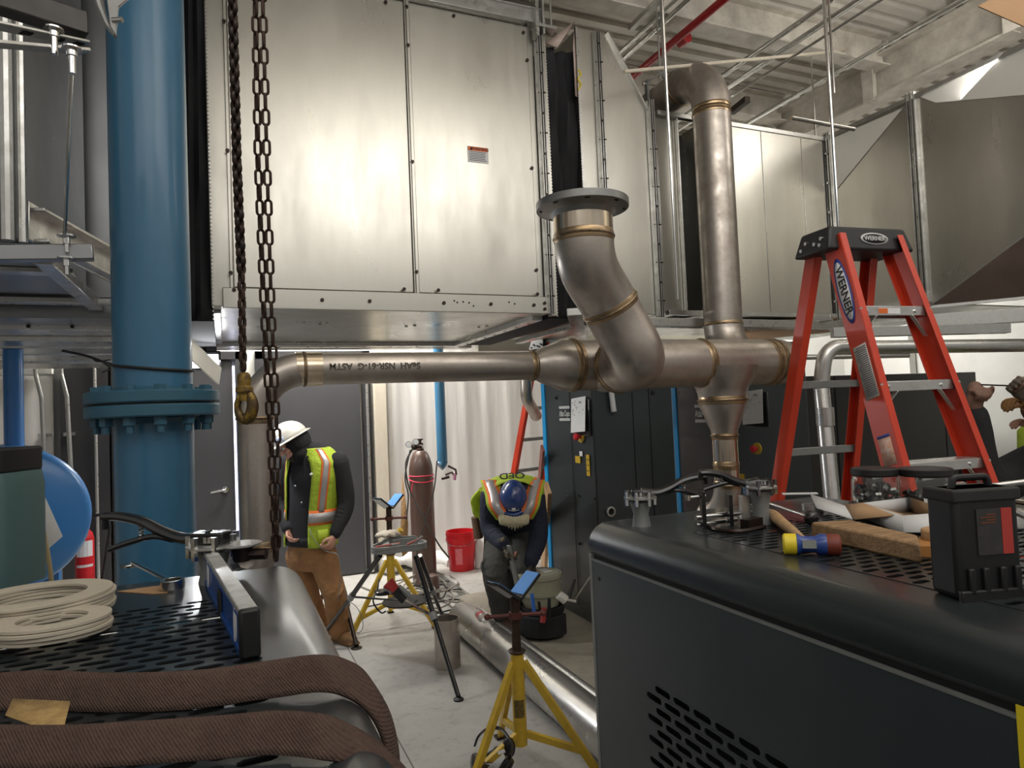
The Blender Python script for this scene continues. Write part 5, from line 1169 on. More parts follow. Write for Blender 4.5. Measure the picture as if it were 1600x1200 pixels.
# ================================================================== items on the left cabinet
def ringstack(label, px, py, r, ri, n, th, tilt, group):
    c = on(px, py); t = thing('coil_stack', label, 'coil', c, group); rot = Matrix.Rotation(tilt, 3, RXg)
    for k in range(n):
        g = G(); prof = [(0, ri), (0, r), (th*.9, r), (th*.9, ri)]
        g.lathe(c+V(.003*math.sin(k*2.1), .003*math.cos(k*1.7), .012+k*th*1.05), rot @ Z_, prof, 48, closed=True)
        obj('ring', g, CREAM, t, bev=.0008)
    return t
ringstack('stack of pale cream cut rings, the larger pile at the back left', 62, 968, .135, .088, 6, .0068, -.02, 'cream ring stacks')
ringstack('smaller stack of pale cream cut rings in front of the larger pile', 82, 1000, .096, .057, 4, .0072, -.05, 'cream ring stacks')
# teal jug
p = on(-22, 915); jr = thing('teal_jug', 'teal-grey ribbed container with black lid at the far left edge', 'container', p)
dj = (p-CAM).length
def rr_prism(c, hx, hy, r, z0, z1, rot): 
    pts = []
    for sx, sy, a0 in ((1, 1, 0), (-1, 1, PI/2), (-1, -1, PI), (1, -1, 3*PI/2)):
        for k in range(5): a = a0+PI/2*k/4; pts.append(c+rot @ V(sx*(hx-r)+r*math.cos(a), sy*(hy-r)+r*math.sin(a), z0))
    return pts
rt = Matrix.Rotation(-.4, 3, 'Z'); rings = []
ee = W(48, 800, 1.62); hw = (ee-W(-22, 800, 1.62)).length
hj = .33
prof = [(0, hw*1.0), (hj*.76, hw*1.0), (hj*.86, hw*.93), (hj*.87, hw*.92)]
g = G(); Fs = []; P = []
for z, h in prof: P += rr_prism(V(p.x, p.y, ZT1), h, .09, .03, z, z, rt)
n = 20
for i in range(len(prof)-1): Fs += [(i*n+k, i*n+(k+1) % n, (i+1)*n+(k+1) % n, (i+1)*n+k) for k in range(n)]
Fs += [tuple(range(n)), tuple(range(3*n, 4*n))]
obj('body', g.add(P, Fs), TEAL, jr)
obj('lid', G().prism(rr_prism(V(p.x, p.y, ZT1), hw*.93, .092, .03, hj*.87, 0, rt), (0, 0, .062)), BLACK, jr, bev=.006)
obj('lid_latch', G().box(V(p.x, p.y, ZT1+hj*.88)+rt @ V(hw*.75, -.093, 0), (.03, .008, .014), rt), ALU, jr)
# spirit level standing on edge
lvl = thing('spirit_level', 'blue box spirit level standing on edge across the slotted left cabinet', 'level', on(360, 950))
a = on(392, 1031); b = on(322, 898); dl = (b-a); dl.z = 0; Ll = .62; dl = dl.normalized(); sl = Z_.cross(dl); hl = .080
wl = .030
def lp_(t_, s_, z_): return V(a.x, a.y, ZT1+.001)+dl*t_+sl*s_+V(0, 0, z_)
def lbox(t0, t1, s0, s1, z0, z1):
    return [lp_(t, s, z) for z in (z0, z1) for t, s in ((t0, s0), (t1, s0), (t1, s1), (t0, s1))], [(0, 3, 2, 1), (4, 5, 6, 7), (0, 1, 5, 4), (1, 2, 6, 5), (2, 3, 7, 6), (3, 0, 4, 7)]
g = G(); g.add(*lbox(.014, Ll, -wl/2+.004, wl/2-.004, .002, hl-.002)); web = obj('web', g, LVLB, lvl)
g = G(); g.add(*lbox(.014, Ll, -wl/2, wl/2, hl-.012, hl)); obj('top_rail', g, mat('scuffed_aluminium', (.50, .50, .47), .42, .6, noise=.9, nscale=40, ncol=(.75, .75, .72)), lvl, bev=.002)
g = G(); g.add(*lbox(.014, Ll, -wl/2, wl/2, 0, .012)); g.add(*lbox(.014, Ll, -wl/2, wl/2, hl-.018, hl-.0125)); obj('blue_rail', g, LVLB, lvl, bev=.001)
g = G(); g.add(*lbox(-.002, .016, -wl/2-.0015, wl/2+.0015, -.0, hl+.001)); g.add(*lbox(.28, .33, wl/2-.004, wl/2+.0005, .0, .05)); obj('end_cap', g, BLACK, lvl, bev=.005)
for tt in (.075, .53):
    for s_ in (1,):
        c = lp_(tt, wl/2-.003, hl*.5); g = G(); n = 28; P = [c+dl*.021*math.cos(2*PI*k/n)*(.62)+V(0, 0, .031)*math.sin(2*PI*k/n) for k in range(n)]; g.prism(P, sl*.003); obj('vial_window', g, PAPER, web)
# ring-ended wrench on a scrap of card
blk('card_scrap', 'brown cardboard scrap under the ring wrench', 'cardboard', [on(183, 925), on(262, 914), on(287, 904), on(262, 927), on(240, 929)], .0015, CARD, 0)
wr = thing('ring_wrench', 'combination wrench with a ring end toward the viewer on the left cabinet', 'wrench', on(255, 915))
rc = on(270, 922)+V(0, 0, .004); e = on(208, 897)+V(0, 0, .03)
obj('ring_end', G().lathe(rc, Z_, [(0, .019), (0, .0265), (.022, .0265), (.022, .019)], 24, closed=True), CHROME, wr, bev=.001)
obj('shank', G().tube([rc+(e-rc).normalized()*.024+V(0, 0, .012), e], .007, 10, sq=.6), CHROME, wr)
obj('open_end', G().add([e+V(-.012, -.004, -.006), e+V(.008, -.016, -.006), e+V(-.01, -.02, -.006), e+V(-.028, -.006, -.006)], [(0, 1, 2, 3)]), CHROME, wr, solid=.009)
# brown webbing sling
def ribbon(pts, w, tilt, th=.005, n=7):
    pts = spline(pts, n); P = []; m = len(pts)
    for i, p in enumerate(pts):
        t = (pts[min(i+1, m-1)]-pts[max(i-1, 0)]).normalized(); a, b = frame(t)
        tl = tilt(i/(m-1)) if callable(tilt) else tilt
        u = a*math.cos(tl)+b*math.sin(tl)
        for s in (-1, -.5, 0, .5, 1): P.append(p+u*s*w/2+(a.cross(u)*0))
    return G().add(P, [(i*5+k, i*5+k+1, (i+1)*5+k+1, (i+1)*5+k) for i in range(m-1) for k in range(4)])
sg = thing('webbing_sling', 'fuzzy brown webbing sling, two bands lying across the left cabinet', 'sling', on(300, 1100))
def oz(px, py, dz): return AT(px, py, z=ZT1+dz)
up1 = [oz(-60, 1085, .025), oz(60, 1078, .025), oz(170, 1082, .024), oz(300, 1078, .024), oz(420, 1062, .026), oz(500, 1052, .028), W(545, 1062, .975), W(574, 1085, .985), W(598, 1122, .995), W(611, 1165, 1.0), W(617, 1215, 1.0), W(622, 1330, 1.0)]
lo1 = [oz(-60, 1166, .025), oz(80, 1168, .024), oz(200, 1162, .025), oz(330, 1153, .024), oz(430, 1145, .027), oz(510, 1153, .022), W(560, 1172, .80), W(606, 1205, .81), W(640, 1250, .83), W(655, 1330, .85)]
def band(pts, w, s0, s1, sw, th):
    """flat band; width direction leans from s0 (lying, tilted to the viewer) to s1 past fraction sw"""
    pts = spline(pts, 7); m = len(pts); P = []
    for i, p in enumerate(pts):
        t = (pts[min(i+1, m-1)]-pts[max(i-1, 0)]).normalized(); f = i/(m-1); k = max(0, min(1, (f-sw)/.22))
        s_ = s0+(s1-s0)*k+.10*math.sin(i*.45)*(1-k); u = V(.5*k, 1, s_); u = (u-t*u.dot(t)).normalized()
        for q in range(7): e = -1+q/3; P.append(p+u*e*w/2+t.cross(u)*.0015*(1-e*e))
    return G().add(P, [(i*7+k, i*7+k+1, (i+1)*7+k+1, (i+1)*7+k) for i in range(m-1) for k in range(6)])
obj('band', band(up1, .050, 1.5, .1, .50, .005), STRAP, sg, ang=80, solid=.006); obj('band', band(lo1, .046, 1.3, .3, .55, .005), STRAP, sg, ang=80, solid=.006)
tg_ = obj('sewn_tag', G().add([oz(8, 1118, .034), oz(20, 1092, .042), oz(66, 1094, .036), oz(110, 1096, .034), oz(100, 1136, .03), oz(50, 1133, .032)], [(0, 1, 2, 5), (2, 3, 4, 5)]), TAGM, sg, solid=.001); tg_['label'] = 'yellowed paper tag with faded print'

# ================================================================== things at the left behind
tk = thing('blue_tank', 'blue round-ended tank with a white drawing taped on, behind the teal container', 'tank', W(30, 820, 3.9))
c = W(10, 812, 3.75); tr_ = .405; axd = V(-.15, -1, 0).normalized()
axd = CAM-c; axd.z = 0; axd.normalize()
obj('tank_shell', G().lathe(c, axd, [(-1.1, tr_), (0, tr_), (.03, tr_*.97), (.05, tr_*.9), (.07, tr_*.6), (.08, tr_*.3), (.082, .001)], 56), BLUET, tk)
g = G(); a_, b_ = frame(axd)
g = G()
for s in (-.22, .22):
    for e in (-.8, -.3): q = c+axd*e+a_*s; g.bb((q.x-.04, q.y-.04, 0), (q.x+.04, q.y+.04, c.z-tr_*.6))
obj('tank_leg', g, BLUET, tk)
dq = 3.66
g = G().add([W(44, 740, 3.61), W(62, 758, 3.61), W(98, 838, 3.62), W(75, 858, 3.61), W(48, 885, 3.60), W(20, 890, 3.60), W(20, 742, 3.60)], [(0, 1, 2, 3, 4, 5, 6)]); obj('taped_drawing', g, PAPER, tk, solid=.001)
g = G().add([W(56, 822, 3.595), W(69, 826, 3.595), W(67, 834, 3.595), W(55, 832, 3.595)], [(0, 1, 2, 3)]); obj('tape_piece', g, TAPEB, tk, solid=.001)
g = G(); g.tube(spline([W(44, 770, 3.56), W(60, 800, 3.54), W(72, 850, 3.52), W(80, 905, 3.5), W(84, 960, 3.5)], 6), .011, 8); tag(obj('tan_hose', g, mat('tan_hose', (.30, .23, .11), .5)), 'tan hose looping down in front of the blue tank', 'hose')
fe = thing('fire_extinguisher', 'red fire extinguisher with white label beside the blue tank', 'fire extinguisher', W(132, 910, 5.4))
c = W(133, 900, 5.2); obj('wall_stand', G().bb((c.x-.06, c.y-.06, 0), (c.x+.06, c.y+.06, .25)), HGREY, fe); fec = obj('cylinder', G().lathe((c.x, c.y, .25), Z_, [(0, .04), (.01, .062), (.02, .065), (.66-.1, .065), (.60, .055), (.64, .025), (.66, .022)], 28), RED, fe)
zt_ = .91
g = G(); g.cyl((c.x, c.y, zt_), (c.x, c.y, zt_+.06), .02); g.tube([(c.x-.07, c.y-.04, zt_+.09), (c.x, c.y, zt_+.07), (c.x+.03, c.y, zt_+.05)], .009, 8); g.tube([(c.x-.07, c.y-.04, zt_+.05), (c.x, c.y, zt_+.045)], .009, 8); obj('valve_handle', g, CHROME, fe)
g = G(); g.tube(spline([(c.x+.02, c.y, zt_+.05), (c.x+.12, c.y, zt_+.07), (c.x+.17, c.y, zt_-.02), (c.x+.14, c.y, zt_-.25), (c.x+.10, c.y, .4)], 6), .012, 8); obj('discharge_hose', g, BLACK, fe)
v2 = (CAM-V(c.x, c.y, 0)); v2.z = 0; v2.normalize()
for z0, z1, m_ in ((.68, .80, PAPER), (.60, .62, PAPER)):
    obj('printed_label', G().add([V(c.x, c.y, z)+(Matrix.Rotation(a, 3, 'Z') @ v2)*.0665 for z in (z0, z1) for a in (-.9, -.45, 0, .45, .9)], [(k, k+1, k+6, k+5) for k in range(4)]), m_, fec)
g = G(); p = W(118, 755, 5.2); tag(obj('loose_wiring', G().tube(spline([W(98, 748, 5.95), W(108, 744, 5.95), W(122, 748, 5.95), W(118, 738, 5.95)], 5), .010, 6), GALVD), 'tangle of grey fittings above the extinguisher', 'fitting')
# ================================================================== middle ground
def jack_stand(label, c, s, rz, hz, group='yellow pipe stands', hr=0):
    """c floor centre, hz = shaft top height"""
    t = thing('pipe_stand', label, 'pipe stand', (c.x, c.y, 0), group); zt, zb = .545*s, .13*s
    obj('centre_tube', G().cyl((c.x, c.y, zb), (c.x, c.y, zt), .031*s, n=24), YELL, t)
    g = G()
    g.lathe((c.x, c.y, zt), Z_, [(0, .036*s), (.008, .042*s), (.014, .036*s)], 20); obj('collar', g, IRONR, t)
    obj('screw_shaft', G().cyl((c.x, c.y, zt-.02), (c.x, c.y, hz), .021*s, n=20), IRONR, t)
    for k in range(3):
        a = rz+2*PI*k/3; d = V(math.cos(a), math.sin(a), 0); p = V(c.x, c.y, 0)
        foot = p+d*.36*s+V(0, 0, .012)
        g = G(); g.bar(p+d*.03*s+V(0, 0, zt-.04), foot, .024*s, .034*s); obj('leg', g, YELL, t, bev=.002)
        m_ = (p+d*.03*s+V(0, 0, zt-.04)).lerp(foot, .78); g = G(); g.bar(p+d*.028*s+V(0, 0, zb+.05*s), m_, .022*s, .030*s); obj('leg_brace', g, YELL, t, bev=.002)
        obj('foot_pad', G().box(foot-V(0, 0, .006), (.05*s, .05*s, .010)), IRON, t)
    hz_ = hz-.10*s; g = G(); d = RXg*math.cos(.1)+FWg*.1; g.lathe((c.x, c.y, hz_), Z_, [(0, .03*s), (.03*s, .03*s)], 16); g.cyl(V(c.x, c.y, hz_+.015)-d*.13*s, V(c.x, c.y, hz_+.015)+d*.13*s, .009*s); g.ell(V(c.x, c.y, hz_+.015)-d*.13*s, .015*s); g.ell(V(c.x, c.y, hz_+.015)+d*.13*s, .015*s)
    obj('turning_handle', g, mat('worn_red', (.16, .05, .045), .5, .4, noise=.6, nscale=40, ncol=(.06, .03, .02)), t)
    rt_ = Matrix.Rotation(hr, 3, 'Z'); u = rt_ @ RXg; w = rt_ @ FWg; top = V(c.x, c.y, hz)
    for sd in (-1, 1):
        dirn = (u*sd*math.cos(.62)+V(0, 0, math.sin(.62))); nrm = (V(0, 0, math.cos(.62))-u*sd*math.sin(.62)); g = G()
        P = [top+dirn*e+w*f for e in (0, .155*s) for f in (-.045*s, .045*s)]
        g.prism([P[0], P[1], P[3], P[2]], -nrm*.014*s); vp_ = obj('vee_plate', g, BLACKG, t, bev=.002)
        g = G(); P = [top+dirn*e+w*f+nrm*.001 for e in (.02*s, .152*s) for f in (-.042*s, .042*s)]; g.prism([P[0], P[1], P[3], P[2]], nrm*.0015); tp = obj('blue_tape', g, TAPEB, vp_)
    g = G(); k = V(0, 0, .25*s); d = (CAM-V(c.x, c.y, 0)); d.z = 0; d.normalize(); cc = V(c.x, c.y, .30*s)
    obj('worn_decal', G().add([cc+(Matrix.Rotation(a, 3, 'Z') @ d)*.0316*s+V(0, 0, z) for z in (-.04, .04) for a in (-.8, -.4, 0, .4, .8)], [(q, q+1, q+6, q+5) for q in range(4)]), mat('stand_decal', (.22, .15, .03), .6, noise=1, nscale=90, ncol=(.02, .015, .01)), t)
    return t
js = W(811, 1100, 3.10); jack_stand('yellow pipe stand in the foreground with blue-taped V head', V(js.x, js.y, 0), 1.0, math.radians(24+60), .80, hr=.75)
js2 = W(611, 900, 5.35); jack_stand('yellow pipe stand standing behind the black vise tripod', V(js2.x, js2.y, 0), 1.02, math.radians(200), .93, hr=1.0)
# black vise tripod
tc_ = W(622, 852, 4.55); tri = thing('vise_tripod', 'black-legged grey-topped pipe vise tripod in the middle of the floor', 'vise stand', (tc_.x, tc_.y, 0)); TZ = tc_.z
prof = []
for k in range(36):
    a = 2*PI*k/36; r = .165+.035*math.cos(3*a+.6); prof.append(tc_+RXg*r*math.cos(a)+FWg*r*math.sin(a)*1.1)
g = G(); g.prism(prof, (0, 0, -.022)); ob = obj('tray_top', g, HGREY, tri, bev=.004)
g = G(); m = len(prof); pin = [tc_+(p-tc_)*.94 for p in prof]
g.add([p for p in prof]+[p+V(0, 0, .022) for p in prof]+[p+V(0, 0, .022) for p in pin]+[p for p in pin], [(k, (k+1) % m, m+(k+1) % m, m+k) for k in range(m)]+[(m+k, m+(k+1) % m, 2*m+(k+1) % m, 2*m+k) for k in range(m)]+[(2*m+k, 2*m+(k+1) % m, 3*m+(k+1) % m, 3*m+k) for k in range(m)])
g.bb(tc_+V(-.05, -.06, 0), tc_+V(.12, -.045, .05)); g.box(tc_+RXg*.03+V(0, 0, .03), (.18, .014, .06), Matrix.Rotation(-.4, 3, 'Z')); obj('tray_rim', g, HGREY, tri)
feet = [V(1.207, 3.80, 0), AT(500, 1003, z=0), AT(698, 985, z=0)]
tops = [W(650, 870, 4.47), W(594, 868, 4.50), W(656, 868, 4.66)]
for f, tp in zip(feet, tops):
    q = f.lerp(tp, .55); g = G(); g.cyl(tp, q, .017); g.cyl(q, f+V(0, 0, .02), .014); obj('leg', g, BLACKG, tri)
    obj('leg_collar', G().cyl(q-(tp-f).normalized()*.025, q+(tp-f).normalized()*.025, .024), HGREY, tri)
    obj('foot_pad', G().lathe(V(f.x, f.y, 0), Z_, [(0, .03), (.008, .03), (.02, .012)], 12), BLACK, tri)
hub = sum((f.lerp(tp, .55) for f, tp in zip(feet, tops)), V(0, 0, 0))/3; g = G()
for f, tp in zip(feet, tops): g.bar(hub, f.lerp(tp, .55), .022, .008)
obj('leg_spreader', g, BLACKG, tri)
g = G(); g.lathe(hub-V(0, 0, .01), Z_, [(0, .15), (.004, .155), (.012, .155)], 24); obj('tool_tray', g, BLACK, tri)
# tools on the tripod
gl = thing('work_gloves', 'pair of dirty cream work gloves heaped on the tripod tray', 'gloves', tc_+V(-.1, 0, 0))
gc = W(607, 838, 4.55)
def remesh_mesh(name, g, mt_, parent, vox, smooth_it=2, base=None):
    o = obj(name+'_src', g, None, None, smooth=False, base=(0, 0, 0))
    r = o.modifiers.new('r', 'REMESH'); r.mode = 'VOXEL'; r.voxel_size = vox; r.adaptivity = 0
    if smooth_it: s_ = o.modifiers.new('s', 'SMOOTH'); s_.factor = .6; s_.iterations = smooth_it
    dg = bpy.context.evaluated_depsgraph_get(); dg.update()
    me = bpy.data.meshes.new_from_object(o.evaluated_get(dg)); bpy.data.objects.remove(o); me.name = name
    me.materials.clear(); me.materials.append(mt_); me.polygons.foreach_set('use_smooth', [True]*len(me.polygons))
    if parent is not None: me.transform(world(parent).inverted())
    ob = bpy.data.objects.new(name, me); COL.objects.link(ob)
    if parent is not None: ob.parent = parent
    return ob
g = G()
for k in range(9):
    a = k*.7; g.tube(spline([gc+V(math.cos(a)*.02, math.sin(a)*.02, .01+.003*k), gc+V(math.cos(a+.5)*.06, math.sin(a+.5)*.05, .022+.004*math.sin(k)), gc+V(math.cos(a+.9)*.085, math.sin(a+.9)*.06, .006)], 4), .013, 8)
g.ell(gc+V(0, 0, .015), (.06, .05, .025)); remesh_mesh('glove_pair', g, CREAM, gl, .006)
g = G(); g.tube([gc+V(.06, 0, .01), gc+V(.085, -.02, .04)], .02, 8); o = obj('yellow_cuff', g, YELL, gl)
tl = thing('channel_pliers', 'red-handled pliers lying on the tripod tray', 'pliers', tc_+V(0, 0, .03))
g = G(); g.tube([W(586, 855, 4.45), W(625, 849, 4.45)], .007, 8); g.tube([W(636, 851, 4.42), W(660, 840, 4.42)], .007, 8); obj('grip', g, mat('dull_red_grip', (.40, .10, .08), .6), tl)
g = G(); g.box(W(618, 852, 4.44), (.05, .03, .02)); g.tube([W(648, 848, 4.42), W(660, 838, 4.42)], .008, 8); obj('jaw', g, HGREY, tl)
g = G(); a = W(628, 841, 4.6); g.cyl(a, W(642, 841, 4.6), .009); tag(obj('marker_pen', g, BLACK), 'small dark marker on the tripod tray', 'marker')
# grinder
gr = thing('angle_grinder', 'red and black angle grinder lying on the lower tripod tray', 'angle grinder', hub)
gz = hub.z+.03
def hw_(px, py, d=4.5): return W(px, py, d)
obj('motor_body', G().tube([hw_(606, 910), hw_(617, 922)], [.042, .034], 16), mat('grinder_red', (.42, .03, .03), .4), gr)
obj('handle_body', G().tube([hw_(617, 922), hw_(625, 932), hw_(632, 938)], [.034, .026, .028], 16), BLACK, gr)
obj('gear_head', G().tube([hw_(600, 922), hw_(612, 922)], [.03, .032], 12), HGREY, gr)
obj('guard', G().lathe(hw_(598, 928), Z_, [(0, .055), (.02, .055), (.024, .05)], 20), BLACKG, gr)
g = G(); g.bar(hw_(622, 916, 4.55), hw_(650, 940, 4.45), .035, .022); tag(obj('flat_file', g, HGREY, bev=.003), 'grey flat bar leaning across the lower tripod tray', 'bar')
# second black stand leg behind the worker
g = G(); f1 = AT(557, 1013, z=0); g.cyl(W(526, 880, 5.35), f1+V(0, 0, .02), .015); g.lathe(f1, Z_, [(0, .04), (.006, .04), (.012, .015)], 14); g.cyl(W(526, 965, 5.1), W(538, 962, 5.05), .01); g.cyl(W(526, 880, 5.35), AT(480, 990, z=0)+V(0, 0, .02), .015); g.cyl(W(526, 880, 5.35), AT(545, 945, z=0), .015)
tag(obj('roller_stand', g, IRON), 'black three-legged stand just right of the hooded worker', 'stand')
g = G(); p = AT(545, 1008, z=0); g.torus(p+V(-.03, 0, .01), Z_, .09, .003, 30, 6); g.torus(p+V(.06, .15, .15), V(1, .5, .2), .12, .003, 30, 6); tag(obj('wire_loop', g, HGREY), 'thin loose wire loops on the floor beside the worker', 'wire')
# short cut pipe standing up + floor pipes
p = AT(704, 1045, z=0); R_ = .083; hp_ = .0
c = V(p.x, p.y+.05, 0); ztp = 1.66-(962-646)*(c-CAM).dot(FWg)/1055
o = obj('pipe_offcut', G().lathe(c, Z_, [(0.001, R_), (ztp, R_), (ztp, R_-.004), (0.001, R_-.004)], 40, closed=True), STEEL); tag(o, 'short stainless pipe offcut standing upright on the floor', 'pipe')
fa = thing('floor_pipe', 'long stainless pipe lying on the floor along the pad, nearer one', 'pipe', (1.62, 3.5, 0), 'pipes on the floor')
obj('pipe_wall', G().lathe((1.625, .8, .1105), Y_, [(0, .1095), (4.15, .1095), (4.15, .104), (0, .104)], 48, closed=True), STEELF, fa)
b_ = obj('pipe_wall', G().lathe((1.700, 1.2, .055), Y_, [(0, .05), (0, .05)], 8), STEEL) ; bpy.data.objects.remove(b_)
fb = thing('floor_pipe', 'thinner stainless pipe lying between the large floor pipe and the pad', 'pipe', (1.74, 3.5, 0), 'pipes on the floor')
obj('pipe_wall', G().lathe((1.765, 4.3, .136), Y_, [(-3.4, .03), (.65, .03), (.65, .026), (-3.4, .026)], 32, closed=True), STEELF, fb)
# bottle by the pad
bt_ = thing('drink_bottle', 'small clear bottle with pink label lying against the pad edge', 'bottle', W(752, 965, 4.55)); a = W(748, 958, 4.6); b = W(756, 969, 4.52)
obj('bottle_body', G().tube([a, a.lerp(b, .7), b], [.03, .03, .016], 14), mat('bottle_clear', (.5, .45, .42), .2, spec=.6), bt_); obj('bottle_label', G().tube([a.lerp(b, .25), a.lerp(b, .55)], .031, 14), mat('pink_label', (.6, .12, .14), .5), bt_); obj('bottle_cap', G().tube([b, b+(b-a).normalized()*.02], .016, 12), PAPER, bt_)
# face shield harness on the floor
fs = thing('welding_helmet', 'black welding helmet headgear lying on the floor under the yellow stand', 'helmet', AT(770, 1195, z=0))
dd = 3.02
def hh(px, py, d=dd): return W(px, py, d)
obj('head_band', G().tube(spline([hh(742, 1165), hh(748, 1150), hh(762, 1139, 3.1), hh(780, 1138, 3.1), hh(792, 1148), hh(800, 1165, 2.95), hh(797, 1182, 2.9)], 5), [.010]*31, 10, sq=.5), BLACKG, fs)
obj('shell', G().tube(spline([hh(742, 1183), hh(748, 1198, 2.95), hh(765, 1208, 2.9), hh(784, 1202, 2.9), hh(798, 1186, 2.9)], 5), [.02+.022*math.sin(k/20*PI) for k in range(21)], 12), BLACKG, fs)
g = G(); g.ell(hh(795, 1168), (.03, .03, .045)); g.ell(hh(778, 1172), (.022, .02, .016)); g.tube([hh(752, 1186), hh(776, 1172)], .012, 8); obj('pivot_gear', g, BLACK, fs)
g = G(); g.add([hh(762, 1199, 2.86), hh(778, 1185, 2.84), hh(789, 1184, 2.84), hh(780, 1199, 2.84), hh(770, 1206, 2.84)], [(0, 1, 2, 3, 4)]); obj('visor_window', g, LGREY, fs, solid=.003)
g = G(); g.bar(hh(778, 1177, 2.86), hh(789, 1173, 2.86), .002, .014); obj('white_label', g, PAPER, fs)
# gas cylinder
q = W(660, 800, 6.65); gy = thing('gas_cylinder', 'tall brown gas cylinder with twin gauges and pink cord against the white sheeting', 'gas cylinder', (q.x, q.y, 0))
def zz(py, d, hy=647): return 1.66-(py-hy)*d/1055
zs = zz(735, 6.65); ztop = zz(704, 6.65)
obj('cylinder_shell', G().lathe((q.x, q.y, 0), Z_, [(.0, .10), (.01, .118), (zs, .118)]+[(zs+(ztop-zs)*math.sin(a), .118-(.118-.035)*(1-math.cos(a))**.8) for a in [k*PI/2/7 for k in range(1, 8)]]+[(ztop+.02, .038), (ztop+.035, .03)], 36), GAS, gy)
g = G(); g.cyl((q.x, q.y, ztop+.03), (q.x, q.y, ztop+.10), .016); g.cyl((q.x, q.y, ztop+.10), (q.x, q.y, ztop+.115), .032); g.cyl((q.x-.04, q.y, ztop+.06), (q.x+.03, q.y, ztop+.06), .014); obj('cylinder_valve', g, IRONR, gy)
g = G(); c = W(648, 698, 6.5); g.cyl(c-RXg*.03, c+RXg*.07, .018); g.ell(c, .034); obj('regulator', g, IRON, gy)
for px, py in ((638.5, 694.5), (649.5, 690.5)):
    c = W(px, py, 6.5); v_ = (CAM-c).normalized(); gc_ = obj('gauge_case', G().cyl(c, c+v_*.02, .031, n=20), CHROME, gy); obj('gauge_dial', G().cyl(c+v_*.02, c+v_*.0215, .026, n=20), PAPER, gc_)
g = G(); c = V(q.x, q.y, zz(745, 6.5)); g.tube(arc(c, X_, Y_, .123, PI, 2.05*PI, 14), .006, 6); g.tube(arc(c+V(0, 0, -.03), X_, Y_+Z_*.25, .123, PI, 2*PI, 12), .006, 6); g.tube(spline([W(645, 755, 6.5), W(643, 770, 6.5), W(646, 782, 6.5)], 4), .006, 6); tag(obj('pink_cord', g, PINK), 'bright pink cord tied round the brown gas cylinder', 'cord')
g = G(); g.tube(spline([W(645, 700, 6.5), W(634, 725, 6.48), W(640, 765, 6.45), W(660, 805, 6.4), W(685, 850, 6.4), W(702, 872, 6.4)], 6), .008, 8); g.tube(spline([W(683, 720, 6.45), W(678, 765, 6.4), W(666, 810, 6.4), W(657, 840, 6.4), W(650, 870, 6.4)], 6), .007, 8); g.tube(spline([W(641, 703, 6.48), W(633, 745, 6.45), W(638, 775, 6.45), W(635, 812, 6.45)], 6), .007, 8)
tag(obj('gas_hose', g, mat('dark_hose', (.05, .045, .04), .5)), 'dark gas hoses crossing in front of the brown cylinder', 'hose')
tt_ = thing('welding_torch', 'black and pink torch head hooked beside the drop pipe elbow', 'torch', W(706, 742, 6.5))
g = G(); g.tube([W(700, 728, 6.5), W(712, 734, 6.5), W(713, 742, 6.5)], .010, 8); g.tube([W(696, 742, 6.5), W(706, 738, 6.5), W(712, 746, 6.5)], .010, 8); g.cyl(W(690, 748, 6.5), W(702, 745, 6.5), .014); obj('torch_body', g, IRON, tt_)
obj('torch_nozzle', G().cyl(W(711, 740, 6.5), W(710, 750, 6.5), .015), mat('torch_pink', (.5, .2, .3), .5), tt_)
# small brown motor by the pad
g = G(); p = W(675, 905, 6.1); g.lathe((p.x, p.y, 0), Z_, [(0, .065), (.16, .065), (.20, .05), (.215, .02)], 20); tag(obj('brown_canister', g, GAS), 'small brown round-topped canister at the foot of the gas cylinder', 'canister')
# red bucket
def bucket(name, label, c, r0, r1, h, m_, cat='bucket'):
    t = thing(name, label, cat, c)
    obj('bucket_wall', G().lathe(c, Z_, [(0, r0*.98), (.004, r0), (h*.78, r1*.97), (h*.78, r1*1.02), (h*.84, r1*1.02), (h*.84, r1*.985), (h*.9, r1*.99), (h*.9, r1*1.03), (h*.94, r1*1.03), (h*.94, r1), (h, r1*1.01), (h, r1*.97), (h*.5, r1*.93), (.012, r0*.95), (.012, .001), (0, .001)], 40), m_, t)
    return t
p = AT(724, 893, z=.085)+V(.02, .1, 0); rb = bucket('red_bucket', 'bright red plastic bucket standing on the rear concrete pad', V(p.x, p.y, .0855), .125, .148, .385, RED)
g = G(); g.tube(arc((p.x, p.y-.0, .085+.31), RXg*1.0, -Z_*.35-FWg*.9, .155, 0.1, PI-.1, 14), .003, 6); obj('wire_handle', g, CHROME, rb)
d = -FWg; obj('printed_label', G().add([V(p.x, p.y, z)+(Matrix.Rotation(a, 3, 'Z') @ d)*(.139+(z-.2)*.05) for z in (.16, .32) for a in (-.35, -.1, .15)], [(0, 1, 4, 3), (1, 2, 5, 4)]), mat('bucket_print', (.70, .25, .27), .6, noise=1, nscale=70, ncol=(.62, .02, .03)), rb)
p = AT(752, 889, z=.085)+V(0, .05, 0); cb = thing('water_jug', 'clear plastic bottle standing between the red bucket and the bending worker', 'bottle', p)
obj('bottle_body', G().lathe(V(p.x, p.y, .086), Z_, [(0, .04), (.004, .045), (.25, .045), (.29, .02), (.31, .018)], 20), mat('cloudy_plastic', (.55, .54, .52), .3), cb)
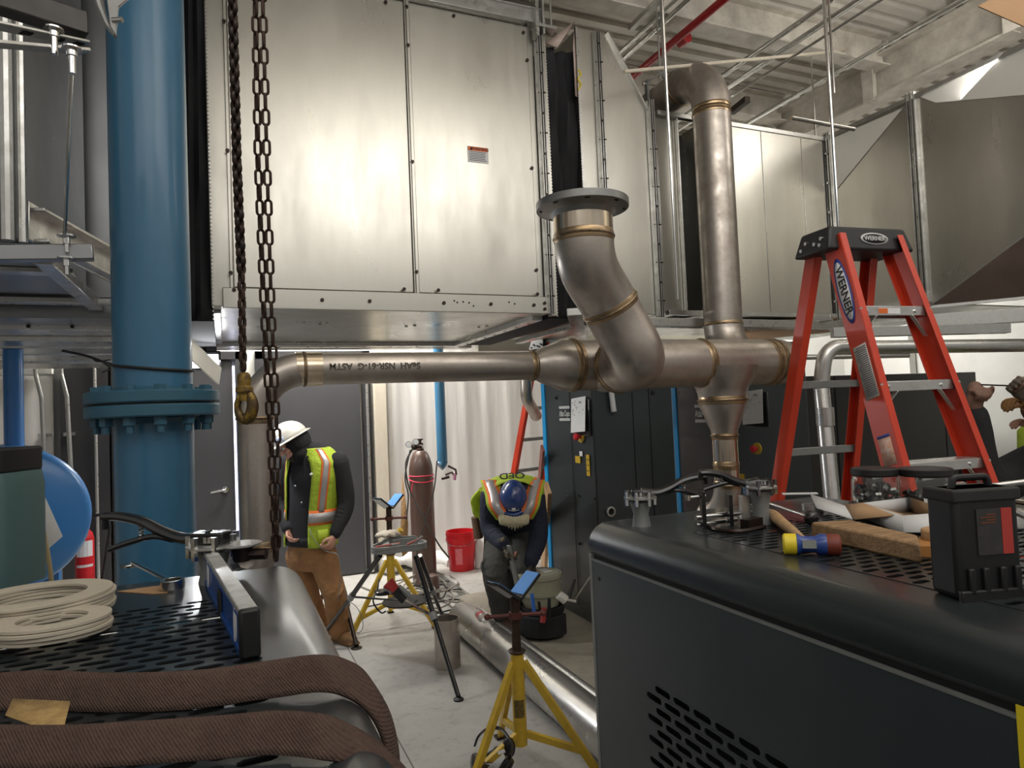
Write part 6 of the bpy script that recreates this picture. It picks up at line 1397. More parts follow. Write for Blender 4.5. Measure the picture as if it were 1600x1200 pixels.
# cables heap behind the tripod
cab = []
rc_ = random.Random(11)
def cable(pts, r, label, m_):
    g = G(); g.tube(spline(pts, 6), r, 7); return tag(obj('cable', g, m_), label, 'cable', 'cables heaped on the floor')
CABM = mat('grey_cable', (.22, .20, .17), .6)
for k in range(9):
    cx0, cy0 = AT(680+rc_.uniform(-18, 22), 935+rc_.uniform(-22, 14), z=0).xy; pts = []; R0 = rc_.uniform(.16, .30)
    for j in range(9):
        a = j/8*2*PI*rc_.uniform(.95, 1.05)+k; pts.append(V(cx0+R0*math.cos(a), cy0+R0*1.25*math.sin(a), .012+.012*k*.6+.05*abs(math.sin(a*1.7+k))))
    cable(pts, .007, 'loose loop of grey cable on the floor behind the tripod', [CABM, BLACK][k % 3 == 0])
def fl_(px, py, dz=.012): p = AT(px, py, z=0); return V(p.x, p.y, dz)
cable([fl_(560, 917), fl_(600, 930), fl_(640, 925), fl_(690, 940), fl_(715, 955), fl_(722, 935)], .008, 'grey cable trailing from the door toward the heap', CABM)
cable([fl_(575, 950), fl_(620, 942), fl_(660, 950), fl_(700, 962), fl_(712, 948)], .006, 'thin black cable running under the tripod', BLACK)
cable([W(592, 905, 5.1), W(590, 920, 5.0), W(583, 940, 5.0), W(595, 957, 5.0), W(603, 955, 5.0)], .006, 'black cable wound round the rear yellow stand leg', BLACK)
g = G(); g.tube(spline([fl_(600, 900, .1), fl_(640, 892, .12), fl_(680, 890, .11), fl_(710, 897, .10)], 6), [.07+.03*math.sin(k*1.1) for k in range(19)], 12); tag(obj('bunched_sheet', g, SHEET), 'bunched plastic sheet at the foot of the back wall', 'plastic sheet')
# tool bucket and olive bucket
p = AT(857, 996, z=.105); cB = V(p.x, p.y+.08, .106)
tb = bucket('tool_bucket', 'black bucket organiser stuffed with tools beside the bending worker', cB, .125, .15, .21, BLACKC)
g = G()
for k in range(7): a = -PI*.95+k*.32; c = cB+V(math.cos(a)*.16, math.sin(a)*.16, .07); g.box(c+V(0, 0, .02), (.075, .03, .14), Matrix.Rotation(a+PI/2, 3, 'Z'))
obj('organiser_pocket', g, BLACKC, tb, bev=.01)
c2 = cB+V(.0, .02, .2); ob_ = thing('olive_bucket', 'olive-grey lidded bucket set inside the black tool bucket', 'bucket', c2)
obj('bucket_wall', G().lathe(c2, Z_, [(0, .125), (.08, .135), (.08, .15), (.10, .15), (.10, .14), (.19, .145), (.19, .155), (.215, .155), (.22, .150)], 44), OLIVE, ob_)
obj('lid', G().lathe(c2+V(0, 0, .212), Z_, [(0, .15), (.006, .15), (.01, .135), (.006, .13), (.006, .001)], 44), mat('olive_dark', (.17, .17, .13), .5, noise=.6, nscale=10, ncol=(.25, .25, .2)), ob_)
obj('white_label', G().box(c2+V(.05, .02, .2205), (.07, .10, .001), Matrix.Rotation(.2, 3, 'Z')), PAPER, ob_)
def tool(name, a, b, r, m_, label, cat='tool', rb_=None): return tag(obj(name, G().tube([a, b], [r, rb_ or r], 10), m_), label, cat)
tool('blue_marker', W(831, 928, 4.35), W(835, 958, 4.35), .012, mat('marker_blue', (.03, .16, .6), .4), 'blue pen standing in a pocket of the tool bucket', 'pen')
tool('screwdriver', W(858, 935, 4.35), W(858, 970, 4.35), .011, BLACK, 'black-handled screwdriver upright in the tool bucket', 'screwdriver')
tool('red_pliers', W(850, 950, 4.33), W(848, 972, 4.33), .018, mat('plier_red', (.38, .04, .04), .4), 'red pliers in the front pocket of the tool bucket', 'pliers')
tool('black_pliers', W(842, 940, 4.35), W(845, 970, 4.35), .010, IRON, 'dark slim pliers between the blue pen and red pliers', 'pliers')
tool('long_rod', W(928, 892, 4.35), W(897, 938, 4.4), .008, CHROME, 'bright steel bar sticking out of the tool bucket to the right', 'bar')
tool('flat_bar', W(868, 933, 4.35), W(900, 940, 4.35), .009, ALU, 'short steel bar lying over the tool bucket rim', 'bar')
tool('tape_roll', W(874, 930, 4.33), W(884, 938, 4.33), .03, WHITE, 'white tape roll on the rim of the tool bucket', 'tape')
tool('pry_tool', W(898, 905, 4.45), W(888, 935, 4.4), .009, BLACK, 'black handle poking up behind the tool bucket', 'handle', .014)
# boards leaning beside the tall cabinet
g = G(); a = AT(850, 893, z=.105); b = W(856, 762, 4.98); g.bar(a, b, .10, .03, up=X_); tag(obj('leaning_board', g, WOODL), 'tan wooden board leaning upright against the tall cabinet front', 'board')
g = G(); g.bar(AT(846, 880, z=.105)+V(.0, .2, 0), W(848, 700, 5.3), .06, .02, up=X_); tag(obj('leaning_board', g, mat('reddish_board', (.30, .10, .08), .6)), 'reddish board leaning behind the tan board', 'board')
# ================================================================== people
UPc = R3 @ V(0, 1, 0)
def loft(g, st, n=28, ex=.85, cap=True):
    """st: (centre, lateral axis, front axis, half width, half depth)"""
    P = []
    for c, L, f, a, b in st:
        for k in range(n):
            t = 2*PI*k/n; ct, s_ = math.cos(t), math.sin(t)
            P.append(c+L*a*math.copysign(abs(ct)**ex, ct)+f*b*math.copysign(abs(s_)**ex, s_))
    m = len(st); Fs = [(i*n+k, i*n+(k+1) % n, (i+1)*n+(k+1) % n, (i+1)*n+k) for i in range(m-1) for k in range(n)]
    Fs += [tuple(reversed(range(n))), tuple(range((m-1)*n, m*n))]
    return g.add(P, Fs)
def shell(st, t0, t1, off, i0, i1, nt=14, sub=4, ex=.85):
    """surface patch over a loft between angles t0..t1 and stations i0..i1, offset outwards; t0/t1 may be functions of station"""
    P = []; rows = int((i1-i0)*sub)
    for r in range(rows+1):
        s = i0+(i1-i0)*r/rows; i = min(int(s), len(st)-2); u = s-i
        A, B = st[i], st[i+1]; c = A[0].lerp(B[0], u); L = A[1].lerp(B[1], u); f = A[2].lerp(B[2], u); a = A[3]*(1-u)+B[3]*u; b = A[4]*(1-u)+B[4]*u
        ta = t0(s) if callable(t0) else t0; tb = t1(s) if callable(t1) else t1
        for k in range(nt+1):
            t = ta+(tb-ta)*k/nt; ct, sn = math.cos(t), math.sin(t)
            P.append(c+L*(a+off)*math.copysign(abs(ct)**ex, ct)+f*(b+off)*math.copysign(abs(sn)**ex, sn))
    return G().add(P, [(r*(nt+1)+k, r*(nt+1)+k+1, (r+1)*(nt+1)+k+1, (r+1)*(nt+1)+k) for r in range(rows) for k in range(nt)])
def limb(g, pts, rs, n=14):
    g.tube(spline(pts, 5), None or [0]*0 or _rs(rs, 5, len(pts)), n)
    for p, r in zip(pts, rs): g.ell(p, r*.98, nu=12, nv=8)
def _rs(rs, n, m):
    out = []
    for i in range(m-1):
        for k in range(n): out.append(rs[i]+(rs[i+1]-rs[i])*k/n)
    return out+[rs[-1]]
def hand(g, wrist, d, palm_n, thumb_side, s=1.0, curl=.9):
    """palm + four fingers + thumb; d = hand direction, palm_n = palm normal (fingers curl toward it)"""
    d = d.normalized(); n_ = (palm_n-d*palm_n.dot(d)).normalized(); w = d.cross(n_).normalized()*thumb_side
    rot = Matrix((w, d, n_)).transposed()
    g.ell(wrist+d*.045*s, (.040*s, .052*s, .017*s), rot, nu=14, nv=10); g.tube([wrist-d*.04*s, wrist+d*.015*s], [.027*s, .029*s], 12)
    for k, (o, L) in enumerate(((.029, .072), (.010, .082), (-.009, .076), (-.027, .060))):
        b = wrist+d*.083*s+w*o*s; p = [b-d*.02*s]; ang = .25*curl; cur = b; p.append(cur)
        for j, fr in enumerate((.42, .32, .26)):
            ang += curl*.62; cur = cur+(d*math.cos(ang)+n_*math.sin(ang))*L*fr*s; p.append(cur)
        g.tube(p, [.0095*s, .0095*s, .009*s, .008*s, .0068*s], 9)
        g.ell(p[-1], .0068*s, nu=8, nv=6)
    b = wrist+d*.03*s+w*.034*s; p = [b-w*.012*s, b+w*.018*s+d*.022*s+n_*.012*s, b+w*.016*s+d*.048*s+n_*.030*s, b+w*.004*s+d*.066*s+n_*.042*s]
    g.tube(p, [.013*s, .0115*s, .0105*s, .0085*s], 9); g.ell(p[-1], .0085*s, nu=8, nv=6)
def head(g, c, up, f, s=1.0):
    """skull, jaw, nose, ears; c centre of the skull, f facing direction"""
    f = (f-up*f.dot(up)).normalized(); L = up.cross(f).normalized(); rot = Matrix((L, f, up)).transposed()
    g.ell(c+up*.02*s, (.073*s, .095*s, .098*s), rot); g.ell(c-up*.055*s+f*.022*s, (.055*s, .065*s, .065*s), rot); g.ell(c-up*.100*s+f*.055*s, (.026*s, .022*s, .02*s), rot)
    g.tube([c+f*.092*s-up*.0*s, c+f*.112*s-up*.036*s], [.008*s, .015*s], 8); g.ell(c+f*.108*s-up*.038*s, (.016*s, .012*s, .010*s), rot)
    g.ell(c+f*.082*s+up*.025*s, (.052*s, .016*s, .010*s), rot)
    g.ell(c+f*.088*s-up*.068*s, (.024*s, .010*s, .007*s), rot); g.ell(c+f*.086*s-up*.082*s, (.021*s, .010*s, .007*s), rot)
    for sd in (-1, 1): g.ell(c+L*sd*.075*s-up*.015*s-f*.005*s, (.010*s, .020*s, .032*s), rot); g.ell(c+L*sd*.045*s+f*.068*s-up*.035*s, (.022*s, .018*s, .018*s), rot)
def eyes(parent, c, up, f, s=1.0):
    f = (f-up*f.dot(up)).normalized(); L = up.cross(f).normalized(); g = G(); g2 = G()
    for sd in (-1, 1): q = c+L*sd*.031*s+f*.084*s; g.ell(q, .0125*s, nu=12, nv=8); g2.ell(q+f*.009*s, .006*s, nu=8, nv=6)
    obj('eyes', g, PAPER, parent); obj('pupils', g2, INK, parent)
def hardhat(parent, c, up, f, m_, s=1.0, full=False):
    f = (f-up*f.dot(up)).normalized(); L = up.cross(f).normalized(); P = []; n = 40; rows = 10
    A, B, Hh = .112*s, .138*s, .118*s
    for j in range(rows+1):
        ph = PI/2*j/rows
        for k in range(n):
            t = 2*PI*k/n; q = L*A*math.cos(t)*math.cos(ph)+f*B*math.sin(t)*math.cos(ph)+up*Hh*math.sin(ph); P.append(c+q+up*(.006*s*math.exp(-(math.cos(t)*math.cos(ph)*4)**2) if j else 0))
    g = G().add(P, [(j*n+k, j*n+(k+1) % n, (j+1)*n+(k+1) % n, (j+1)*n+k) for j in range(rows) for k in range(n)]); hsh = obj('hard_hat', g, m_, parent, ang=80, solid=.004)
    P = []
    for e in (0, 1):
        for k in range(n):
            t = 2*PI*k/n; w = (.036 if math.sin(t) > 0 else .016)*s*abs(math.sin(t))**.6+(.014*s if full else .006*s)
            r = w*e; P.append(c+L*(A+r)*math.cos(t)+f*(B+r)*math.sin(t)-up*.014*s*e)
    obj('hard_hat_brim', G().add(P, [(k, (k+1) % n, n+(k+1) % n, n+k) for k in range(n)]), m_, hsh, ang=80, solid=.004)
    return A, B, Hh, L, f
def patch(parent, name, c, A, B, Hh, L, f, up, t, ph, w, h, m_, s=1.0):
    """small decal following the hat shell at angle t, elevation ph"""
    P = []
    for dj in (-1, 0, 1):
        for dk in (-1, 0, 1):
            tt = t+dk*w/2/B; pp = ph+dj*h/2/Hh; q = L*(A+.004)*math.cos(tt)*math.cos(pp)+f*(B+.004)*math.sin(tt)*math.cos(pp)+up*(Hh+.004)*math.sin(pp); P.append(c+q)
    hat = [q for q in parent.children if q.name.startswith('hard_hat')][0]
    obj(name, G().add(P, [(0, 1, 4, 3), (1, 2, 5, 4), (3, 4, 7, 6), (4, 5, 8, 7)]), m_, hat, solid=.0015)

# ---------- worker 1 : hooded, standing, looking down to the left
p1 = thing('person', 'person standing in black hoodie, hi-vis vest, tan trousers and white hard hat', 'person', V(W(515, 1000, 5.1).x, W(515, 1000, 5.1).y, 0))
F1 = (-RXg*.42-FWg*.91).normalized(); L1 = F1.cross(Z_)*-1; L1 = V(-F1.y, F1.x, 0)
if L1.dot(RXg) < 0: L1 = -L1
st1 = [(W(487, 872, 5.10), L1, F1, .165, .125), (W(486, 848, 5.10), L1, F1, .190, .145), (W(486, 815, 5.10), L1, F1, .180, .140), (W(488, 780, 5.10), L1, F1, .188, .142), (W(490, 745, 5.10), L1, F1, .205, .145), (W(491, 720, 5.11), L1, F1, .205, .130), (W(487, 703, 5.12), L1, F1, .150, .105), (W(480, 692, 5.10), L1, F1, .085, .085)]
hc = W(457, 692, 5.02); hup = (RXg*-.50+UPc*.85+FWg*-.10).normalized(); hf = (-RXg*.80-FWg*.50-UPc*.45).normalized()
shL, elL, wrL = W(529, 722, 5.05), W(541, 786, 5.06), W(523, 836, 4.95)
shR, elR, wrR = W(453, 722, 5.22), W(441, 785, 5.22), W(450, 828, 5.02)
hipL, knL, anL = W(504, 868, 5.06), W(523, 932, 4.98), W(531, 984, 5.02)
hipR, knR, anR = W(468, 868, 5.16), W(484, 935, 5.12), W(505, 985, 5.22)
g = G(); head(g, hc, hup, hf); g.tube([hc-hup*.04, W(480, 710, 5.1)], [.058, .062], 14)
loft(g, [(c, L, f, a*.86, b*.84) for c, L, f, a, b in st1])
for a, b, c in ((shL, elL, wrL), (shR, elR, wrR)): limb(g, [a, b, c], [.052, .040, .028])
for a, b, c in ((hipL, knL, anL), (hipR, knR, anR)): limb(g, [a, b, c], [.082, .055, .040])
hand(g, wrL, (W(514, 858, 4.90)-wrL), -RXg*.8+FWg*.3, -1, 1.05, 1.1)
hand(g, wrR, V(.25, -.4, -.8), L1, 1, 1.0, .9)
bd1 = remesh_mesh('body', g, SKIN, p1, .0075, 2)
eyes(p1, hc, hup, hf)
g = G(); loft(g, [(c, L, f, a*1.0, b*1.0) for c, L, f, a, b in st1[1:]])
limb(g, [shL, elL, wrL+(elL-wrL)*.06], [.080, .064, .045]); limb(g, [shR, elR, wrR+(elR-wrR)*.06], [.078, .062, .045])
for k in range(7): 
    q = elL.lerp(wrL, .1+k*.12); g.torus(q, (wrL-elL), .052-.002*k, .007, 14, 6)
g.tube([W(476, 712, 4.98), W(474, 790, 4.96)], .012, 6); g.tube([W(482, 712, 4.97), W(486, 800, 4.955)], .011, 6)
st_p = [(W(486, 838, 5.10), L1, F1, .195, .152), (W(486, 850, 5.10), L1, F1, .188, .15)]
loft(g, st_p)
remesh_mesh('hoodie', g, BLACKC, p1, .0085, 2)
# hood / balaclava with face opening
rot = Matrix((hup.cross(hf).normalized(), (hf-hup*hf.dot(hup)).normalized(), hup)).transposed(); fx = rot @ V(0, 1, 0)
g = G(); g.ell(hc-fx*.030+hup*.0, (.104, .110, .122), rot); g.ell(hc-fx*.012-hup*.10, (.085, .088, .075), rot); g.tube([hc-hup*.08-fx*.02, W(482, 712, 5.12)], [.09, .115], 16)
g.ell(W(484, 704, 5.16), (.14, .12, .07))
remesh_mesh('hood', g, mat('black_knit', (.008, .008, .009), .95, bump=.4, bscale=60), p1, .007, 2)
g = G(); g.ell(hc-hup*.098+fx*.055, (.040, .034, .034), rot); obj('beard', g, BEARD, p1)
A, B, Hh, Lh_, fh = hardhat(p1, hc+hup*.040+fx*.004, hup, hf, HATW, 1.02, True)
hcc = hc+hup*.040+fx*.004
lt = PI*.18 if (Lh_.dot(-FWg) > 0) else PI*.82
patch(p1, 'blue_sticker', hcc, A, B, Hh, Lh_, fh, hup, lt, .22, .055, .045, mat('sticker_blue', (.05, .16, .45), .4, noise=1, nscale=60, ncol=(.6, .6, .6)))
patch(p1, 'red_sticker', hcc, A, B, Hh, Lh_, fh, hup, PI/2+(.35 if lt < 1 else -.35)*-1, .5, .05, .05, mat('sticker_maroon', (.20, .03, .04), .4, noise=1, nscale=50, ncol=(.5, .4, .4)))
# trousers
g = G(); loft(g, [(W(487, 842, 5.10), L1, F1, .178, .135), (W(487, 872, 5.10), L1, F1, .185, .14), (W(487, 888, 5.10), L1, F1, .15, .12)])
limb(g, [hipL, hipL.lerp(knL, .5), knL, knL.lerp(anL, .6), anL], [.112, .098, .083, .080, .082]); limb(g, [hipR, hipR.lerp(knR, .5), knR, knR.lerp(anR, .6), anR], [.108, .094, .080, .076, .080])
for a, b, r0 in ((knL, anL, .080), (knR, anR, .077)):
    for k in range(9): q = a.lerp(b, -.25+k*.145); g.torus(q+V(.006*math.sin(k*2.3), .006*math.cos(k*3), 0), (b-a)+V(.25*math.sin(k*2.1), .2*math.cos(k*1.3), 0), r0-.004, .010, 16, 6)
remesh_mesh('trousers', g, TAN, p1, .009, 2)
for an, d in ((anL, V(.35, -.75, 0)), (anR, V(-.2, -.9, 0))):
    d = d.normalized(); g = G(); b = V(an.x, an.y, 0)
    g.tube([b+V(0, 0, .16), b+V(0, 0, .07)], [.055, .058], 14); g.ell(b+d*.02+V(0, 0, .045), (.05, .05, .045)); r_ = Matrix.Rotation(math.atan2(d.y, d.x), 3, 'Z')
    g.ell(b+d*.10+V(0, 0, .042), (.10, .05, .040), r_); g.box(b+d*.06+V(0, 0, .012), (.26, .09, .022), r_)
    remesh_mesh('boot', g, mat('tan_boot', (.25, .13, .05), .7, noise=.5, nscale=20), p1, .007, 2)
# vest (open front)
gapL = lambda s: PI/2-.38-.06*s*0; 
ves = lambda t0, t1, off, i0, i1, nt=14: shell(st1, t0, t1, off, i0, i1, nt)
# body angle 0 = his left (viewer right), pi/2 = front, pi = his right
vL = lambda s: PI/2-.42-(.35 if s > 5.2 else 0)
g = G(); V1 = ves(lambda s: -PI*.5, lambda s: PI/2-.45+.18*max(0, s-4.2), .016, .9, 6.3, 22); g.add(V1.v, V1.f); V2 = ves(lambda s: PI/2+.62-.12*max(0, s-4.2), lambda s: PI*1.5, .016, .9, 6.3, 22); g.add(V2.v, V2.f)
vest1 = obj('vest', g, HIVIS, p1, ang=80, solid=.006)
def strip(name, m_, *a): o = shell(st1, *a); return obj(name, o, m_, vest1, ang=80, solid=.002)
for sgn, c0 in ((1, .58), (-1, PI-.42)):
    c = c0; strip('orange_trim', HIORG, c-.20, c+.20, .0205, 2.55, 6.2, 6); strip('reflective_stripe', REFL, c-.12, c+.12, .0235, 2.55, 6.25, 4)
strip('orange_trim', HIORG, -1.2, PI/2-.46, .021, 1.98, 2.62, 16); strip('reflective_stripe', REFL, -1.2, PI/2-.46, .024, 2.08, 2.5, 16)
strip('orange_trim', HIORG, PI/2+.64, PI+1.2, .021, 1.98, 2.62, 12); strip('reflective_stripe', REFL, PI/2+.64, PI+1.2, .024, 2.08, 2.5, 12)
g = shell(st1, .25, .72, .024, 1.15, 1.75, 6); obj('vest_pocket', g, HIVIS, vest1, solid=.008)
g = G(); g.ell(W(488, 741, 4.93), (.02, .008, .012)); g.ell(W(461, 759, 4.95), .007); g.ell(W(471, 785, 4.94), .006); obj('hoodie_print', g, PAPER, p1)
g = G(); g.tube(spline([W(484, 826, 4.92), W(488, 838, 4.9), W(500, 855, 4.9), W(512, 862, 4.88), W(528, 868, 4.86), W(532, 900, 4.86), W(528, 940, 4.86)], 6), .003, 6); tag(obj('thin_wire', g, HGREY), 'thin grey wire dangling from the standing person hand', 'wire')

# ---------- worker 2 : bending over the bucket
p2 = thing('person', 'person bending forward in blue hard hat, hi-vis vest and grey trousers', 'person', AT(795, 985, z=.105))
hc2 = W(802, 779, 4.52); TC = -FWg
up2 = (TC*.80+Z_*.55).normalized(); f2 = (TC*.55-Z_*.80).normalized()
sh2, el2, wr2 = W(768, 776, 4.66), W(766, 826, 4.62), W(787, 851, 4.42)
shr2, elr2, wrr2 = W(834, 776, 4.66), W(841, 836, 4.62), W(829, 880, 4.50)
hpL, kL, aL = W(780, 838, 5.02), W(774, 898, 4.72), W(787, 958, 4.86)
hpR, kR, aR = W(812, 838, 5.02), W(818, 900, 4.74), W(822, 958, 4.90)
Lt = RXg
spine = [W(796, 842, 5.06), W(796, 820, 5.02), W(798, 795, 4.92), W(800, 776, 4.76), W(802, 770, 4.64), W(803, 778, 4.54)]
def bst(k, a, b): 
    ax = (spine[min(k+1, 5)]-spine[max(k-1, 0)]).normalized(); fr = Lt.cross(ax); fr = fr if fr.z < 0 else -fr; return (spine[k], Lt, fr.normalized(), a, b)
st2 = [bst(0, .165, .12), bst(1, .165, .125), bst(2, .170, .12), bst(3, .19, .12), bst(4, .195, .11), bst(5, .12, .09)]
g = G(); head(g, hc2, up2, f2, .82); g.tube([hc2-up2*.05, spine[4]], [.058, .065], 14)
loft(g, [(c, L, f, a*.86, b*.84) for c, L, f, a, b in st2])
limb(g, [sh2, el2, wr2], [.05, .042, .03]); limb(g, [shr2, elr2, wrr2], [.05, .042, .03])
limb(g, [hpL, kL, aL], [.08, .055, .042]); limb(g, [hpR, kR, aR], [.08, .055, .042])
hand(g, wr2, V(.25, -.2, -.9), RXg, 1, 1.0, 1.3); hand(g, wrr2, V(-.15, -.2, -.9), -RXg, -1, 1.0, .9)
remesh_mesh('body', g, SKIN, p2, .0075, 2); eyes(p2, hc2, up2, f2, .82)
g = G(); loft(g, st2); limb(g, [sh2, el2, wr2+(el2-wr2)*.05], [.082, .066, .048]); limb(g, [shr2, elr2, wrr2+(elr2-wrr2)*.05], [.082, .068, .048])
for a, b in ((el2, wr2), (elr2, wrr2)):
    for k in range(6): q = a.lerp(b, -.1+k*.17); g.torus(q, (b-a), .052-.002*k, .008, 14, 6)
remesh_mesh('sweater', g, NAVY, p2, .009, 2)
g = G(); loft(g, [bst(0, .175, .135), bst(1, .170, .13)]); g.ell(spine[0]+V(0, .03, -.03), (.18, .15, .12))
limb(g, [hpL, hpL.lerp(kL, .5), kL, kL.lerp(aL, .6), aL], [.115, .105, .092, .088, .090]); limb(g, [hpR, hpR.lerp(kR, .5), kR, kR.lerp(aR, .6), aR], [.11, .10, .088, .085, .088])
for a, b in ((kL, aL), (kR, aR)):
    for k in range(8): q = a.lerp(b, -.2+k*.15); g.torus(q, (b-a)+V(.2*math.sin(k*2.1), .2*math.cos(k), 0), .086, .010, 16, 6)
remesh_mesh('trousers', g, GREYP, p2, .009, 2)
for an, d in ((aL, V(.05, -1, 0)), (aR, V(.1, -1, 0))):
    d = d.normalized(); g = G(); b = V(an.x, an.y, .105); r_ = Matrix.Rotation(math.atan2(d.y, d.x), 3, 'Z')
    g.tube([b+V(0, 0, .16), b+V(0, 0, .07)], [.056, .060], 14); g.ell(b+V(0, 0, .045), (.055, .055, .045)); g.ell(b+d*.10+V(0, 0, .045), (.105, .055, .043), r_); g.box(b+d*.06+V(0, 0, .013), (.28, .10, .024), r_)
    remesh_mesh('boot', g, BOOT, p2, .007, 2)
v2_ = None
def st2o(name, m_, t0, t1, off, i0, i1, nt=12, th=.003): return obj(name, shell(st2, t0, t1, off, i0, i1, nt), m_, v2_ or p2, ang=80, solid=th)
# angle 3pi/2 = back (upwards)
v2_ = st2o('vest', HIVIS, PI*.97, PI*2.03, .020, 1.2, 4.9, 26, .006)
st2o('vest_front', HIVIS, PI*.15, PI*.85, .030, 2.2, 4.6, 14, .006)
for c in (PI*1.18, PI*1.82):
    st2o('orange_trim', HIORG, c-.26, c+.26, .0255, 1.6, 4.92, 6); st2o('reflective_stripe', REFL, c-.15, c+.15, .029, 1.6, 4.94, 4)
# hanging front straps of the vest in front of the shoulders
for sx, x0, xm, x1_ in ((-1, 764, 772, 790), (1, 838, 832, 818)):
    def sp(off, w0, w1, m_, nm, dd_):
        pts = [W(x0, 750, 4.60-dd_), W(xm-3*sx*0, 772, 4.50-dd_), W(xm+(-sx)*4, 792, 4.44-dd_), W(x1_, 812, 4.45-dd_)]
        P = []; q = spline(pts, 4)
        for p in q: P += [p+RXg*w0, p+RXg*w1]
        obj(nm, G().add(P, [(2*i, 2*i+1, 2*i+3, 2*i+2) for i in range(len(q)-1)]), m_, p2, ang=80, solid=.003)
    sp(0, -.062, .062, HIVIS, 'vest_strap', 0); sp(0, -.046, .046, HIORG, 'orange_trim', .004); sp(0, -.028, .028, REFL, 'reflective_stripe', .008)
cbk = W(800, 741, 4.70); text('vest_lettering', 'QED', INK, p2, W(800, 743, 4.60), -RXg, (Z_*-.55-FWg*.0+FWg*-.8), .085)
g = G()
for k in range(11):
    a = k-5; g.tube(spline([W(803+a*3.6, 800, 4.50), W(803+a*4.2, 808, 4.43), W(803+a*4.0, 817, 4.42), W(803+a*3.0+(k % 3-1)*2, 829-abs(a)*1.6, 4.45)], 4), [.016]*5+[.014]*4+[.010, .008, .006, .004], 8)
g.ell(W(803, 804, 4.50), (.08, .03, .035)); remesh_mesh('beard', g, BLOND, p2, .004, 1)
A, B, Hh, Lh_, fh = hardhat(p2, hc2+up2*.03, up2, f2, HATB, .82, False)
patch(p2, 'hat_badge', hc2+up2*.03, A, B, Hh, Lh_, fh, up2, PI/2, .32, .030, .022, PAPER); patch(p2, 'hat_badge', hc2+up2*.03, A, B, Hh, Lh_, fh, up2, PI/2, .16, .09, .008, LGREY)
g = G()
for wr, d, s_, n_ in ((wr2, V(.25, -.2, -.9), 1, RXg), (wrr2, V(-.15, -.2, -.9), -1, -RXg)): hand(g, wr, d, n_, s_, 1.14, 1.3 if s_ > 0 else .9)
remesh_mesh('gloves', g, mat('glove_black_tan', (.03, .028, .025), .8, noise=1, nscale=16, ncol=(.32, .25, .16), nlow=.5, nhigh=.6), p2, .006, 1)
g = G(); g.bar(W(795, 852, 4.36), W(810, 925, 4.40), .035, .012); tag(obj('steel_bar', g, HGREY, bev=.003), 'grey steel bar held upright by the bending person', 'bar')
g = G(); g.tube([W(742, 808, 4.95), W(748, 840, 4.95)], [.045, .055], 10, sq=.6); obj('tool_pouch', g, BOOT, p2)
g = G(); g.tube(spline([W(756, 765, 4.9), W(744, 780, 4.95), W(745, 800, 4.95), W(752, 806, 4.95)], 4), [.05]*6+[.04]*7, 10, sq=.5); obj('vest_tail', g, HIVIS, p2)

# ---------- worker 3 : at the right edge, arms raised
p3 = thing('person', 'person at right edge in black sleeve and hi-vis vest, reaching up with both hands', 'person', V(W(1660, 900, 3.7).x, W(1660, 900, 3.7).y, 0))
T3 = W(1672, 770, 3.75); F3 = (-RXg*.8-FWg*.3).normalized(); L3 = V(-F3.y, F3.x, 0)
def s3(z, a, b): return (V(T3.x, T3.y, z), L3, F3, a, b)
st3 = [s3(.85, .17, .13), s3(1.0, .175, .135), s3(1.15, .18, .135), s3(1.30, .20, .14), s3(1.42, .20, .12), s3(1.50, .10, .08)]
wa, ea, sa = W(1523, 640, 3.45), W(1540, 752, 3.5), W(1628, 722, 3.62)
wb, eb, sb = W(1610, 620, 3.4), W(1660, 700, 3.4), W(1690, 700, 3.9)
hc3 = V(T3.x, T3.y, 1.66)+F3*.03; g = G(); head(g, hc3, Z_, F3); g.tube([hc3-Z_*.05, hc3-Z_*.2], [.055, .065], 12)
loft(g, [(c, L, f, a*.86, b*.84) for c, L, f, a, b in st3]); limb(g, [sa, ea, wa], [.055, .045, .032]); limb(g, [sb, eb, wb], [.055, .045, .032])
hand(g, wa, (W(1524, 612, 3.43)-wa), -FWg*.9+RXg*.2, 1, 1.25, 1.7); g.ell(W(1524, 609, 3.44), (.040, .035, .045)); g.tube([wa, W(1524, 612, 3.44)], [.036, .040], 12); hand(g, wb, (W(1578, 596, 3.4)-wb), -FWg-Z_*.5, 1, 1.0, .9)
for sd in (-1, 1):
    h = V(T3.x, T3.y, .88)+L3*.09*sd; limb(g, [h, h+V(0, 0, -.42)+F3*.03, h+V(0, 0, -.80)], [.085, .058, .045])
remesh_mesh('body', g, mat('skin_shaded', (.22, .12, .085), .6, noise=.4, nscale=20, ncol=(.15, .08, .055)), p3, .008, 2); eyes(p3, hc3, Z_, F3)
g = G(); loft(g, st3); limb(g, [sa, ea, wa+(ea-wa)*.08], [.115, .11, .060]); limb(g, [sb, eb, wb+(eb-wb)*.3], [.10, .08, .06]); remesh_mesh('sweater', g, BLACKC, p3, .01, 2)
g = G(); h0 = V(T3.x, T3.y, .9); loft(g, [s3(.95, .18, .14), s3(.82, .18, .14)])
for sd in (-1, 1): h = V(T3.x, T3.y, .88)+L3*.09*sd; limb(g, [h, h+V(0, 0, -.42)+F3*.03, h+V(0, 0, -.78)], [.11, .09, .085])
remesh_mesh('trousers', g, GREYP, p3, .01, 2)
for sd in (-1, 1):
    b = V(T3.x, T3.y, 0)+L3*.09*sd; r_ = Matrix.Rotation(math.atan2(F3.y, F3.x), 3, 'Z'); g = G(); g.tube([b+V(0, 0, .16), b+V(0, 0, .06)], [.056, .06], 12); g.ell(b+F3*.09+V(0, 0, .045), (.11, .055, .043), r_); g.box(b+F3*.05+V(0, 0, .012), (.28, .10, .024), r_); remesh_mesh('boot', g, BOOT, p3, .008, 2)
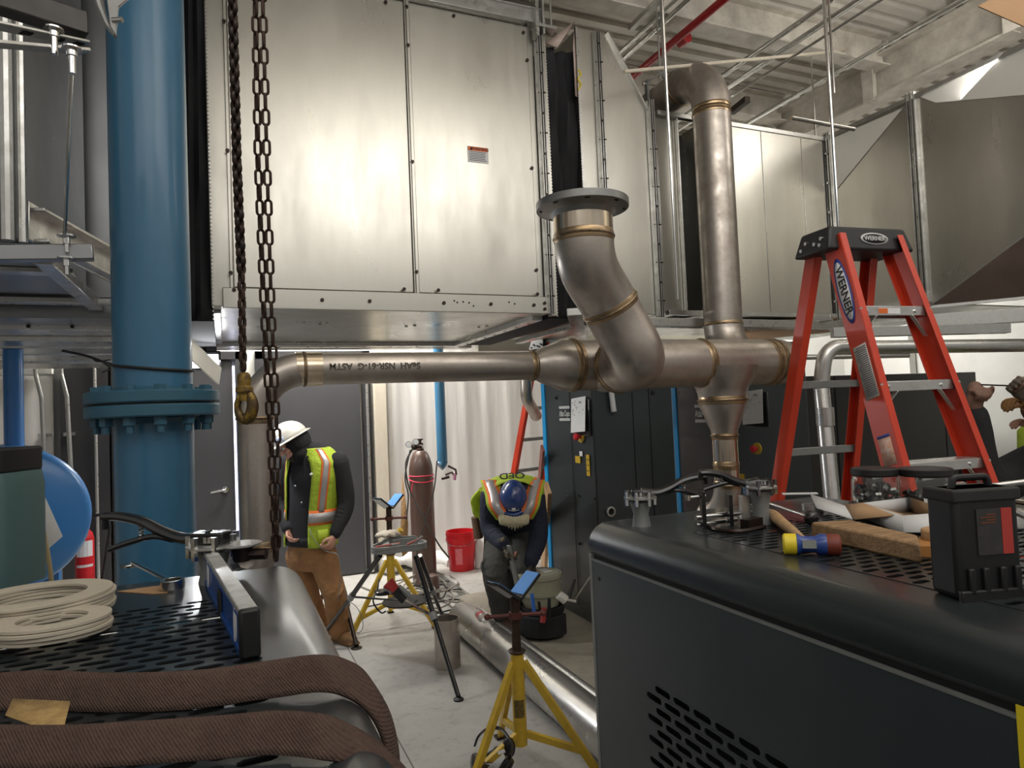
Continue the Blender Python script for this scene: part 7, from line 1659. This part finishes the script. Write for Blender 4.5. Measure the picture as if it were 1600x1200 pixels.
obj('vest', shell(st3, -PI, PI, .028, .6, 4.2, 40), HIVIS, p3, ang=80, solid=.006)
hardhat(p3, hc3+Z_*.035, Z_, F3, HATW)
g = G(); d = (W(1578, 596, 3.4)-wb); hand(g, wb, d, -FWg-Z_*.5, 1, 1.22, .9); remesh_mesh('glove', g, mat('dark_glove', (.06, .05, .04), .85, noise=.8, nscale=30, ncol=(.25, .2, .15)), p3, .006, 1)
g = G(); g.cyl(W(1530, 601, 3.42), W(1585, 603, 3.4), .004); tag(obj('short_rod', g, IRON), 'thin dark rod held between the raised hands at the right edge', 'rod')
p4 = thing('person', 'person mostly outside the right edge, only gloved hands showing below the raised hands', 'person', V(W(1720, 900, 4.4).x, W(1720, 900, 4.4).y, .105))
T4 = W(1735, 770, 4.4)
st4 = [(V(T4.x, T4.y, z), L3, F3, a, b) for z, a, b in ((.95, .17, .13), (1.1, .175, .135), (1.25, .18, .135), (1.4, .20, .14), (1.52, .20, .12), (1.60, .10, .08))]
wc, ec, sc = W(1602, 632, 4.0), W(1650, 690, 4.1), W(1700, 690, 4.3); wd_, ed_, sd_ = W(1612, 668, 4.1), W(1660, 700, 4.2), W(1710, 700, 4.5)
hc4 = V(T4.x, T4.y, 1.76); g = G(); head(g, hc4, Z_, F3); g.tube([hc4-Z_*.05, hc4-Z_*.2], [.055, .065], 12); loft(g, [(c, L, f, a*.86, b*.84) for c, L, f, a, b in st4]); limb(g, [sc, ec, wc], [.05, .04, .03]); limb(g, [sd_, ed_, wd_], [.05, .04, .03])
hand(g, wc, W(1580, 624, 3.98)-wc, -Z_, 1, 1.0, .9); hand(g, wd_, W(1590, 654, 4.1)-wd_, -Z_, -1, 1.0, 1.1)
for sd in (-1, 1): h = V(T4.x, T4.y, .98)+L3*.09*sd; limb(g, [h, h+V(0, 0, -.42), h+V(0, 0, -.82)], [.085, .058, .045])
remesh_mesh('body', g, SKIN, p4, .009, 2); eyes(p4, hc4, Z_, F3)
g = G(); loft(g, st4); limb(g, [sc, ec, wc+(ec-wc)*.15], [.09, .07, .05]); limb(g, [sd_, ed_, wd_+(ed_-wd_)*.15], [.09, .07, .05]); remesh_mesh('sweater', g, BOOT, p4, .01, 2)
g = G(); loft(g, [(V(T4.x, T4.y, 1.05), L3, F3, .18, .14), (V(T4.x, T4.y, .93), L3, F3, .18, .14)])
for sd in (-1, 1): h = V(T4.x, T4.y, .98)+L3*.09*sd; limb(g, [h, h+V(0, 0, -.42), h+V(0, 0, -.78)], [.11, .09, .085])
remesh_mesh('trousers', g, GREYP, p4, .01, 2)
for sd in (-1, 1):
    b = V(T4.x, T4.y, .105)+L3*.09*sd; g = G(); g.tube([b+V(0, 0, .16), b+V(0, 0, .06)], [.056, .06], 12); g.ell(b+F3*.09+V(0, 0, .045), (.11, .055, .043), r_); g.box(b+F3*.05+V(0, 0, .012), (.28, .10, .024), r_); remesh_mesh('boot', g, BOOT, p4, .008, 2)
g = G(); hand(g, wc, W(1580, 624, 3.98)-wc, -Z_, 1, 1.18, .9); remesh_mesh('glove', g, mat('orange_glove', (.32, .15, .04), .7, noise=.9, nscale=30, ncol=(.10, .06, .03)), p4, .006, 1)
